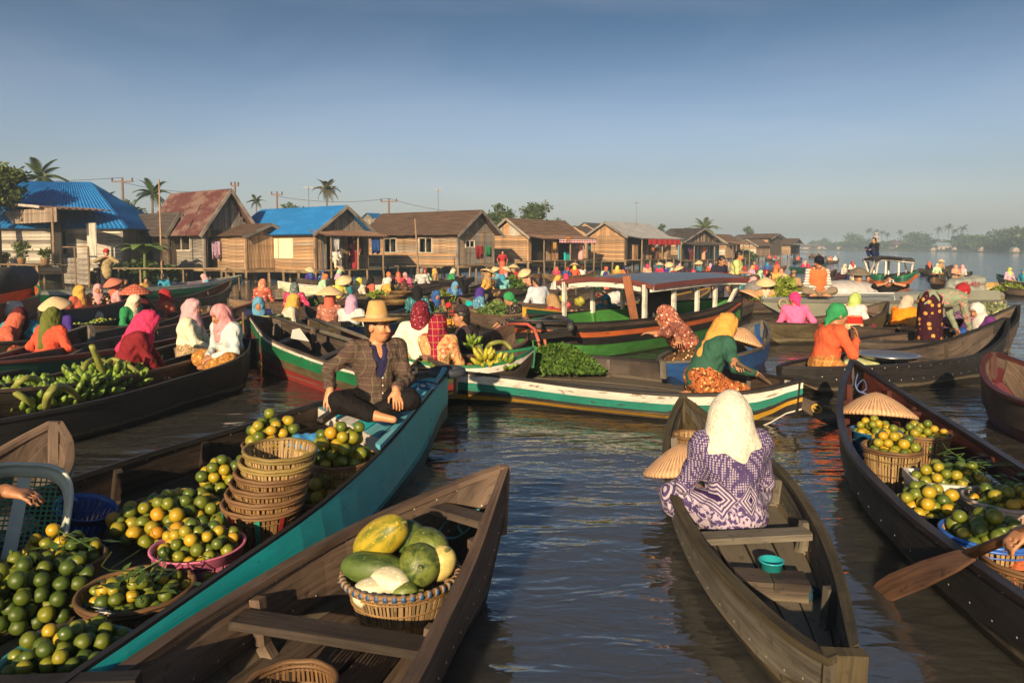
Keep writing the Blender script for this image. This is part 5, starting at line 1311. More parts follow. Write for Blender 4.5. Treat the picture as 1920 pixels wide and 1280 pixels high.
    if open_shirt:
        US = [C_(waist, chest, .122, .130, .05), C_(T((-.05, 0, .30)), T((.05, 0, .30)), .122, .122, .05), C_(neckb + R_l @ V(-.06, .0, -.06), neckb + R_l @ V(.06, 0, -.06), .062, .062, .05), C_(T((0, .085, .52)), T((0, .145, .34)), .060, .012, .01, 's'), C_(H((0, -.02, -.09)), T((0, .05, .62)), .068, .060, .02, 's')]
        parts.append(('undershirt', sdf_mesh('undershirt', US, vox), 'under'))
    if skirt:
        big = .045 if not male else .028; kk = .09 if not male else .03; G = [C_(pel, pel + R_l @ V(0, 0, .08), .15, .135, .05)]
        if pose in ('stand', 'bend') and not male: G += [C_(pel, V(0, .0, .15), .165, .19, .06)]
        else:
            for s in (-1, 1): G += [C_(L[s][0], L[s][1], .095+big*.4, .062+big*.6, kk), C_(L[s][1], L[s][1] + (L[s][2]-L[s][1])*.82, .062+big*.6, .046+big*.5, kk)]
        parts.append(('trousers' if male else 'sarong', sdf_mesh('lower', G, vox, wrk(.007, 33)), 'lower'))
    if scarf == 'long':
        Hj = [E_l(H((0, -.014, .024)), (.093, .112, .108), Rh, .03), C_(H((0, -.015, -.05)), neckb + R_l @ V(0, .01, -.03), .094, .115, .05), C_(neckb + R_l @ V(0, .01, -.03), T((0, .045, .30)), .115, .125, .05), C_(H((0, -.06, -.02)), T((0, -.055, .30)), .085, .075, .05), E_l(H((0, .125, -.016)), (.056, .075, .078), Rh, .02, 's')]
        if wide: Hj += [C_(H((0, -.03, -.04)), T((-.12, -.03, .385)), .098, .070, .07), C_(H((0, -.03, -.04)), T((.09, -.03, .39)), .098, .068, .07), C_(H((0, -.05, -.04)), T((-.02, -.07, .37)), .09, .075, .06)]
        if hijab_tail: Hj += [C_(H((0, -.08, -.03)), T((.03, -.12, .20)), .07, .045, .04)]
        parts.append(('headscarf', sdf_mesh('headscarf', Hj, vox, (lambda p: .004*np.sin(34*p[:, 0] + 26*p[:, 2] + 9*p[:, 1])*np.clip((head[2]+.10-p[:, 2])*6, .1, 1)) if wide else wrk(.006, 40)), 'hijab'))
    elif scarf == 'short':
        Hj = [E_l(H((0, -.016, .030)), (.090, .110, .104), Rh, .03), C_(H((0, -.06, -.02)), H((0, -.105, -.09)), .06, .03, .04), C_(H((.0, -.10, -.07)), H((.02, -.115, -.20)), .028, .018, .02), E_l(H((0, .135, -.03)), (.07, .085, .085), Rh, .02, 's')]
        parts.append(('headscarf', sdf_mesh('headscarf', Hj, vox, wrk(.006, 50)), 'hijab'))
    elif scarf == 'hair':
        Hj = [E_l(H((0, -.022, .036)), (.084, .098, .092), Rh, .03), E_l(H((0, .115, -.02)), (.08, .085, .072), Rh, .02, 's'), C_(H((0, -.05, -.03)), H((0, -.06, -.05)), .062, .055, .03)]
        parts.append(('hair', sdf_mesh('hair', Hj, vox, wrk(.004, 90)), 'hijab'))
    return parts, J

STRAW = straw((.60, .36, .13)); STRAW2 = straw((.62, .45, .25), 30., 70.); STRAWR = straw((.55, .33, .18), 30., 60.)
def cone_hat_mesh(r=.27, h=.165):
    mb = MB(); pr = []
    for i in range(9): t = i/8; pr.append((max(.002, r*t), h*(1-t**1.45)))
    pr += [(r*.985, -.012)] + [(r*.96*(1-i/6), h*(1-(1-i/6)**1.45)-.02) for i in range(7)]
    mb.lathe(pr, 36); return mb.mesh('cone_hat', True)
CONE = cone_hat_mesh()
def straw_hat(): 
    mb = MB(); mb.lathe([(.002, .122), (.04, .132), (.060, .124), (.070, .092), (.083, .03), (.090, .0), (.125, -.008), (.165, -.016), (.200, -.006), (.199, -.012), (.165, -.022), (.125, -.014), (.088, -.006), (.080, .03)], 40, wob=.045)
    return mb.mesh('straw_hat', True)
def cap_mesh():
    mb = MB(); mb.lathe([(.002, .085), (.05, .078), (.085, .045), (.097, -.005), (.092, -.006), (.08, .04)], 24)
    a = []; b = []
    for i in range(9): x = -.075 + .15*i/8; a.append((x, .075, .005)); b.append((x*.9, .095 + .085*sqrt(max(0, 1-(x/.08)**2)), -.012))
    mb.ribbon(a, b, V(0, 0, -.008)); return mb.mesh('cap', True)
HATS = {'cone': CONE, 'straw': straw_hat(), 'cap': cap_mesh()}
SKIN, SKIN_D = skin(), skin((.26, .12, .06))
PCACHE = {}
def person(label, loc, face, shirt, lower=None, hijab=None, hat=None, hatm=None, hat_tilt=0, hat_label=None, sc=1.0, key=None, hat_dir=0, underm=None, skinm=None, **kw):
    if key is None or key not in PCACHE:
        pp = person_parts(**kw)
        if key is not None: PCACHE[key] = pp
    else: pp = PCACHE[key]
    parts, J = pp
    root = empty('person', loc, radians(face) - pi/2); root.scale = (sc, sc, sc); tag(root, label, 'person', 'people of the floating market')
    mm = dict(skin=skinm or SKIN, shirt=shirt, lower=lower or shirt, hijab=hijab, under=underm)
    for nm, me, mk in parts:
        o = link(nm, me, root); setmat(o, mm[mk] or HAIR, True)
    if hat:
        h = link({'cone': 'cone_hat', 'straw': 'straw_hat', 'cap': 'cap'}[hat], HATS[hat], root)
        M_ = Matrix([list(r) for r in J['Rh']]).to_4x4() @ Matrix.Rotation(radians(hat_dir), 4, 'Z') @ Matrix.Rotation(radians(hat_tilt), 4, 'X'); M_.translation = Vector(J['head'] + J['Rh'] @ V(0, -.015, {'cone': .085, 'cap': .075, 'straw': .066}[hat])); h.matrix_basis = M_
        setmat(h, hatm or {'cone': STRAW2, 'straw': STRAW, 'cap': cloth((.05, .045, .05))}[hat], True)
    return root, J
HAIR = plain((.012, .010, .009), .5, .3, 60, .4)
# ------------------------------------------------------------------ who sits where
def mute(c): g = .3*c[0] + .59*c[1] + .11*c[2]; return tuple(.80*(.84*x + .16*g) for x in c)
c_ = lambda h: cloth(mute(srgb(h)))
HX = dict(orange='e8541a', coral='d9603f', peach='e59a72', pink='e8508f', magenta='d8245f', crimson='a01530', red='b51a22', maroon='5e1420', yellow='e2a81e', lemon='e2d028', cream='dcd0b4', white='d8d6d2', grey='8d8a88', teal='147a86', cyan='1a9ab8', sky='5aa6cf', blue='2a5fb0', navy='1c2a5c', green='0e9a55', mint='a8d8a8', olive='6b7420', lime='b4cf5e', dgreen='1d5c4b', violet='4a2f96', purple='5c2a6a', lilac='c9a0c4', brown='5a3826', black='1c1b1e', tan='b08a58', rose='e7a3a6', tang='e87a1c')
CL = {k: c_(v) for k, v in HX.items()}
def bat(base, c2, c3, sc=1.0, pat='batik'): return cloth(mute(srgb(base)), pat, mute(srgb(c2)), mute(srgb(c3)), sc)
BAT_O = bat('c96a20', 'e8c860', '5a2a12'); BAT_B = bat('6a4a2a', 'd8b070', '2a1a10'); BAT_P = bat('b86a50', 'e8c0a0', '7a2a20'); BAT_D = bat('2a2622', 'd0c0a0', '5a4a38', 1., 'dots'); BAT_R = bat('8a2038', 'd8b8a8', '4a1020')
VAR = {'a': dict(lean=8, wl=(-.12, .30, .20), wr=(.12, .30, .20)), 'b': dict(lean=18, wl=(-.10, .42, .22), wr=(.14, .36, .16), hp=10), 'c': dict(lean=4, twist=15, hy=20, wl=(-.16, .26, .18), wr=(.22, .30, .24)), 'd': dict(lean=12, twist=-12, hy=-25, wl=(-.24, .28, .26), wr=(.12, .28, .18)), 'e': dict(lean=26, wl=(-.2, .46, .14), wr=(.16, .46, .14), hp=8)}
rp_ = random.Random(5)
def sit(bk, px, label, face, hij, shirt, lower=None, var='a', hat=None, style='long', t=None, off=0., sc=1.05, pose='cross', hatm=None, tilt=0, hdir=0, z=None, vox=.024, male=False):
    b = BOATS[bk]; p, d, tt = spot(b, px, t, z, off)
    st = style if hij is not None else ('hair' if hat is None else 'hair')
    if vox >= .024: sc *= .91
    if isinstance(shirt, str) and rp_.random() < .45:
        rgb = [int(HX[shirt][i:i+2], 16) for i in (0, 2, 4)]; up = ''.join('%02x' % int(v + (255-v)*.55) for v in rgb); dn = ''.join('%02x' % int(v*.5) for v in rgb)
        shirt = bat(HX[shirt], up, dn, rp_.choice([.5, .8, 1.1]), rp_.choice(['batik', 'flower', 'dots', 'batik']))
    if lower is None: lower = rp_.choice([BAT_O, BAT_B, BAT_P, BAT_R, 'brown', 'maroon', 'tan'])
    return person(label, p, face, CL.get(shirt, shirt) if isinstance(shirt, str) else shirt, CL.get(lower, lower) if isinstance(lower, str) else lower, CL.get(hij, hij) if isinstance(hij, str) else hij, hat=hat, hatm=hatm, hat_tilt=tilt, hat_dir=hdir, sc=sc, key=(pose, var, st, vox, male), pose=pose, vox=vox, scarf=st, male=male, **VAR[var])
N = .017
sit('navyhull', 146, 'woman in yellow scarf and orange blouse on the navy hull', 330, 'yellow', 'coral', 'cream', 'c', vox=N)
sit('navyhull', 184, 'woman in flowered black blouse and rose scarf on the navy hull', 300, 'rose', bat('2c2620', 'd8a080', 'b05040', 1., 'flower'), None, 'b', vox=N)
sit('navyhull', 219, 'woman with coral scarf and tilted red batik hat', 240, 'coral', 'rose', None, 'a', 'cone', hatm=straw((.50, .16, .10), 30., 40.), tilt=-18)
sit('batikhat', 92, 'person in violet blouse under a pale straw hat', 270, 'violet', 'violet', 'black', 'b', 'cone', t=.06, hatm=STRAW2)
sit('batikhat', 236, 'woman in green satin blouse and pale scarf counting money', 345, 'cream', 'green', None, 'b', vox=N)
sit('batikhat', 290, 'person in maroon under a large red batik hat', 200, 'maroon', 'maroon', None, 'e', 'cone', hatm=cloth((.42, .10, .06), 'dots', (.65, .35, .25), (.3, .1, .1), .7), tilt=20, sc=1.25)
sit('coral', 320, 'woman in coral blouse and bright red scarf', 200, 'red', 'coral', 'brown', 'a', vox=N)
sit('limes', 40, 'woman in cyan blouse and dark maroon scarf bending over her boat', 300, 'maroon', 'cyan', 'black', 'e', vox=N)
sit('limes', -6, 'person in coral cloth at the left edge', 20, 'coral', 'coral', None, 'e')
sit('longgreen', 232, 'child in grey brown shirt on the long green boat', 340, None, 'brown', None, 'c', sc=.95)
sit('longgreen', 268, 'long haired girl in yellow top on the long green boat', 350, None, 'yellow', None, 'd', sc=.95)
sit('longgreen', 305, 'woman in bright blue shirt seen from behind on the long green boat', 75, None, 'cyan', None, 'a', sc=1.1)
sit('longgreen', 395, 'woman in pale blue with pink scarf stooping on the long green boat', 215, 'rose', 'sky', None, 'e')
sit('peach', 490, 'woman with long peach scarf and coral dress seen from behind', 80, bat('e8885a', 'f4c8a8', 'd86a40', .6), 'coral', None, 'a', vox=N)
sit('pinkwoman', 551, 'woman in pink tie dye blouse and grey patterned scarf', 75, bat('6a7a78', 'c8d0c8', '2a3434', 1.2), bat('d82a68', 'f08ab0', 'b01048', .5), None, 'c', vox=N)
sit('beans', 487, 'woman in navy jacket and pale blue scarf', 285, 'sky', 'navy', 'brown', 'b', vox=N)
sit('beans', 536, 'woman in cream blouse with mustard scarf turning away', 25, 'yellow', 'cream', None, 'd', vox=N)
sit('conebow', 616, 'person in dusty pink under a wide straw hat facing the houses', 85, 'coral', bat('b8705a', 'd89880', '8a4a3a', .6), None, 'a', 'cone', t=.30, sc=1.12)
sit('redblue', 656, 'woman in white blouse with lilac scarf seen from behind', 60, 'lilac', 'white', None, 'c', vox=N)
sit('palehull', 600, 'woman in mint blouse and orange turban beside the stilts', 20, 'tang', 'mint', None, 'b', style='short')
sit('crowda', 621, 'person in yellow headcloth behind the wide straw hat', 90, 'lemon', 'lemon', None, 'a')
sit('crowda', 650, 'woman in teal under a tilted straw hat', 260, 'teal', 'teal', None, 'b', 'cone', tilt=-14)
sit('crowda', 668, 'woman in lemon scarf and cream blouse seen from behind', 70, 'lemon', 'cream', None, 'd')
sit('crowda', 692, 'woman in rust orange long blouse', 20, 'black', 'coral', None, 'c')
sit('crowda', 718, 'woman in white scarf and mustard shawl', 30, 'white', 'yellow', 'pink', 'b')
sit('crowda', 738, 'woman in brown patterned scarf among the chatting women', 150, bat('5a3030', 'a08070', '2a1a1a'), 'tan', None, 'a')
sit('bananaheap', 762, 'small woman in brown shawl by the banana heap', 200, 'brown', 'brown', None, 'a', sc=.9)
sit('tealwoman', 783, 'woman in teal blouse and dark scarf before leafy greens', 95, 'black', 'teal', None, 'a', vox=N)
sit('tealwoman', 812, 'woman in faded batik with blue headcloth', 300, 'blue', bat('a8784a', 'd8b890', '6a4a3a'), None, 'b')
sit('whiteman', 747, 'woman in magenta with rust scarf', 280, 'coral', 'magenta', None, 'a')
sit('whiteman', 760, 'woman in pink with pale rose scarf', 275, 'rose', 'pink', None, 'b')
sit('whiteman', 789, 'grey haired man in white shirt seen from behind', 80, 'grey', 'white', None, 'a', style='hair', sc=1.2)
sit('whiteman', 700, 'person in pale shirt with orange turban on the far boat', 100, 'tang', 'cream', None, 'c', style='short', t=.05)
sit('bluewoman', 846, 'woman with long blue scarf arranging bananas', 300, 'sky', 'blue', None, 'e')
sit('bluewoman', 866, 'woman in black with yellow sash', 120, 'black', 'black', 'lemon', 'd')
sit('farhats', 912, 'woman in yellow blouse under a steeply tilted straw hat', 320, 'tan', 'yellow', None, 'c', 'cone', tilt=-30, hdir=60, sc=1.15)
sit('farhats', 944, 'woman in sky blue scarf and turquoise blouse', 100, 'cyan', bat('6ac8c8', 'd0f0f0', '2a8a9a', .6), None, 'b')
sit('farhats', 985, 'woman in peach under a pale tilted straw hat', 260, 'peach', 'peach', None, 'b', 'cone', tilt=-22, hdir=-50, sc=1.1)
sit('greensboat', 980, 'woman in black dotted blouse with bright green scarf', 190, 'green', BAT_D, None, 'e', style='short', vox=N)
sit('yellowman', 1010, 'man in pale shirt and brown cap seen from behind', 110, None, cloth(srgb('b8c0cc')), 'olive', 'c', 'cap', hatm=c_('5a4030'), sc=1.2, male=True, vox=N)
sit('yellowbow', 1050, 'woman in crimson blouse and ochre scarf', 140, 'tan', 'red', 'red', 'b', vox=N)
sit('yellowbow', 1240, 'woman in striped shawl and orange scarf beyond the white posts', 220, 'orange', 'peach', None, 'b')
sit('yellowbow', 1140, 'woman in teal bent over the gourds', 250, 'teal', 'teal', None, 'e')
sit('pinkpair', 1036, 'woman in white blouse and ochre scarf reaching over', 340, 'yellow', 'white', 'black', 'b')
sit('pinkpair', 1062, 'woman in rose blouse and hot pink scarf', 90, 'magenta', 'rose', None, 'a')
sit('violetscarf', 1110, 'woman in green scarf with a pale child', 330, 'green', 'dgreen', None, 'b')
sit('violetscarf', 1136, 'woman in coral blouse with violet scarf', 80, 'violet', 'coral', None, 'c', sc=1.12)
sit('violetscarf', 1150, 'person in white headcloth low behind the red roof edge', 100, 'white', 'white', None, 'a', sc=.85)
sit('shoppers', 1204, 'woman in white with teal peaked scarf', 70, 'teal', 'white', None, 'c')
sit('shoppers', 1216, 'woman in white turban beside the peaked scarf', 290, 'white', 'coral', None, 'a')
sit('shoppers', 1234, 'woman in brown and white among shoppers', 280, 'white', 'brown', None, 'b')
sit('shoppers', 1262, 'woman in pale pink with red and yellow scarf', 90, 'red', 'rose', None, 'd')
sit('shoppers', 1300, 'woman in hot pink behind the bareheaded men', 260, 'magenta', 'pink', None, 'a')
sit('bananastand', 1436, 'woman in ochre batik under a wide straw hat among bananas', 250, 'cream', bat('d8a060', 'f0d8a0', 'a06030', .7), None, 'b', 'cone', sc=1.1)
sit('graysack', 1398, 'woman in pink scarf bending over a basket', 330, 'rose', 'lime', None, 'e')
sit('graysack', 1384, 'woman in turquoise behind the roofed boat bow', 290, 'teal', 'cyan', None, 'b')
sit('graysack', 1440, 'girl in pink with crimson bag', 280, 'black', 'magenta', 'crimson', 'a')
sit('capcrowd', 1488, 'man in sand coloured cap behind the life vest', 250, None, 'tan', None, 'a', 'cap', hatm=c_('8a7a5a'), male=True, sc=1.15)
sit('capcrowd', 1466, 'woman in lemon under a small round straw hat', 280, 'lemon', 'orange', None, 'a', 'cone', sc=.95)
sit('capcrowd', 1525, 'woman in magenta blouse with white scarf', 200, 'white', 'magenta', None, 'b', vox=N)
sit('capcrowd', 1540, 'person in blue and gold under a tilted straw hat', 230, 'sky', 'yellow', None, 'c', 'cone', tilt=-20, hdir=-40)
sit('bluetarp', 1668, 'woman in pale yellow standing low with a rowing pole', 200, None, 'cream', 'tan', 'a', t=.75)
sit('bluetarp', 1625, 'person in dark shirt in the maroon hulled boat', 260, None, 'brown', None, 'b', t=.3)
sit('pinklime', 1489, 'woman in hot pink blouse and knotted pink scarf seen from behind', 75, cloth(srgb('e03a78')), cloth(srgb('ee6a9c')), BAT_O, 'c', style='short', vox=.014, t=.30)
sit('pinklime', 1568, 'woman in pale pink blouse with lime scarf', 40, 'lime', cloth(srgb('eec0c4')), None, 'b', vox=.014, t=.64, off=.15)
sit('tangerine', 1684, 'woman in tangerine shirt and grey lace scarf bending away', 30, cloth(srgb('b8a898')), cloth(srgb('f08a1c')), BAT_B, 'e', vox=.014)
sit('tubs', 1868, 'woman in purple blouse and white scarf reaching into a basket', 205, 'white', cloth(srgb('5a2a68')), None, 'e', vox=.012, t=.78)
# standing and other special figures
b, _, _ = spot(BOATS['longgreen'], 203, z=.12)
person('standing man in khaki jacket and red cap on the long green boat', b, 300, c_('b09a68'), c_('2c2c30'), HAIR, hat='cap', hatm=c_('c01820'), sc=1.02, pose='stand', vox=.018, scarf='hair', male=True, wl=(-.10, .22, 1.28), wr=(.12, .22, 1.28))
b, _, _ = spot(BOATS['standers'], 1358, t=.62)
person('man in pale lime polo shirt standing beyond the roofed boat', b, 335, c_('c8d07a'), c_('2c2c30'), HAIR, sc=1.05, pose='stand', vox=.012, scarf='hair', male=True, sleeve=.4, hp=10, wr=(.14, .3, 1.0))
b, _, _ = spot(BOATS['standers'], 1325, t=.40)
person('dark haired boy looking down beyond the roofed boat', b, 300, c_('2a2c44'), c_('2c2c30'), HAIR, sc=.98, pose='stand', vox=.014, scarf='hair', male=True, hp=20)
# shop people on the decks
def deck_person(H, s, dw, label, face, **kw):
    q = H['C'] + W*dw + U*(H['l']*s); return person(label, V(q[0], q[1], H['zf']), face, **kw)
person('man in white shirt sitting in the doorway of the blue roofed house', F_['C'] + W*.4 + U*(F_['l']*.27) + V(0, 0, F_['zf']), 300, CL['white'], CL['cream'], HAIR, pose='chair', vox=.022, scarf='hair', male=True)
person('woman in plaid top and red wrap standing on the porch of the blue roofed house', F_['C'] + W*.4 + U*(F_['l']*.64) + V(0, 0, F_['zf']), 280, BAT_R, CL['crimson'], HAIR, pose='stand', vox=.022, scarf='hair')
person('woman in long pink robe standing on the orange shop deck', H_['C'] + W*.7 + U*(H_['l']*.86) + V(0, 0, H_['zf']), 290, CL['rose'], CL['rose'], CL['rose'], pose='stand', vox=.024)
person('woman in orange standing on the deck by the blue wall', J1['C'] + W*.8 + U*(J1['l']*.4) + V(0, 0, J1['zf']), 240, CL['tang'], CL['peach'], HAIR, pose='stand', vox=.03, scarf='hair')
person('woman in purple standing on the deck by the blue wall', J1['C'] + W*.8 + U*(J1['l']*.1) + V(0, 0, J1['zf']), 290, CL['purple'], CL['maroon'], HAIR, pose='stand', vox=.03, scarf='hair')
person('person in white leaning on the zinc roof house deck', I_['C'] + W*.9 + U*(I_['l']*.5) + V(0, 0, I_['zf']), 290, CL['white'], CL['brown'], HAIR, pose='stand', vox=.03, scarf='hair')
person('woman in red wrap bathing below the orange shop', P(942, 519, .05), 280, CL['red'], CL['coral'], HAIR, pose='stand', vox=.03, scarf='hair', sleeve=.3)
# far rowers
for bk, t, lab, f_, h, s_, hat in (('f1', .5, 'lone rower in white with red scarf', 270, 'red', 'white', None), ('f2', .25, 'rower in dark dress with orange scarf', 280, 'orange', 'black', None), ('f2', .6, 'rower under a straw hat in the low boat', 270, 'tan', 'tan', 'cone'), ('f3', .6, 'rower in pale green and cream turban', 270, 'cream', 'mint', None), ('f4', .3, 'paddler in peach beside the one in white', 280, 'peach', 'peach', None), ('f4', .65, 'paddler in white with pink scarf', 200, 'rose', 'white', None), ('f5', .2, 'person in lilac with lime scarf by the raft', 280, 'lime', 'lilac', None), ('f5', .5, 'person in cyan with dark cyan scarf by the raft', 200, 'cyan', 'cyan', None), ('f7', .3, 'far rower in coral', 280, 'coral', 'peach', None), ('f7', .7, 'far rower in white', 280, 'white', 'white', None), ('f8', .5, 'tiny figure in orange near the last house', 280, 'orange', 'coral', None), ('f9', .3, 'tiny figure in red beside the white boat', 280, 'red', 'red', None), ('f10', .5, 'far figure in rust on the dark boat', 280, 'coral', 'coral', None), ('f11', .5, 'tiny dark figure in mid river', 270, 'black', 'black', None), ('f12', .5, 'tiny figure in grey in mid river', 270, 'grey', 'grey', None), ('f13', .5, 'tiny figure in red in mid river', 270, 'red', 'red', None)):
    sit(bk, None, lab, f_, h, s_, None, 'a', hat, t=t, vox=.03)
b = BOATS['klotok2']['C'][8]; person('man in black sitting on the distant boat roof', V(b[0], b[1], 1.22), 200, CL['black'], CL['navy'], HAIR, key=('squat', 'h'), pose='squat', vox=.03, scarf='hair', male=True, sc=1.1)
# the denser crowd farther off
NAMES = dict(tang='tangerine', dgreen='dark green', sky='sky blue', rose='rose pink', lemon='lemon yellow')
cols = ['orange', 'coral', 'peach', 'pink', 'magenta', 'crimson', 'red', 'yellow', 'lemon', 'cream', 'white', 'teal', 'cyan', 'sky', 'blue', 'green', 'mint', 'violet', 'lilac', 'brown', 'tan', 'rose', 'tang', 'navy']
seen = set(); rc = random.Random(11)
for bi, (ax_, ay_, bx_, by_, npl) in enumerate(((556, 521, 652, 516, 3), (760, 521, 872, 516, 3), (905, 521, 1002, 514, 4), (1018, 513, 1112, 508, 4), (1108, 515, 1192, 509, 3), (1188, 510, 1292, 503, 4), (1288, 507, 1384, 500, 4), (1328, 516, 1424, 508, 4), (1392, 504, 1474, 498, 3), (1396, 523, 1484, 516, 4), (850, 572, 935, 560, 1), (1480, 500, 1550, 494, 3), (1200, 522, 1300, 515, 4), (1555, 512, 1600, 505, 1))):
    ks = []
    while len(ks) < npl:
        a, b_ = rc.choice(cols), rc.choice(cols)
        if (a, b_) in seen: continue
        seen.add((a, b_)); ks.append((a, b_))
    nm = lambda k: NAMES.get(k, k)
    simple_boat('crowd%d' % bi, 'crowd boat of the %s bloused woman with %s scarf' % (nm(ks[0][1]), nm(ks[0][0])), (ax_, ay_), (bx_, by_), .95, .30, .44, .48, rc.choice([W_BROWN, W_DARK, W_TAN, W_OLIVE, P_DGREEN, P_MAROON]), ribs=0, detail=0, group='boats of the distant crowd')
    for i, (a, b_) in enumerate(ks):
        hat = 'cone' if rc.random() < .22 else None
        sit('crowd%d' % bi, None, 'woman in %s blouse and %s scarf%s in the distant crowd' % (nm(b_), nm(a), ' under a straw hat' if hat else ''), rc.choice([20, 60, 90, 120, 190, 250, 280, 310]), a, b_, rc.choice([None, 'brown', 'tan', 'maroon']), rc.choice('abcde'), hat, t=.14 + .72*(i+.5)/npl + rc.uniform(-.04, .04), style=rc.choice(['long', 'long', 'short']), vox=.024, sc=rc.uniform(1.0, 1.12), tilt=rc.choice([0, -10, -20]))
# ------------------------------------------------------------------ people near the camera
def tol(loc, face, sc, pw): return tuple((RZ(-(radians(face)-pi/2)) @ (np.asarray(pw) - np.asarray(loc)))/sc)
def purple_batik():
    s = NT('purple_batik'); o = s.coord('Object'); sx = s.n('SeparateXYZ'); s.l(o, sx.inputs[0])
    base, pale = srgb('443862'), srgb('a89eac'); x = s.math('ADD', sx.outputs[0], s.math('MULTIPLY', sx.outputs[1], .35)); z = sx.outputs[2]
    vo = s.n('TexVoronoi'); vo.inputs['Scale'].default_value = 72; vo.inputs['Randomness'].default_value = .12; s.l(o, vo.inputs['Vector'])
    dots = s.ramp(vo.outputs['Distance'], [(.14, (0, 0, 0)), (.20, (1, 1, 1)), (.36, (1, 1, 1)), (.42, (0, 0, 0))])
    up = s.mix(dots, base, pale)
    dx = s.math('PINGPONG', s.math('MULTIPLY', x, 13.), 1.0); dz = s.math('ABSOLUTE', s.math('MULTIPLY', s.math('SUBTRACT', z, .24), 10.))
    dd = s.math('ADD', dx, dz); st = s.math('LESS_THAN', s.math('PINGPONG', s.math('MULTIPLY', dd, 7.5), 1.), .5)
    mid = s.mix(st, base, pale); mid = s.mix(s.math('LESS_THAN', dd, .22), mid, srgb('32204e'))
    inside = s.math('LESS_THAN', dd, 1.02)
    n1 = s.noise(o, 26, 4, .6, 1.2); lowc = s.mix(s.ramp(n1, [(.5, (0, 0, 0)), (.54, (1, 1, 1))]), base, srgb('a99bb2'))
    diag = s.math('LESS_THAN', s.math('PINGPONG', s.math('MULTIPLY', s.math('ADD', x, s.math('MULTIPLY', z, 2.2)), 9.), 1.), .35)
    sub = s.math('LESS_THAN', s.math('PINGPONG', s.math('MULTIPLY', x, 90.), 1.), .5)
    lowc = s.mix(s.math('MULTIPLY', diag, sub), lowc, pale)
    body = s.mix(s.math('GREATER_THAN', z, .26), lowc, up); body = s.mix(inside, body, mid)
    s.col(body); s.rough(.8); s.b.inputs['Specular IOR Level'].default_value = .25
    s.bump(s.noise(s.mapping(o, (1, 1, .5)), 14, 3, .6, .8), .7, .03); return s.m
def lace(c):
    s = NT('lace'); o = s.coord('Object'); n1 = s.noise(o, 120, 3, .6, .6); vo = s.n('TexVoronoi'); vo.inputs['Scale'].default_value = 38; s.l(o, vo.inputs['Vector'])
    f = s.math('ADD', s.math('MULTIPLY', n1, .5), s.math('MULTIPLY', vo.outputs['Distance'], .8))
    s.col(s.ramp(f, [(.3, mulc(c, .70)), (.62, c)])); s.rough(.85); s.b.inputs['Specular IOR Level'].default_value = .15; s.bump(s.math('ADD', s.math('MULTIPLY', n1, .3), s.math('MULTIPLY', s.noise(s.mapping(o, (1, 1, .6), (.5, 0, 0)), 13, 3, .6, .7), 2.)), .8, .012); return s.m
PLAID = cloth(srgb('4c4038'), 'plaid', srgb('7c705c'), srgb('5e4642'), 2.3)
# the man in the straw hat, on the stern deck
p = P(706, 776, .52); f_ = 288
man, Jm = person('man in brown plaid shirt and tall straw hat sitting on the teal boat deck', p, f_, PLAID, c_('1a1719'), HAIR, hat='straw', hat_tilt=3, sc=.95, underm=c_('2e2a55'), skinm=skin((.47, .22, .105)),
    pose='cross', vox=.0075, scarf='hair', male=True, lean=1, twist=8, hy=36, hp=2, open_shirt=True, stache=True, sleeve=.86, wr=(.36, .14, .24), wl=(-.10, .33, .25), fl=(-.05, .55, -.75), fr=(.15, .5, -.8), knees=(((-.20, .33, .17), (.05, .22, .06)), ((.30, .18, .15), (.05, .33, .06))))
mb = MB(); mb.lathe([(.0885, -.002), (.0905, .004), (.089, .016), (.087, .022)], 40, wob=.03); hb_ = link('hat_band', mb.mesh('hat_band', True), man); hb_.matrix_basis = [c for c in man.children if c.name.startswith('straw_hat')][0].matrix_basis; setmat(hb_, plain((.42, .30, .16), .7))
for k in range(3):
    mb = MB(); mb.lathe([(0, .003), (.006, .002), (.006, 0)], 8); o = link('button', mb.mesh('button'), man); o.location = (-.03, .155 - .006*k, .31 - .06*k); o.rotation_euler = (radians(-85), 0, 0); setmat(o, plain((.6, .58, .5), .4))
# the woman in purple batik
p, d, _ = spot(BOATS['purple'], t=.50, z=.08); p = P(1372, 1000, .08)
PB = purple_batik()
person('woman in purple batik dress and cream lace scarf seen from behind', p, 97, PB, PB, lace(srgb('d2ccbc')), sc=1.02, pose='cross', vox=.0095, lean=3, hy=-24, hp=6, fat=1.15, hijab_tail=False, wide=True, sleeve=.9, wl=(-.13, .30, .20), wr=(.13, .30, .18), knees=(((-.25, .20, .15), (-.05, .34, .07)), ((.24, .25, .15), (.05, .31, .06))))
# the woman in green paddling
p, d, _ = spot(BOATS['striped'], px=1318); f_ = 12
hw_ = P(1418, 700, .42); hw2 = P(1392, 690, .52)
person('woman in dark green blouse and amber scarf paddling the striped boat', p, f_, c_('2c6450'), BAT_O, c_('e8a018'), sc=1.12, pose='kneel', vox=.012, lean=26, hy=4, hp=2, scarf='long', hijab_tail=True, fat=1.3, wr=tol(p, f_, 1.12, hw_), wl=tol(p, f_, 1.12, hw2), sleeve=.8)
pd_ = empty('paddle', hw_); tag(pd_, 'dark wooden paddle with yellow ring mark held by the woman in green', 'paddle')
a0, a1, a2 = hw2 + V(-.05, 0, .05), P(1480, 742, .24), P(1578, 793, .02)
mb = MB(hw_); mb.tube([a0, hw_, a1], .019, 8); mb.build('shaft', W_BROWN, pd_, True)
ax = nrm(a2-a1); sd_ = nrm(np.cross(ax, V(.2, -.9, .5)))
prof = [(0, .03), (.12, .055), (.4, .075), (.75, .08), (.93, .065), (1.0, .03)]
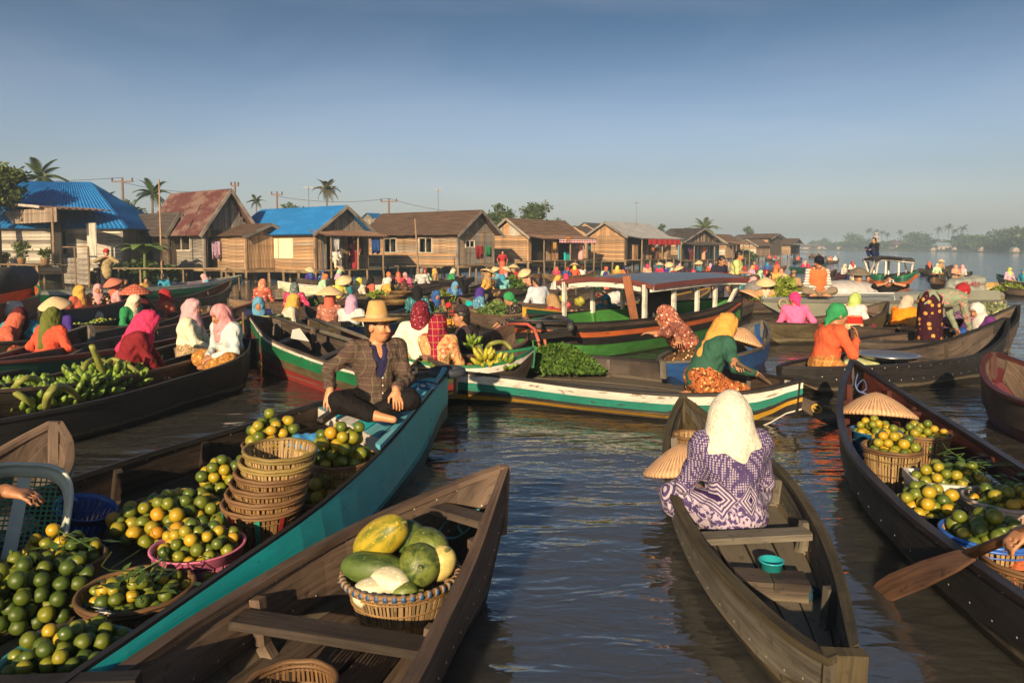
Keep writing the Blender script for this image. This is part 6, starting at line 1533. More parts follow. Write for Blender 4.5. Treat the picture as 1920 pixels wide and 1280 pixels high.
mb = MB(hw_); mb.ribbon([a1 + (a2-a1)*t + sd_*w for t, w in prof], [a1 + (a2-a1)*t - sd_*w for t, w in prof], nrm(np.cross(ax, sd_))*.018); mb.build('blade', W_DARK, pd_)
nn = nrm(np.cross(ax, sd_)); nn = -nn if nn[1] > 0 else nn; rc = a1 + (a2-a1)*.52 + nn*.022
mb = MB(hw_); mb.tube([rc + ax*(.045*cos(q)) + sd_*(.045*sin(q)) for q in np.linspace(0, 2*pi, 20)], .009, 5); mb.tube([rc + ax*.045, rc - ax*.045], .008, 5); mb.build('ring_mark', plain((.50, .30, .03), .6), pd_)
# the reaching buyer in the blue boat
p, d, _ = spot(BOATS['blueboat'], px=1304, z=.12); f_ = 172; hr = P(1222, 626, .72)
person('woman in coral batik leaning out of the blue boat toward the roofed boat', p, f_, BAT_P, BAT_B, BAT_P, sc=1.12, pose='kneel', vox=.012, lean=38, hp=-8, wl=tol(p, f_, 1.12, hr), wr=tol(p, f_, 1.12, hr + V(.35, -.2, -.2)), fl=(-.1, 1, .1), sleeve=.95)
# left side women
p, d, _ = spot(BOATS['banana'], t=.12, z=.22)
person('woman in pale grey shirt and rose scarf sitting at the black boat bow', p, 236, cloth(srgb('b9c4c6')), bat('c8801c', 'e8c038', '7a5a18', .8), c_('e6949a'), sc=1.05, pose='cross', vox=.0105, lean=12, hp=16, wl=(-.05, .30, .19), wr=(.06, .30, .19))
p, d, _ = spot(BOATS['redwoman'], px=234)
person('woman in crimson blouse and hot pink scarf kneeling among boats', p, 22, c_('8a1020'), BAT_B, c_('e01464'), sc=1.1, pose='kneel', vox=.0115, lean=22, hp=14, hijab_tail=True, wl=(.0, .42, .16), wr=(.12, .40, .14))
p, d, _ = spot(BOATS['redwoman'], px=352)
person('woman in cream blouse with pale pink scarf sitting upright', p, 5, cloth(srgb('d8d4b8')), bat('b89a70', 'd8c090', '8a6a40'), c_('e2a6ae'), sc=1.08, pose='kneel', vox=.0125, lean=4, scarf='long', wl=(-.05, .36, .30), wr=(.12, .36, .28))
p, d, _ = spot(BOATS['orangewoman'], px=86)
person('woman in vivid orange blouse and olive scarf seen from behind', p, 68, c_('ec4a10'), c_('9a52a8'), c_('66701c'), sc=1.08, pose='cross', vox=.0115, lean=8, hijab_tail=True, wl=(-.3, .22, .16), wr=(.30, .24, .18))
# middle
p, d, _ = spot(BOATS['capman'], px=884)
mcap, Jc = person('man in dark brown jacket and grey cap facing the market', p, 186, c_('4c3c40'), c_('2c2d36'), HAIR, hat='cap', hatm=c_('40363a'), sc=1.1, pose='cross', vox=.0125, scarf='hair', male=True, lean=10, wl=(-.10, .40, .22), wr=(.12, .40, .22))
mb = MB()
for k in range(5): mb.box((-.02 + .0, .0, 0), (.001, .001, .001))
mb = MB()
for k, w_ in enumerate((.010, .007, .010, .006, .010)): mb.box((.088, -.034 + .017*k, .028), (.006, .011, .016 + .004*(k % 2)))
lt = link('cap_lettering', mb.mesh('cap_lettering'), mcap); hm_ = [c for c in mcap.children if c.name.startswith('cap') and c is not lt][0].matrix_basis; lt.matrix_basis = hm_; setmat(lt, plain((.6, .58, .55), .6))
p, d, _ = spot(BOATS['redscarf'], px=786, off=-.15)
person('woman in cream white shirt with crimson printed scarf seen from behind', p, 85, cloth(srgb('e0d8bc')), bat('a89058', 'd8c880', '6a5a30'), bat('8c1430', 'c86a78', '5a0a20', 1.3), sc=1.12, pose='kneel', vox=.0125, lean=4, wl=(-.26, .16, .26), wr=(.14, .32, .26))
p, d, _ = spot(BOATS['redscarf'], px=818, off=.10)
person('woman in ochre batik blouse with plaid crimson shawl seen from behind', p, 70, bat('d8a860', 'e8c898', 'c05838', .5), BAT_O, cloth(srgb('7a1230'), 'plaid', srgb('c8986a'), srgb('a01838'), 1.6), sc=1.08, pose='cross', vox=.012, lean=3, hijab_tail=True)
p, d, _ = spot(BOATS['greenscarf'], px=1544); f_ = 2
person('woman in orange blouse and green knotted headscarf resting her chin on her hand', p, f_, c_('ee5a12'), cloth(srgb('b07a40'), 'plaid', srgb('d8b070'), srgb('6a3a1c'), 2.), c_('0e9a58'), sc=1.12, pose='kneel', vox=.011, scarf='short', lean=10, hp=6, wr=(.10, .30, .52), wl=(-.06, .22, .60), fr=(0, -.2, 1), fl=(.1, .0, 1))
p, d, _ = spot(BOATS['tubs'], px=1742); f_ = 8
person('stooping woman in maroon flowered sarong and crimson scarf', p, f_, bat('8a9a80', 'c86a70', 'd8c890', 1.4, 'flower'), bat('3c1226', 'd89020', 'f0c040', .9, 'flower'), c_('b01022'), sc=1.05, pose='bend', vox=.0125, lean=78, hp=-10, scarf='short', wl=(-.12, .60, .22), wr=(.12, .62, .22))
# on the speedboat
A_s, B_s, d_s, s_s, o_s, nr_s = SPD
q = A_s + d_s*1.15 + s_s*.12; q[2] = .69
vman, Jv = person('man in orange life vest and dark cap sitting on the speedboat foredeck', q, 262, cloth(srgb('8a8a88'), 'stripe', srgb('d0ccc4'), (0, 0, 0), 1.2), c_('8a7a66'), HAIR, hat='cap', hatm=c_('1a1a2c'), sc=1.05, pose='cross', vox=.013, scarf='hair', male=True, lean=8, hp=16, hy=10, wl=(-.10, .30, .18), wr=(.10, .30, .18))
z0 = .12; R8 = RX(-radians(8)); Tv = lambda a: V(0, 0, z0) + R8 @ V(*a)
pr = [C_(Tv((s*.06, .0, .08)), Tv((s*.07, .01, .36)), .150, .140, .04) for s in (-1, 1)] + [C_(Tv((0, .015, .08)), Tv((0, .02, .36)), .155, .145, .04), C_(Tv((0, .185, .02)), Tv((0, .18, .42)), .016, .012, .01, 's'), C_(Tv((0, .04, .40)), Tv((0, .03, .6)), .08, .09, .02, 's')]
vo_ = link('life_vest', sdf_mesh('life_vest', pr, .013), vman); setmat(vo_, c_('f06a0c'))
for s in (-1, 1): mb = MB(); mb.box(Tv((s*.085, .06, .46)), (.035, .04, .05)); o = link('reflector', mb.mesh('reflector'), vman); setmat(o, plain((.7, .68, .6), .4))
q = A_s + d_s*2.35 - s_s*.45; q[2] = .40
person('man in checked bucket hat behind the speedboat foredeck', q, 275, c_('7a7468'), None, HAIR, hat='cone', hatm=c_('7a7060'), sc=.98, pose='cross', vox=.014, scarf='hair', male=True) [0].children[-1].scale = (.46, .46, .85)
q = A_s + d_s*2.95 - s_s*.30; q[2] = .36; f_ = 262
pc, Jp = person('dark haired photographer in black raising a compact camera', q, f_, c_('1c1a1c'), None, HAIR, sc=1.0, pose='cross', vox=.0125, scarf='hair', male=True, sleeve=.3, lean=16, wl=(-.10, .30, .60), wr=(.10, .30, .60), fl=(.5, -.1, .6), fr=(-.5, -.1, .6))
cm = empty('compact_camera', tuple(np.asarray(q) + RZ(radians(f_)-pi/2) @ V(0, .345, .66))); cm.rotation_euler = (0, 0, radians(f_)-pi/2); tag(cm, 'small silver camera held to the photographer face', 'camera')
mb = MB(); mb.box((0, 0, 0), (.10, .03, .06)); mb.build('camera_body', plain((.45, .45, .46), .35), cm); mb = MB(); mb.lathe([(0, 0), (.022, 0), (.022, .03), (0, .03)], 14); o = mb.build('lens', plain((.03, .03, .03), .3), cm); o.rotation_euler = (-pi/2, 0, 0); o.location = (0, .015, 0)
# partly seen at the picture edges
lp = V(-2.72, 3.0, .12); hl = P(10, 936, .62); f_ = 14
person('person at the left edge whose hand grips the green tray', lp, f_, c_('5a4a42'), None, HAIR, sc=1.1, pose='kneel', vox=.011, scarf='hair', male=True, lean=10, wr=tol(lp, f_, 1.1, hl + V(0, 0, .04)), fr=(.3, 1, -.15), sleeve=.7)
rp = V(2.78, 3.22, .12); hr = P(1922, 996, .60); f_ = 176
person('paddler in orange sleeves at the right edge of the orange boat', rp, f_, c_('d8682a'), None, c_('d8682a'), sc=1.1, pose='kneel', vox=.012, lean=10, wl=tol(rp, f_, 1.1, hr), wr=tol(rp, f_, 1.1, hr + V(.3, .1, .25)), sleeve=.85)
pd_ = empty('paddle', hr); tag(pd_, 'long worn paddle dipping into the water beside the orange boat', 'paddle')
a2 = P(1636, 1112, -.03); a1 = hr + (a2-hr)*.30; a0 = hr + (hr-a1)*1.6; ax = nrm(a2-a1); sd_ = nrm(np.cross(ax, V(.1, -.75, .65)))
mb = MB(hr); mb.tube([a0, hr, a1], [.018, .02, .024], 8); mb.build('shaft', wood((.30, .13, .05), .5, .5), pd_, True)
prof = [(0, .026), (.15, .045), (.45, .062), (.8, .066), (.95, .05), (1.0, .03)]
mb = MB(hr); mb.ribbon([a1 + (a2-a1)*t + sd_*w for t, w in prof], [a1 + (a2-a1)*t - sd_*w for t, w in prof], nrm(np.cross(ax, sd_))*.018); mb.build('blade', wood((.13, .07, .045), .45, .5), pd_)
# ------------------------------------------------------------------ baskets, fruit, vegetables
RATTAN = wood((.28, .165, .065), .4, .55, 2., .3); RATTAN_D = wood((.18, .10, .045), .4, .55, 2., .3); BAMBOO = wood((.36, .24, .11), .5, .6, 2., .3)
def rings(mb, r, z, thick, seg=36, c=(0, 0, 0), wav=0.):
    pts = [(c[0] + r*cos(a), c[1] + r*sin(a), c[2] + z + wav*sin(9*a)) for a in np.linspace(0, 2*pi, seg+1)]; mb.tube(pts, thick, 6, cap=False)
def wicker(label, c, rt, rb, h, n=56, m=RATTAN, rimm=RATTAN_D, name='wicker_basket', tapes=(), group=None, tilt=(0, 0), hoops=3, wrapm=None, root=None):
    root = root or tag(empty(name, c), label, 'basket', group); root.rotation_euler = (tilt[0], tilt[1], random.random()*6)
    mb = MB()
    for k in range(n):
        a = 2*pi*k/n + random.uniform(-.01, .01); b = a + random.uniform(-.02, .02); t = V(-sin(a), cos(a), 0)
        p0, p1 = V(rb*cos(a), rb*sin(a), 0), V(rt*cos(b), rt*sin(b), h); pm = (p0+p1)/2*V(1.02, 1.02, 1)
        w = pi*rt/n*.62
        mb.ribbon([p0 - t*w*.8, pm - t*w, p1 - t*w], [p0 + t*w*.8, pm + t*w, p1 + t*w], V(cos(a), sin(a), 0)*-.004)
    mb.build('weave', m, root)
    for k in range(hoops):
        f = (k+.7)/(hoops+.4); g = MB(); rings(g, rb + (rt-rb)*f + .003, h*f, .0045, 30); g.build('hoop', rimm, root, True)
    g = MB(); rings(g, rt + .004, h, .011, 40, wav=.002); rings(g, rt + .002, h-.018, .008, 40); g.build('rim', rimm, root, True)
    if wrapm is not None:
        g = MB()
        for k in range(46):
            a = 2*pi*k/46; q = V((rt+.004)*cos(a), (rt+.004)*sin(a), h-.006); tt = V(-sin(a), cos(a), 0); g.tube([q - tt*.009, q + tt*.009], .0155, 8)
        g.build('rim_wrap', wrapm, root, True)
    g = MB(); g.lathe([(.001, .004), (rb*.98, .004), (rb*.98, .012), (.001, .012)], 24); g.build('base', m, root)
    for a, m_ in tapes:
        t = V(-sin(a), cos(a), 0); o = V(cos(a), sin(a), 0); g = MB()
        g.ribbon([o*(rb+.008) - t*.010 + V(0, 0, .01), o*(rt+.012) - t*.012 + V(0, 0, h-.02)], [o*(rb+.008) + t*.010 + V(0, 0, .01), o*(rt+.012) + t*.012 + V(0, 0, h-.02)], -o*.003); g.build('tape', m_, root)
    return root
def plastic(label, c, rt, rb, h, col, name='plastic_basket', tilt=(0, 0), group=None, slots=30):
    m = plain(col, .35, .12, 6., .05); root = tag(empty(name, c), label, 'basket', group); root.rotation_euler = (tilt[0], tilt[1], random.random()*6)
    mb = MB()
    for k in range(slots):
        a = 2*pi*k/slots; t = V(-sin(a), cos(a), 0); o = V(cos(a), sin(a), 0); w0, w1 = pi*rb/slots*.72, pi*rt/slots*.72
        mb.ribbon([o*rb - t*w0, o*rt - t*w1 + V(0, 0, h*.80)], [o*rb + t*w0, o*rt + t*w1 + V(0, 0, h*.80)], -o*.004)
    mb.build('slatted_wall', m, root)
    g = MB(); q = rt
    g.lathe([(q*.985, h*.76), (q*1.0, h*.76), (q*1.02, h*.97), (q*1.07, h*.98), (q*1.07, h), (q*1.0, h), (q*.975, h*.8)], 40, closed=True); g.build('rim', m, root, True)
    g = MB(); g.lathe([(.001, 0), (rb, 0), (rb*1.03, h*.12), (rb*1.01, h*.12), (rb*.97, .012), (.001, .012)], 30); g.build('base', m, root, True)
    g = MB(); rings(g, rb + (rt-rb)*.5, h*.42, .005, 30); g.build('hoop', m, root, True)
    return root
# oranges -----------------------------------------------------------
def orange_mesh(seed):
    r = np.random.default_rng(seed); mb = MB(); n, m = 12, 8; vs = []; q = .9 + .1*r.random()
    ph = r.random(3)*6
    for j in range(m+1):
        th = pi*j/m
        for i in range(n):
            a = 2*pi*i/n; rr = 1 + .02*sin(3*a+ph[0]) + .02*sin(2*a+ph[1]+th*2)
            dz = cos(th)*q - (.10 if j == 0 else 0)
            vs.append((sin(th)*cos(a)*rr, sin(th)*sin(a)*rr, dz))
    fs = [(j*n+i, (j+1)*n+i, (j+1)*n+(i+1) % n, j*n+(i+1) % n) for j in range(m) for i in range(n)]
    mb.add(vs, fs); me = mb.mesh('orange', True); me.materials.append(None); return me
OM = [orange_mesh(i) for i in range(5)]
def leaf_mesh():
    mb = MB(); a = []; b = []
    for i in range(6): t = i/5; w = .32*sin(pi*min(1, t*.96+.02))**.8; a.append((t, w, .18*t*(1-t)*2 - .1*t)); b.append((t, -w, .18*t*(1-t)*2 - .1*t))
    mid = [(t[0], 0, t[2]-.05) for t in a]; mb.ribbon(a, mid, V(0, 0, -.01)); mb.ribbon(mid, b, V(0, 0, -.01)); return mb.mesh('leaf', True)
LM = leaf_mesh(); LM.materials.append(leafm((.05, .10, .02), .4, .1))
STEMM = plain((.12, .12, .03), .7)
ORANGES = []
def pack(n, R, r, zbase, ell=(1., 1.), rot=0., rimz=None, tries=70):
    out = []
    for k in range(n):
        best = None
        for _ in range(tries):
            a = rng.random()*2*pi; q = (R - r*.75)*sqrt(rng.random()); x, y = q*cos(a)*ell[0], q*sin(a)*ell[1]; rr = r*rng.uniform(.86, 1.1)
            z = zbase + rr
            for (X, Y, Z, RR) in out:
                d2 = (x-X)**2 + (y-Y)**2; s = (rr+RR)*.96
                if d2 < s*s: z = max(z, Z + sqrt(s*s-d2))
            sc = z + .10*(q/R)**2
            if best is None or sc < best[0]: best = (sc, x, y, z, rr)
        out.append(best[1:])
    c, s = cos(rot), sin(rot)
    return [(x*c - y*s, x*s + y*c, z, rr) for x, y, z, rr in out]
def oranges(label, c, n, R, r, zbase, green=.5, leaves=.12, **kw):
    for x, y, z, rr in pack(n, R, r, zbase, **kw):
        ORANGES.append((V(c[0]+x, c[1]+y, z), rr, label, green, rng.random() < leaves))
GR = 'oranges for sale'
def px_basket(px, py, zr): return P(px, py, zr)
fl = .11
def put(kind, label, px, py, zr, rt, rb, n, r, olab, green=.5, leaves=.08, dome=1., zf=fl, deep=.10, **kw):
    c = P(px, py, zr); h = zr - zf
    if kind == 'w': wicker(label, (c[0], c[1], zf), rt, rb, h, **kw)
    else: plastic(label, (c[0], c[1], zf), rt, rb, h, **kw)
    if n: oranges(olab, c, n, rt*.98, r, zr - deep, green, leaves)
    return c
put('w', 'tapered wicker basket of yellow oranges near the deck', 511, 830, .43, .190, .125, 54, .041, 'ripe yellow orange in the basket near the deck', .15)
put('w', 'tall wicker basket of oranges against the teal side', 640, 862, .42, .185, .125, 54, .041, 'orange in the tall basket against the teal side', .30)
put('w', 'empty wicker basket behind the orange baskets', 592, 812, .36, .14, .11, 0, .04, '')
put('w', 'low dark basket of oranges beside the basket stack', 598, 928, .24, .19, .15, 26, .047, 'orange in the low basket beside the stack', .28, hoops=2)
c0 = P(492, 1030, fl)
for k in range(6):
    wicker(['bottom wicker basket of the stack with red and green tapes', 'second wicker basket of the leaning stack', 'third wicker basket of the stack', 'fourth wicker basket of the stack under the pale ones', 'fifth wicker basket of the stack with yellow lashing', 'topmost pale wicker basket of the stack'][k], (c0[0] + .018*k, c0[1] + .006*k, fl + .056*k), .205 - .004*k, .135, .27, m=RATTAN if k < 4 else BAMBOO, rimm=RATTAN_D if k < 4 else wood((.26, .19, .06), .5, .6), tapes=((4.2, plain((.30, .02, .02), .5)), (4.9, plain((.02, .25, .16), .5)), (3.7, plain((.02, .25, .18), .5)), (5.5, plain((.25, .02, .02), .5))) if k == 0 else (), tilt=(.04, .05)).rotation_euler.z = 0
# lettering on the red tape
def text_obj(body, size, m, M_, parent, name='lettering', ext=.0008):
    cu = bpy.data.curves.new(name, 'FONT'); cu.body = body; cu.size = size; cu.extrude = ext; cu.align_x = 'CENTER'; cu.align_y = 'CENTER'
    o = bpy.data.objects.new(name, cu); COL.objects.link(o); dg = bpy.context.evaluated_depsgraph_get(); me = bpy.data.meshes.new_from_object(o.evaluated_get(dg)); bpy.data.objects.remove(o)
    o = link(name, me, parent); setmat(o, m); o.matrix_basis = M_; return o
stk = [o for o in bpy.data.objects if o.get('label', '').startswith('bottom wicker basket')][0]
a = 4.2; o_ = Vector((cos(a), sin(a), 0)); t_ = Vector((-sin(a), cos(a), 0)); u_ = Vector((.07*cos(a), .07*sin(a), .27)).normalized(); n_ = t_.cross(u_).normalized()
if n_.dot(o_) < 0: n_ = -n_
tx = -u_; ty = n_.cross(tx).normalized(); M_ = Matrix((tx, ty, n_)).transposed().to_4x4(); M_.translation = o_*.188 + Vector((0, 0, .15))
text_obj('BUNGAH SEL.', .022, plain((.7, .6, .5), .5), M_, stk)
# blue plastic bag, white rag
pr = [E_l((0, 0, .06), (.13, .10, .07)), E_l((.08, .03, .09), (.07, .06, .06), I3, .03), E_l((-.07, -.02, .08), (.06, .07, .05), I3, .03)]
o = link('plastic_bag', sdf_mesh('plastic_bag', pr, .011, lambda p: .010*np.sin(60*p[:, 0]+20*p[:, 2])*np.sin(55*p[:, 1]+9)), None, P(578, 850, .36)); setmat(o, plain((.05, .24, .52), .25, .2, 30)); tag(o, 'crumpled bright blue plastic bag among the orange baskets', 'bag')
def rag(label, pts, w, m, name='rag'):
    pts = [np.asarray(q, float) for q in pts]; cu = catmull(pts, 10); mb = MB(); sd = V(1, 0, 0)
    mb.ribbon([q + sd*w*(.6+.4*sin(i*1.7)) for i, q in enumerate(cu)], [q - sd*w*(.6+.4*cos(i*1.3)) for i, q in enumerate(cu)], V(0, -.004, 0)); tag(mb.build(name, m, smooth=True), label, 'cloth')
rag('pale blue rag strip hanging from the basket stack', [P(508, 868, .46), P(512, 895, .44), P(511, 925, .36), P(514, 952, .30)], .018, cloth(srgb('9aa4cc')))
rag('white rag tied on the rim of the brown basket', [P(186, 1136, .32), P(196, 1146, .33), P(206, 1150, .31)], .03, CL['white'])
# loose heaps and other baskets
RH = P(330, 955, .2)
wicker('shallow wide basket under the big orange heap', (RH[0], RH[1], fl), .30, .25, .10, hoops=1, n=40)
oranges('orange of the big loose heap in the middle', P(322, 968, .22), 112, .33, .040, .14, .22, .05, ell=(1., .95))
oranges('orange of the small heap beside the basket stack', P(420, 912, .22), 38, .17, .041, .15, .18, .05)
put('p', 'pink plastic basket full of small green oranges', 372, 1020, .33, .205, .15, 100, .031, 'small green orange in the pink basket', .50, .06, deep=.12, col=(.60, .16, .28))
put('w', 'flat brown basket with leafy dark green oranges', 256, 1104, .29, .225, .16, 84, .030, 'dark green orange with leaves in the flat brown basket', .85, .35, deep=.09)
put('p', 'teal plastic basket of green oranges at the boat side', 128, 1228, .28, .215, .17, 125, .030, 'green orange in the teal basket', .72, .12, deep=.12, col=(.03, .30, .30))
oranges('large green orange of the heap at the boat end', P(58, 1112, .20), 118, .26, .038, .11, .80, .1)
oranges('green orange heaped beside the green tray', P(110, 1044, .22), 84, .20, .032, .14, .72, .2)
put('w', 'wicker basket holding the green heap by the tray', 100, 1050, .24, .22, .18, 0, .04, '', hoops=2)
oranges('stray orange lying on the boat floor', P(705, 850, .2), 14, .14, .040, .12, .7, .1)
plastic('deep blue plastic basket tilted behind the green oranges', tuple(P(150, 1000, .12)), .155, .11, .17, (.012, .06, .26), tilt=(.15, -.25))
# green and white tray at the left edge
def tray():
    c = P(28, 985, .36); root = tag(empty('mesh_tray', c), 'white rimmed tray with green plastic mesh held at the left edge', 'tray'); root.rotation_euler = (radians(50), radians(10), radians(28))
    gm_ = plain((.03, .16, .09), .4, .1); wm_ = plain((.44, .50, .46), .4, .1)
    mb = MB(); a, b = .20, .26
    for i in range(17):
        x = -a + 2*a*i/16; y = b*sqrt(max(0, 1-(x/a)**4)); mb.box((x, 0, 0), (.007, 2*y, .004))
    for i in range(21):
        y = -b + 2*b*i/20; x = a*sqrt(sqrt(max(0, 1-(y/b)**2))); mb.box((0, y, .001), (2*x, .007, .004))
    mb.build('mesh_bottom', gm_, root)
    g = MB(); pts = [(a*np.sign(cos(q))*abs(cos(q))**.6, b*np.sign(sin(q))*abs(sin(q))**.6, 0) for q in np.linspace(0, 2*pi, 40)]
    lo = np.array(pts); hi = lo*[1.14, 1.12, 1] + [0, 0, .09]; out = lo*0; g.ribbon(lo, hi, nrm(V(0, 0, 1))*.006); g.tube(hi, .012, 6, cap=False); g.build('rim', wm_, root, True)
    g = MB(); g.box((0, 0, .004), (.06, 2*b*.98, .006)); g.build('crossbar', wm_, root)
tray()
# right boat
fl = .11; RB = dict(zf=.12)
put('p', 'blue tub of oranges in the red painted boat', 1642, 806, .37, .175, .14, 48, .033, 'small orange in the blue tub', .44, .1, col=(.02, .14, .32), **RB)
put('w', 'wide wicker basket of oranges behind the white crate', 1732, 812, .36, .185, .15, 50, .033, 'small orange in the wide wicker basket', .32, .08, **RB)
put('w', 'tall golden wicker basket of oranges in the red boat', 1672, 838, .44, .175, .13, 46, .035, 'small orange in the tall golden basket', .42, .08, m=BAMBOO, **RB)
put('p', 'black tub of yellow oranges at the boat side', 1744, 948, .32, .19, .15, 50, .037, 'small yellow orange in the black tub', .28, .12, col=(.02, .02, .022), **RB)
wicker('pink woven basket of leafy green oranges', (*P(1888, 936, .38)[:2], .12), .205, .17, .26, n=70, m=plain((.36, .22, .22), .7, .5, 60), rimm=plain((.46, .38, .34), .7), hoops=6)
oranges('leafy green orange in the pink woven basket', P(1888, 936, .38), 46, .20, .037, .28, .75, .35)
wicker('blue rimmed basket of large green oranges', (*P(1852, 1000, .36)[:2], .12), .20, .16, .24, m=BAMBOO, rimm=plain((.02, .10, .42), .4))
oranges('large green orange in the blue rimmed basket', P(1852, 1000, .36), 52, .20, .038, .26, .72, .1)
wicker('dark basket at the boat end beside the paddler', (*P(1925, 1060, .30)[:2], .12), .17, .14, .20, m=RATTAN_D)
def crate():
    c = P(1786, 893, .38); root = tag(empty('plastic_crate', (c[0], c[1], .12)), 'white plastic crate of small leafy oranges', 'crate'); root.rotation_euler = (0, 0, radians(-14)); m = plain((.62, .60, .56), .45, .1); a, b, h = .44, .30, .25
    for sx, sy, L, ax in ((0, -1, a, 0), (0, 1, a, 0), (-1, 0, b, 1), (1, 0, b, 1)):
        mb = MB()
        n = int(L/.03)
        for i in range(n+1):
            t = -L/2 + L*i/n; mb.box((t, sy*b/2, h*.42) if ax == 0 else (sx*a/2, t, h*.42), (.008, .010, h*.75) if ax == 0 else (.010, .008, h*.75))
        for k in range(5): mb.box((0, sy*b/2, h*.1+h*.15*k) if ax == 0 else (sx*a/2, 0, h*.1+h*.15*k), (L, .011, .010) if ax == 0 else (.011, L, .010))
        mb.build('lattice_side', m, root)
        g = MB(); g.box((0, sy*(b/2+.004), h*.9) if ax == 0 else (sx*(a/2+.004), 0, h*.9), (L+.03, .026, h*.22) if ax == 0 else (.026, L-.02, h*.22)); g.build('rim', m, root)
    mb = MB(); mb.box((0, 0, .008), (a-.02, b-.02, .012)); mb.build('base', m, root)
    oranges('small leafy orange in the white crate', V(c[0], c[1], 0), 60, .235, .034, .27, .48, .3, ell=(1., .64), rot=radians(-14))
crate()
# fruit and leaves into the scene: the 300 that show largest one by one
ORANGES.sort(key=lambda q: -q[1]/np.linalg.norm(q[0] - V(0, 0, CAM_H)))
rest = MB(); nrest = 0
for i, (pos, r, lab, green, lf) in enumerate(ORANGES):
    if i < 300:
        o = link('orange', OM[i % 5], None, pos); o.scale = (r, r, r); o.rotation_euler = tuple(rng.uniform(-1, 1, 3)); tag(o, lab, 'orange', GR)
        o.material_slots[0].link = 'OBJECT'; o.material_slots[0].material = orangem(round(green, 1))
        if lf:
            for k in range(rng.integers(1, 3)):
                l_ = link('leaf', LM, o); s = .62*rng.uniform(.9, 1.4); l_.scale = (s, s, s); l_.location = tuple(V(0, 0, .85) + rng.normal(size=3)*.15); l_.rotation_euler = (rng.uniform(-.5, .5), rng.uniform(-.6, .3), rng.uniform(0, 6))
    else:
        me = OM[i % 5]; vs = np.array([v.co for v in me.vertices])*r + pos; rest.add(vs, [tuple(p_.vertices) for p_ in me.polygons]); nrest += 1
s_ = NT('orange_peel_mixed'); g_ = s_.n('NewGeometry'); f_m = s_.math('ADD', s_.math('MULTIPLY', g_.outputs['Random Per Island'], .62), s_.math('MULTIPLY', s_.noise(s_.coord('Object'), 12, 3), .4)); f_m = s_.math('ADD', f_m, -.16)
s_.col(s_.ramp(f_m, [(.05, (.05, .09, .012)), (.38, (.17, .19, .015)), (.62, (.42, .28, .015)), (.9, (.55, .21, .012))])); s_.rough(.38)
if nrest: tag(stuff(rest.build('oranges', s_.m, smooth=True)), 'remaining small oranges heaped in the baskets of both orange boats', 'oranges')
# leafy sprigs on the green oranges
for lab, px, py, z, n in (('leafy twigs over the flat brown basket', 256, 1085, .38, 22), ('leafy twigs over the pink woven basket', 1888, 915, .42, 45), ('leafy twigs over the white crate', 1800, 868, .44, 30), ('leafy twigs by the green heap', 120, 1030, .42, 8)):
    mb = MB(); c = P(px, py, z)
    for k in range(n):
        q = c + V(rng.normal()*.10, rng.normal()*.09, rng.normal()*.02); a = rng.random()*6.28; L = rng.uniform(.05, .09); d = V(cos(a), sin(a), rng.uniform(-.3, .5)); d = nrm(d); s = nrm(np.cross(d, V(0, 0, 1)))*L*.24
        mb.add([q, q + d*L*.5 + s, q + d*L, q + d*L*.5 - s], [(0, 1, 2, 3)])
    for k in range(6):
        q = c + V(rng.normal()*.09, rng.normal()*.08, 0); mb.tube([q, q + V(rng.normal()*.05, rng.normal()*.05, .05), q + V(rng.normal()*.1, rng.normal()*.1, .04)], .003, 4)
    tag(stuff(mb.build('leafy_twigs', leafm((.055, .11, .022), .4, .1))), lab, 'leaves')
# straw hats lying in boats
for lab, px, py, z, sc, tl in (('large pale straw hat lying in the red painted boat', 1643, 778, .38, 1.15, (-.25, .1)), ('straw hat lying beside the woman in purple', 1284, 880, .30, 1.02, (-.2, -.1)), ('straw hat lying in the blue boat', 1388, 640, .42, 1.25, (-.1, .3)), ('straw hat resting on the banana seller boat', 1406, 556, .42, 1.3, (-.1, .5)), ('patterned purple hat lying among the woven tubs', 1806, 608, .45, 1.5, (-.35, .2))):
    o = link('cone_hat', CONE, None, P(px, py, z)); o.scale = (sc,)*3; o.rotation_euler = (tl[0], tl[1], 0); setmat(o, STRAWR if 'purple hat' not in lab else bat('9a6a9a', 'e0a0b0', '4a3a6a', 1.), True); tag(o, lab, 'hat')
wicker('wicker basket ahead of the woman in purple', (*P(1292, 815, .30)[:2], .10), .125, .10, .20, m=BAMBOO)
# melons
def melonm(c1, c2, stripes=True):
    s = NT('melon_skin'); o = s.coord('Object'); n1 = s.noise(s.mapping(o, (1, 1, .10)), 30, 4, .65, .5); n2 = s.noise(o, 7, 4); sp = s.noise(o, 60, 2)
    cc = s.ramp(n1, [(.40, c1), (.58, c2)]); cc = s.mix(s.ramp(n2, [(.45, (0, 0, 0)), (.7, (.8, .8, .8))]), cc, mulc(c2, 1.4)); cc = s.mix(s.ramp(sp, [(.66, (0, 0, 0)), (.7, (1, 1, 1))]), cc, mulc(c2, 1.8)); s.col(cc); s.rough(.5); s.bump(n1, .3, .003); return s.m
MG, MD, MY, MW, MP = melonm((.018, .042, .006), (.13, .16, .03)), melonm((.014, .034, .008), (.065, .10, .02)), melonm((.09, .12, .012), (.34, .26, .02)), melonm((.42, .40, .28), (.56, .52, .38)), melonm((.38, .33, .12), (.52, .42, .14))
mc0 = P(752, 1072, .34); wicker('low wicker basket with blue lashed rim full of melons', (mc0[0], mc0[1], .09), .245, .16, .25, n=90, m=wood((.30, .20, .10), .45, .6, 2.), rimm=RATTAN, hoops=4, wrapm=None)
bw = [o for o in bpy.data.objects if o.get('label', '').startswith('low wicker basket with blue')][0]; g = MB()
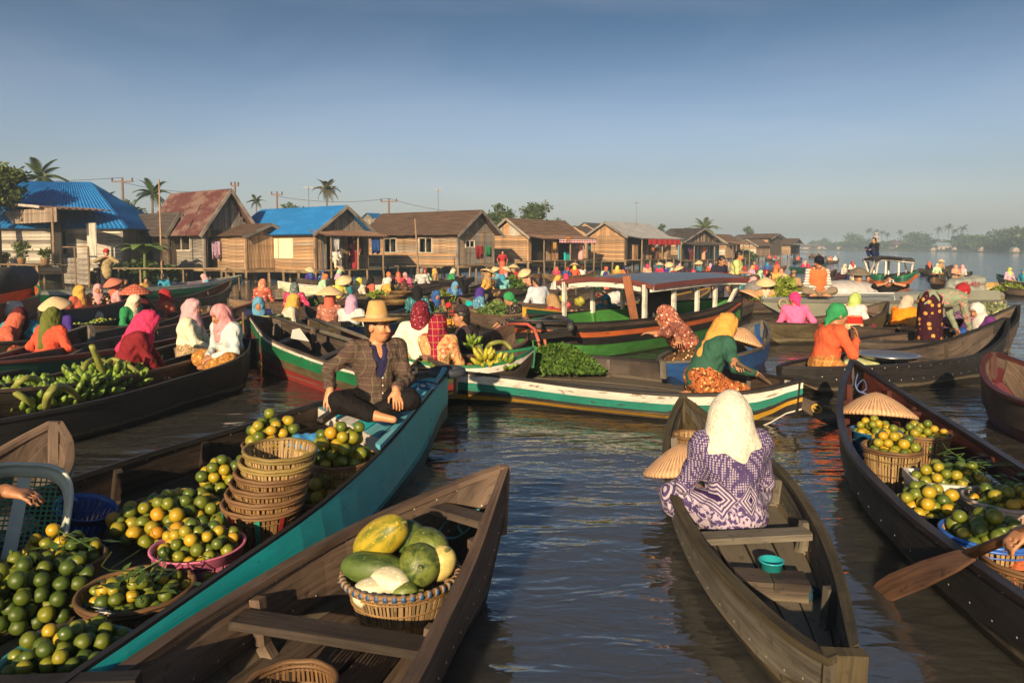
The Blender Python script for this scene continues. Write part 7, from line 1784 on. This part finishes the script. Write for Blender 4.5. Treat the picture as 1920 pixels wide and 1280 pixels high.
for k in range(44):
    a = 2*pi*k/44; q = V(.249*cos(a), .249*sin(a), .248); t = V(-sin(a), cos(a), 0); g.tube([q - t*.009, q + t*.009], .0165, 8)
g.build('rim_wrap', paint((.03, .10, .24), (.25, .15, .06), .45), bw, True)
def melon(label, dx, dy, z, rx, rz, rot, m):
    mb = MB(); pr = [(max(.001, rx*sin(t)**.85), -rz*cos(t)) for t in np.linspace(0, pi, 15)]; mb.lathe(pr, 22, wob=.02); o = mb.build('melon', m, None, True); o.location = (mc0[0]+dx, mc0[1]+dy, z-.035); o.rotation_euler = rot; tag(o, label, 'melon', 'melons in the basket')
    g = MB(); g.tube([(0, 0, rz*.98), (.006, 0, rz+.02)], [.009, .006], 6); g.build('stalk', STEMM, o)
melon('long yellow and green melon standing tilted in the basket', -.10, .06, .50, .085, .165, (radians(25), radians(48), 0), MY)
melon('dark green melon behind the yellow one', .03, .13, .46, .075, .12, (radians(30), radians(-15), 0), MD)
melon('mottled green melon at the back of the basket', .10, .08, .46, .085, .13, (radians(80), radians(20), .6), MG)
melon('long dark green melon lying across the basket front', -.11, -.03, .40, .078, .155, (radians(90), 0, radians(75)), MD)
melon('round green veined melon on the right of the basket', .09, -.05, .43, .092, .108, (radians(70), radians(15), 0), MG)
melon('cream white gourd resting on the front rim', -.03, -.11, .38, .068, .095, (radians(90), 0, radians(60)), MW)
melon('smaller white gourd low at the front', -.10, -.13, .345, .065, .085, (radians(85), 0, radians(100)), MW)
melon('pale yellow gourd at the right rim', .175, -.01, .42, .065, .09, (radians(30), radians(20), 0), MP)
melon('small green gourd tucked below the veined melon', .04, -.16, .36, .045, .055, (radians(90), 0, radians(100)), MG)
wicker('dark overturned basket on the plank boat floor', (*P(545, 1290, .25)[:2], .09), .15, .17, .17, m=RATTAN_D)
# bananas ------------------------------------------------------------
def banana_mesh():
    mb = MB(); pts = [(.07*sin(t*1.5), 0, .16*t) for t in np.linspace(0, 1, 7)]; mb.tube(pts, [.012, .024, .032, .034, .031, .022, .008], 7); return mb.mesh('banana', True)
BM = banana_mesh(); BM.materials.append(None)
BAN_G, BAN_Y, STALKM = plain((.14, .22, .025), .4, .25, 20, .05, .5), plain((.36, .33, .03), .4, .25, 20, .05, .4), plain((.22, .24, .05), .55, .3, 14, .1)
def banana_hand(label, c, n=11, sc=1., m=BAN_G, up=0., rot=None, group='green banana bunches', layers=2):
    root = tag(empty('banana_bunch', c), label, 'bananas', group); rz = random.random()*6 if rot is None else rot; root.rotation_euler = (random.uniform(-.2, .2), random.uniform(-.2, .2), rz); root.scale = (sc,)*3
    mb = MB(); mb.tube([(0, 0, -.02), (0, 0, .05+.05*layers)], .022, 7); mb.build('stalk', STALKM, root, True)
    for L in range(layers):
        for k in range(n):
            o = link('banana', BM, root); a = 2*pi*k/n*(.8 if n < 8 else 1) + .3*L; o.location = (.02*cos(a), .02*sin(a), .02 + .06*L); o.rotation_euler = (0, radians(42 - 24*L) + random.uniform(-.15, .15) - up, a); o.material_slots[0].link = 'OBJECT'; o.material_slots[0].material = m; s = random.uniform(.85, 1.1); o.scale = (s, s, s)
    return root
bb = BOATS['banana']
for i, (px, py, z, sc) in enumerate(((12, 768, .28, 1.2), (50, 762, .28, 1.2), (92, 752, .30, 1.25), (128, 746, .28, 1.2), (160, 738, .32, 1.3), (190, 732, .28, 1.15), (215, 722, .30, 1.2), (245, 716, .28, 1.15), (278, 706, .28, 1.1), (140, 722, .3, 1.15), (180, 712, .34, 1.15), (70, 742, .3, 1.2), (25, 745, .3, 1.2), (290, 698, .3, 1.0))):
    banana_hand(['green banana bunch at the hidden end of the black boat', 'green banana bunch under the first stalk arch', 'green banana bunch between two stalk arches', 'green banana bunch beside the second arch', 'large green banana bunch beneath the upright stalk', 'green banana bunch right of the upright stalk', 'green banana bunch by the crimson blouse', 'green banana bunch near the rib', 'small green banana bunch toward the bow', 'green banana bunch behind the upright stalk', 'raised green banana bunch against the far plank', 'green banana bunch behind the left arch', 'green banana bunch partly behind the arches', 'last green banana bunch toward the grey shirted woman'][i], P(px, py, z-.07), 8, sc*.9)
for px, py, sc in ((0, 786, 1.15), (34, 782, 1.1), (68, 777, 1.15), (104, 770, 1.2), (136, 763, 1.1), (166, 755, 1.15), (196, 747, 1.1), (226, 738, 1.05), (256, 730, 1.0)):
    banana_hand('green banana bunch in the front row of the black boat', P(px, py-8, .21), 8, sc*.9)
def stalk(label, pts, r=.028, tip=True):
    c = catmull([P(*q) for q in pts], 14); mb = MB(); mb.tube(c, [r*1.25*(1.05 - .25*i/13) for i in range(14)], 9); o = mb.build('banana_stalk', STALKM, None, True); tag(o, label, 'stalk')
stalk('thick upright banana stalk rising from the bunches', [(206, 722, .22), (190, 690, .45), (172, 648, .72)], .030)
stalk('arched banana stalk beside the upright one', [(150, 722, .30), (156, 690, .48), (178, 674, .52), (205, 682, .46), (236, 705, .32), (262, 712, .26)], .025)
stalk('arched banana stalk falling toward the bow', [(192, 694, .42), (210, 674, .5), (235, 682, .46), (262, 700, .34), (276, 712, .24)], .023)
stalk('low arched banana stalk near the boat end', [(28, 738, .30), (36, 716, .48), (56, 708, .50), (84, 722, .40), (100, 742, .28)], .028)
stalk('leftmost arched banana stalk', [(-4, 762, .26), (4, 734, .44), (24, 734, .44), (48, 748, .36), (66, 764, .24)], .028)
stalk('thick banana stalk bent over the front bunches', [(86, 764, .26), (92, 738, .44), (108, 724, .48), (130, 730, .40), (146, 746, .28)], .030)
for lab, px, py, z, sc, m in (('yellow green bananas on the striped boat', 925, 690, .30, 1.0, BAN_Y), ('bananas with curved stalk on the striped boat', 908, 686, .34, 1.0, BAN_Y), ('green bananas beside the leafy greens', 950, 694, .28, .9, BAN_G), ('small banana bunch on the white green rail boat', 885, 655, .42, .9, BAN_G)): banana_hand(lab, P(px, py, z), 9, sc, m)
stalk('yellow curved stalk hanging over the striped boat', [(898, 650, .50), (906, 668, .42), (914, 690, .30)], .030); stalk('brown green arch stalk on the white green rail boat', [(912, 655, .40), (922, 644, .5), (945, 642, .5), (960, 656, .4)], .026)
pap = NT('papaya_skin'); pap.col(pap.ramp(pap.noise(pap.coord('Object'), 4, 3), [(.4, (.07, .14, .02)), (.65, (.42, .30, .03))])); pap.rough(.4)
for i, (px, py) in enumerate(((792, 676), (800, 682), (806, 676), (815, 686), (826, 688))):
    mb = MB(); mb.lathe([(max(.001, .055*sin(t)**.8*(1+.15*cos(t))), -.09*cos(t)) for t in np.linspace(0, pi, 12)], 14); o = mb.build('papaya', pap.m, None, True); o.location = P(px, py, .36); o.rotation_euler = (1.3, .2*i, 1.2*i); tag(o, 'green and yellow papaya heaped on the striped boat end', 'papaya', 'papayas on the striped boat')
# leafy greens and heaps ----------------------------------------------
def greens(label, c, a, b, h, n, size, m, name='leafy_greens', cat='greens', rot=0., up=.5):
    mb = MB(); vs = []; fs = []
    for k in range(n):
        q = sqrt(rng.random()); t = rng.random()*2*pi; x, y = a*q*cos(t), b*q*sin(t); z = h*(1-q*q)*(.45+.55*rng.random()); p = V(x*cos(rot)-y*sin(rot), x*sin(rot)+y*cos(rot), z)
        d = nrm(V(rng.normal(), rng.normal(), up + rng.normal()*.4)); L = size*rng.uniform(.6, 1.3); s = nrm(np.cross(d, rng.normal(size=3)))*L*.30; n_ = nrm(np.cross(d, s))*L*.1
        i = len(vs); vs += [p, p + d*L*.45 + s + n_, p + d*L, p + d*L*.45 - s + n_, p + d*L*.5 - n_*.3]; fs += [(i, i+1, i+4), (i+1, i+2, i+4), (i+2, i+3, i+4), (i+3, i, i+4)]
    mb.add(np.array(vs), fs); core = MB(); o = mb.build(name, m); o.location = tuple(c); tag(stuff(o), label, cat); return o
G1, G2, G3 = leafm((.06, .13, .022), .45, .2), leafm((.10, .17, .05), .4, .2), leafm((.15, .21, .03), .4, .15)
ax_ = nrm(BOATS['striped']['C'][16] - BOATS['striped']['C'][8]); ra = atan2(ax_[1], ax_[0])
greens('thick bed of bright leafy greens on the striped boat', P(1045, 694, .14), .62, .33, .34, 3600, .062, G1, rot=ra)
def on_boat(bk, px, z=.14, t=None): return spot(BOATS[bk], px, t, z)[0]
for lab, bk, px, a, b, h, n, sz, m in (('mound of green limes on a brown boat', 'limes', 150, .55, .28, .22, 1, .04, None), ('leafy greens before the woman in teal', 'tealwoman', 815, .85, .4, .42, 1300, .11, G2), ('leafy greens in the red and blue boat', 'redblue', 662, .35, .28, .42, 800, .09, G1), ('cabbage leaves before the black dotted woman', 'greensboat', 930, .8, .4, .40, 1100, .12, G2), ('broad green leaves beside the sky blue scarf', 'farhats', 962, .7, .4, .55, 700, .16, G1), ('small greens beside the woman in pink', 'pinkwoman', 578, .35, .3, .34, 400, .10, G1), ('heap of curved yellow green bananas', 'bananaheap', 705, 1.0, .4, .36, 900, .14, G3), ('yellow green fruit heap by the navy jacket', 'beans', 448, .35, .3, .30, 420, .08, G3), ('bananas by the blue scarf woman', 'bluewoman', 828, .5, .4, .40, 420, .14, G3), ('yellow fruit heap behind the crimson blouse', 'yellowbow', 1028, .3, .3, .45, 380, .10, G3), ('green leaves beyond the white posts', 'yellowbow', 1216, .4, .3, .40, 420, .13, G1), ('upright bunches of green bananas at the market edge', 'bananastand', 1465, .75, .45, .75, 1100, .20, G3), ('hanging banana hands by the speedboat bow', 'bananastand', 1440, .45, .5, .45, 600, .17, G3), ('greens beside the straw hat on the dark boat', 'bananastand', 1425, .4, .4, .3, 400, .12, G1), ('greens on the boat by the raft', 'f6', 1893, .6, .35, .3, 400, .15, G3), ('small greens by the pink scarfed woman', 'pinkpair', 1072, .4, .3, .3, 300, .12, G2), ('lime coloured goods by the orange turban', 'crowda', 735, .4, .3, .3, 300, .12, G3)):
    if m is None: continue
    d_ = spot(BOATS[bk], px)[1]; greens(lab, on_boat(bk, px), a, b, h, n, sz, m, rot=atan2(d_[1], d_[0]))
# limes
limem = NT('lime_peel'); gi = limem.n('NewGeometry').outputs['Random Per Island']; limem.col(limem.ramp(gi, [(0, (.06, .12, .015)), (.6, (.16, .20, .02)), (1, (.28, .26, .03))])); limem.rough(.4)
for lab, px, py, a in (('heap of green limes on the brown boat', 148, 607, .34), ('heap of green limes on a round tray', 192, 600, .30), ('small yellow limes by the sellers', 745, 600, .0)):
    if not a: continue
    c = P(px, py, .28); mb = MB()
    for x, y, z, rr in pack(95, a, .034, .16, ell=(1.2, .9), tries=25):
        mb.lathe([(max(.001, rr*sin(t)), rr*1.1*cos(t)) for t in np.linspace(0, pi, 6)], 7, (x, y, z))
    o = mb.build('limes', limem.m, None, True); o.location = (c[0], c[1], .0); tag(stuff(o), lab, 'limes')
# long beans bundle
bd = empty('bean_bundle', on_boat('beans', 514, .30)); tag(bd, 'bundle of long green beans beside the mustard scarf', 'beans')
for k in range(26):
    mb = MB(); r1, r2 = rng.normal()*.05, rng.normal()*.05; mb.tube([(-.35, r1*.5, r2*.3+.02), (0, r1, r2*.6+.12), (.32, r1*1.8, r2+.10)], .013, 5); mb.build('bean', G3 if k % 2 else G2, bd, True)
# gourds and bundles in the yellow bowed boat
gm1, gm2, gm3 = plain((.50, .26, .12), .6, .3), plain((.42, .05, .04), .5, .2), plain((.30, .28, .03), .6, .3)
for i, (px, py, r, m, lab) in enumerate(((1046, 578, .10, gm2, 'red bundle in the yellow bowed boat'), (1062, 574, .09, gm2, 'second red bundle in the yellow bowed boat'), (1078, 588, .11, gm1, 'tan gourd in the yellow bowed boat'), (1090, 590, .11, gm1, 'round tan gourd beside the white post'), (1086, 566, .13, gm3, 'olive cloth bundle in the yellow bowed boat'), (1056, 560, .12, gm3, 'olive bundle beside the crimson blouse'), (1130, 577, .14, plain((.24, .08, .04), .7, .3), 'brown sack beside the gourds'), (1150, 560, .2, CL['white'], 'large white sack seen through the roofed boat'))):
    pr = [E_l((0, 0, 0), (r, r*.9, r*.9)), E_l((r*.5, 0, r*.5), (r*.5, r*.5, r*.5), I3, .05)]; o = link('bundle', sdf_mesh('bundle', pr, r/7, lambda p: .012*np.sin(40*p[:, 0]+30*p[:, 2])), None, P(px, py, .42)); setmat(o, m); tag(o, lab, 'bundle')
# red pompon flowers and marigolds by the man in the cap
fb_ = tag(empty('flower_basket', P(842, 604, .30)), 'red and yellow flower offerings held up beside the man in the cap', 'flowers')
for k, (x, z) in enumerate(((-.13, .10), (.07, .19), (.0, .34))):
    pr = [E_l((0, 0, 0), (.065, .065, .06))]; o = link('red_flower', sdf_mesh('red_flower', pr, .012, lambda p: .009*np.sin(90*p[:, 0])*np.sin(90*p[:, 2])), fb_); o.location = (x, -.05*k, z); setmat(o, plain((.42, .02, .02), .8, .3, 60))
    mb = MB(); mb.tube([(x, -.05*k, z-.04), (x*.3, 0, -.06)], .01, 5); mb.build('stem', STEMM, fb_)
mb = MB(); [mb.lathe([(.001, .03), (.03, .01), (.03, -.01), (.001, -.03)], 7, (rng.uniform(-.05, .22), rng.uniform(-.1, .1), rng.uniform(-.04, .04))) for _ in range(40)]; stuff(mb.build('marigolds', plain((.55, .28, .02), .8, .3, 60), fb_, True))
wicker('wicker tray under the flower offerings', tuple(P(846, 612, .14)), .22, .16, .14, n=30)
# tubs on the dark boat
tm = wood((.36, .22, .09), .55, .6, 1.5, .2)
for lab, px, py, rt, h in (('large woven tub before the stooping woman', 1722, 618, .31, .22), ('second woven tub with white cloth', 1766, 614, .25, .20), ('third woven tub beside the blue cloth', 1788, 610, .22, .20)):
    c = P(px, py, .34); root = tag(empty('woven_tub', (c[0], c[1], .13)), lab, 'tub'); mb = MB(); mb.lathe([(.001, .0), (rt*.72, .0), (rt, h), (rt*1.04, h), (rt*1.04, h+.02), (rt*.98, h+.02), (rt*.70, .02), (.001, .02)], 32); mb.build('tub_wall', tm, root, True)
    g = MB(); rings(g, rt*1.03, h+.005, .012, 30); g.build('rim', RATTAN, root, True)
    for k in range(8): a = k*pi/4; g = MB(); g.ribbon([(rt*.735*cos(a), rt*.735*sin(a), .01), (rt*1.02*cos(a), rt*1.02*sin(a), h)], [(rt*.735*cos(a+.08), rt*.735*sin(a+.08), .01), (rt*1.02*cos(a+.08), rt*1.02*sin(a+.08), h)], V(cos(a), sin(a), 0)*.006); g.build('strap', BAMBOO, root)
def drape(label, px, py, z, a, b, h, m, rot=0., name='cloth_bundle', cat='cloth'):
    pr = [E_l((0, 0, 0), (a, b, h)), E_l((a*.4, b*.2, h*.3), (a*.4, b*.4, h*.6), I3, .06), E_l((-a*.4, -b*.1, h*.1), (a*.4, b*.5, h*.6), I3, .06)]; o = link(name, sdf_mesh(name, pr, max(a, b)/16, lambda p: .008*np.sin(30*p[:, 0]+9*p[:, 1])), None, P(px, py, z), rot); setmat(o, m); tag(o, lab_(label), cat)
lab_ = lambda s: s
drape('yellow cloth folded into the large tub', 1722, 606, .38, .2, .12, .12, c_('e8981c')); drape('white cloth piled in the second tub', 1762, 606, .40, .16, .14, .07, CL['white']); drape('bright blue cloth over the boat side', 1812, 622, .34, .22, .16, .07, c_('1a56b0'))
drape('white sack among the left edge boats', 24, 582, .36, .22, .2, .22, CL['white'], name='sack', cat='sack'); drape('grey tarp mound among the banana sellers', 1428, 545, .45, .55, .4, .34, CL['grey'], name='tarp', cat='tarp'); drape('silver tarp hood over the speedboat deck', 1585, 545, .78, .75, .45, .24, plain((.42, .40, .40), .4, .15), name='tarp', cat='tarp')
# grey tarp box with red lettering at the speedboat stern
tb = tag(empty('engine_cover', tuple((B_s - d_s*.35)*V(1, 1, 0) + V(0, 0, .66))), 'grey tarpaulin engine cover with red letters on the speedboat', 'cover')
ag = atan2(d_s[1], d_s[0]); tb.rotation_euler = (0, 0, ag); mb = MB(); pr = [C_((-.32, 0, .12), (.28, 0, .16), .16, .17, .03), C_((-.32, 0, .28), (.30, 0, .36), .13, .14, .05), C_((-.3, -.1, .1), (.28, -.1, .12), .12, .12, .03), C_((-.3, -.1, .3), (.3, -.1, .36), .09, .10, .03)]
o = link('tarp', sdf_mesh('tarp', pr, .018, lambda p: .008*np.sin(24*p[:, 0]+14*p[:, 2])), tb); setmat(o, plain((.20, .22, .20), .6, .2))
text_obj('YI-ALL', .15, plain((.35, .03, .03), .6), Matrix.Translation((-.02, -.235, .30)) @ Matrix.Rotation(pi/2, 4, 'X'), tb)
# pink sign paint on the tarp hood: small red strokes
# basket of cabbages near the woman in purple blouse
wicker('long golden basket of pale greens at the dark boat bow', tuple(P(1855, 600, .28)), .42, .30, .22, n=40, m=tm, rimm=RATTAN); greens('pale grey green leaves in the golden basket', P(1860, 592, .42), .4, .3, .22, 420, .13, leafm((.20, .24, .14), .3, .1))
# aluminium tray and pale cloth in the black boat
c = P(1665, 672, .30); mb = MB(); mb.lathe([(.001, .01), (.33, .01), (.37, .05), (.39, .05), (.39, .06), (.36, .06), (.32, .02), (.001, .02)], 40); o = mb.build('metal_tray', plain((.55, .55, .55), .28, .08, metal=.9), None, True); o.location = c; tag(o, 'wide round aluminium tray in the black boat', 'tray')
drape('pale green cloth at the orange blouse woman feet', 1612, 680, .24, .26, .16, .06, c_('b8c080'))
c = P(1600, 612, .30); root = tag(empty('striped_bin', c - V(0, 0, .14)), 'red and cream striped bin between the scarfed women', 'bin'); mb = MB(); mb.lathe([(.001, 0), (.20, 0), (.14, .34), (.12, .34), (.17, .02), (.001, .02)], 20); mb.build('bin_wall', cloth(srgb('d8c098'), 'stripe', srgb('b82a20'), (0, 0, 0), .25), root, True)
# teal cup and stool in the purple woman boat
c = P(1446, 1066, .16); mb = MB(); mb.lathe([(.001, .0), (.045, .0), (.058, .10), (.062, .10), (.062, .107), (.055, .107), (.042, .01), (.001, .01)], 24); o = mb.build('plastic_cup', plain((.02, .32, .36), .35, .1), None, True); o.location = (c[0], c[1], .10); tag(o, 'small turquoise plastic cup behind the wooden block seat', 'cup')
c = P(1445, 1095, .12); root = tag(empty('wooden_block', (c[0], c[1], .07)), 'low dark wooden block seat behind the woman in purple', 'stool'); root.rotation_euler = (0, 0, -.15)
for k in (-1, 1): mb = MB(); mb.box((k*.085, 0, .075), (.166, .16, .035)); mb.build('seat_board', W_DARK, root)
mb = MB(); mb.box((0, -.06, .03), (.32, .03, .055)); mb.build('apron', W_DARK, root); mb = MB(); mb.box((0, .06, .03), (.32, .03, .055)); mb.build('apron', W_DARK, root)
drape('wet blue rag on the grey boat floor', 1512, 1110, .09, .07, .05, .02, c_('1a4a5c'), name='rag')
# ropes
def rope(label, pts, m, r=.007, loops=0):
    c = catmull([np.asarray(q, float) for q in pts], 40); mb = MB(); mb.tube(c, r, 6); tag(mb.build('rope', m, None, True), label, 'rope')
RT = plain((.06, .22, .24), .7, .3, 60)
q = P(868, 982, .34); rope('teal mooring rope coiled at the plank boat bow', [P(898, 955, .42), P(872, 960, .36), P(840, 975, .33), P(824, 1000, .31), P(850, 1008, .31), P(880, 990, .33), P(886, 965, .38), P(860, 985, .33), P(868, 1000, .31)], RT, .006)
rope('blue rope coiled on the teal boat deck', [P(760 + 22*cos(a) + 3*a, 722 + 7*sin(a), .60 + .004*a) for a in np.linspace(0, 16, 30)], plain((.015, .07, .20), .7), .009)
rope('blue white rope tied at the red boat bow', [P(1608, 700, .58), P(1604, 722, .50), P(1612, 735, .44), P(1624, 728, .46), P(1618, 712, .50), P(1606, 730, .46), P(1628, 740, .42)], plain((.10, .14, .30), .7), .007)
# tyre fender at the teal boat tip
c = P(806, 694, .60); mb = MB(); pts = [(.13*cos(a), .07*sin(a), 0) for a in np.linspace(0, 2*pi, 24)]; mb.tube(pts, .042, 8, cap=False); o = mb.build('tyre_fender', plain((.03, .035, .05), .6, .2), None, True); o.location = P(838, 697, .66); o.rotation_euler = (.1, 0, .1); tag(o, 'dark rubber tyre fender on the teal boat tip', 'fender')
# deck of the teal boat
def teal_deck():
    b = BOATS['teal']; n = b['n']; L, R = b['L'], b['R']; org = b['org']; i0 = int(.72*(n-1)); root = b['root']
    k = 6
    for j in range(k):
        f0, f1 = j/k + .006, (j+1)/k - .006; a = []; c = []
        for i in range(i0, n):
            q = (i-i0)/(n-1-i0); z = min(L[i][2], R[i][2]) - .03
            a.append(V(*(L[i]*(1-f0)+R[i]*f0)[:2], z)); c.append(V(*(L[i]*(1-f1)+R[i]*f1)[:2], z))
        mb = MB(org); mb.ribbon(a, c, V(0, 0, -.025)); mb.build('deck_board', (P_LBLUE, P_TEAL, P_WHITE, P_TEAL, P_LBLUE, P_LBLUE)[j], root)
    l, r = L[i0], R[i0]; mb = MB(org); z = min(l[2], r[2]); d_ = nrm(V(*(l-r)[:2], 0)); fwd = V(-d_[1], d_[0], 0)
    mb.beam(V(l[0], l[1], z-.08) - d_*.03, V(r[0], r[1], z-.08) + d_*.03, .03, .10); mb.build('deck_edge', P_WHITE, root)
    mb = MB(org); mb.ribbon([q - V(0, 0, -.02) for q in R[i0-1:n]], [q + nrm(V(*(Lq-q)[:2], 0))*.07 + V(0, 0, .02) for q, Lq in zip(R[i0-1:n], L[i0-1:n])], V(0, 0, .03)); mb.build('side_rail', P_LBLUE, root)
    mb = MB(org); mb.beam(P(600, 790, .46), P(655, 752, .52), .05, .05); mb.build('handle', W_DARK, root); mb = MB(org); mb.beam(P(652, 735, .60), P(656, 765, .48), .05, .05); mb.build('handle', W_DARK, root)
teal_deck()
drape('small red cloth beside the man on the deck', 742, 768, .50, .09, .05, .02, c_('c8301c'), name='rag')
# gear in the empty moored boat
mb = MB(); mb.add([P(545, 634, .50), P(580, 640, .48), P(562, 615, .62), P(548, 618, .60), P(558, 628, .48)], [(0, 1, 2), (0, 2, 3), (0, 4, 1), (1, 4, 2), (0, 3, 4), (3, 2, 4)]); tag(mb.build('folded_sheet', P_WHITE), 'white folded sheet leaning in the moored boat', 'sheet')
c = P(588, 640, .38); mb = MB(); mb.tube([c, c + V(0, 0, .2)], .045, 10); tag(mb.build('mooring_bitt', W_BROWN), 'brown wooden mooring bitt in the moored boat', 'post')
for i, (a, b_, lab) in enumerate((((500, 590, .55), (690, 648, .50), 'long punting pole across the moored boat'), ((590, 598, .55), (705, 640, .45), 'second pole beside the moored boat'))): mb = MB(); mb.tube([P(*a), P(*b_)], .03, 8); tag(mb.build('punting_pole', W_GREY, None, True), lab, 'pole')
for lab, a, b_ in (('thin stake before the moored boat bow', (458, 640), (456, 585)), ('thin stake between the moored boats', (580, 630), (579, 600)), ('short stake by the stilts of the blue roofed house', (452, 540), (448, 520))):
    C0 = P(a[0], a[1]+30, 0); t = PD(b_[0], b_[1], C0[1]); mb = MB(); mb.tube([C0 - V(0, 0, .5), t], .022, 7); tag(mb.build('stake', W_TAN, None, True), lab, 'stake')
c = P(465, 607, .4); mb = MB(); mb.lathe([(.001, 0), (.16, 0), (.20, .12), (.21, .12), (.21, .13), (.18, .13), (.15, .02), (.001, .02)], 24); o = mb.build('basin', plain((.45, .55, .15), .4), None, True); o.location = P(505, 604, .42); tag(o, 'yellow green plastic basin in the moored boat', 'basin')
for lab, px, py, r, m in (('tray of orange goods between the far boats', 752, 552, .36, plain((.40, .17, .08), .7, .4)), ('round tray of green goods between the far boats', 735, 560, .34, plain((.15, .20, .05), .7, .4)), ('yellow green tray near the red blue hull', 745, 570, .34, plain((.35, .34, .05), .7, .4)), ('silver basin beside the blue scarf woman', 848, 545, .3, plain((.4, .4, .42), .3, metal=.8))):
    c = P(px, py, .34); root = tag(empty('round_tray', c), lab, 'tray'); mb = MB(); mb.lathe([(.001, 0), (r*.85, 0), (r, .08), (r*1.04, .09), (r*.98, .1), (r*.82, .03), (.001, .03)], 28); mb.build('tray_wall', RATTAN, root, True); g = MB(); g.lathe([(.001, .10), (r*.5, .085), (r*.86, .045)], 20, wob=.05); g.build('goods', m, root, True)
# big dark roll on the orange boat, bamboo raft
c = P(20, 532, .95); mb = MB(); mb.tube([P(-40, 532, 1.0), P(48, 520, 1.0)], .30, 16); tag(mb.build('log_roll', plain((.06, .055, .05), .8, .4, 6, .4), None, True), 'big dark roll lying on the orange boat', 'roll')
rf = tag(empty('bamboo_raft', P(1880, 541, .05)), 'yellow bamboo raft floating by the green ended boat', 'raft'); bam = wood((.50, .33, .11), .5, .5, 1., .3)
for k in range(7): a, b_ = P(1843, 542 - 1.6*k, .06), P(1918, 541 - 1.6*k, .06); mb = MB(np.array(rf.location)); mb.tube([a, (a+b_)/2 + V(0, 0, .02), b_], .07, 8); mb.build('bamboo', bam, rf, True)
# parasol-like covers and deck goods at the shop
for lab, H, s, w_, m in (('orange board leaning on the zinc roof house deck', I_, .12, .4, PLANK[3]), ('wooden cupboard on the zinc roof house deck', I_, .62, .8, PLANK[3]), ('brown chest on the zinc roof house deck', I_, .78, .8, PLANK[0]), ('orange door panel standing in the shop front', H_, .44, .25, PLANK[3]), ('teal crates in the shop doorway', H_, .66, .4, P_TEAL)):
    q = H['C'] + W*w_ + U*(H['l']*s); o = empty('cupboard' if 'cup' in lab or 'chest' in lab else ('crate' if 'crate' in lab else 'board'), (q[0], q[1], H['zf'])); o.rotation_euler = (0, 0, atan2(U[1], U[0])); tag(o, lab, 'furniture')
    h_ = .5 if 'crate' in lab else 1.1; mb = MB(); mb.box((0, 0, h_/2), (.75, .12 if 'board' in lab or 'door' in lab else .5, h_)); mb.build('panel', m, o); mb = MB(); mb.box((0, -.27 if not ('board' in lab or 'door' in lab) else -.07, h_/2), (.6, .02, h_*.8)); mb.build('door', m, o); mb = MB(); mb.box((0, 0, h_+.02), (.8, .2 if 'board' in lab or 'door' in lab else .55, .04)); mb.build('top', m, o)
# ------------------------------------------------------------------ washing, signs and aerials on the houses
def hang(label, H, s, dw, z, w_, h_, m, name='laundry', cat='laundry'):
    q = H['C'] + W*dw + U*(H['l']*s); a = []; b = []; n = 9; zt = H['zf'] + (H['ze']-H['zf'])*z
    for i in range(n):
        t = i/(n-1); o = W*.03*sin(t*14 + s*9); p = q + U*(w_*(t-.5)); a.append(V(p[0], p[1], zt - .02*sin(t*pi))); b.append(V(p[0], p[1], zt - h_*(1 + .06*sin(t*11))) + o)
    mb = MB(); mb.ribbon(a, b, W*.008); tag(mb.build(name, m, smooth=True), label, cat)
hang('lilac cloth hung in the doorway of the red roofed house', D_, .22, .15, .70, .5, .9, CL['lilac'])
hang('rust shirt drying on the red roofed house wall', D_, .55, .15, .55, .5, .5, CL['coral'])
hang('white towel hung on the blue roofed house porch', F_, .10, 1.15, .85, .45, .7, CL['white'])
hang('blue sarong drying on the blue roofed house porch', F_, .86, 1.15, .85, .6, .8, CL['blue'])
hang('red cloth drying beside the long plank house', G_, .55, .12, .60, .6, .7, CL['red'])
hang('green towel drying beside the long plank house', G_, .80, .12, .60, .45, .6, CL['green'])
hang('yellow cloth hung under the striped valance', H_, .22, 1.2, .78, .45, .6, CL['yellow'])
hang('teal cloth hung under the striped valance', H_, .92, 1.2, .78, .45, .7, CL['teal'])
hang('orange wrap hung under the red awning', I_, .30, 1.3, .72, .5, .7, CL['tang'])
hang('white shirt hung under the red awning', I_, .92, 1.3, .74, .5, .6, CL['white'])
hang('small yellow and red shop sign on the orange shop', H_, .43, 1.45, .98, .6, .35, cloth((.45, .30, .04), 'stripe', (.35, .03, .03), (.1, .1, .1), .4), 'shop_sign', 'sign')
def aerial(label, H, su, h_):
    q = H['C'] - W*(H['w']*.4) + U*(H['l']*su); root = tag(empty('roof_aerial', (q[0], q[1], H['zr']-.3)), label, 'aerial'); m = plain((.20, .20, .21), .5, .1, metal=.5)
    mb = MB(); mb.tube([(0, 0, 0), (0, 0, h_)], .018, 6); mb.build('mast', m, root)
    for k in range(5): mb = MB(); mb.tube([(-.28+.03*k, .16*k-.3, h_-.06), (.28-.03*k, .16*k-.3, h_-.06)], .008, 5); mb.build('element', m, root)
    mb = MB(); mb.tube([(0, -.35, h_-.06), (0, .4, h_-.06)], .01, 5); mb.build('boom', m, root)
aerial('television aerial on the long brown roof', G_, .5, 1.7); aerial('television aerial on the blue metal roof', F_, .5, 1.4); aerial('television aerial on the orange shop roof', H_, .6, 1.5); aerial('tall television aerial on the zinc roof', I_, .6, 2.0)
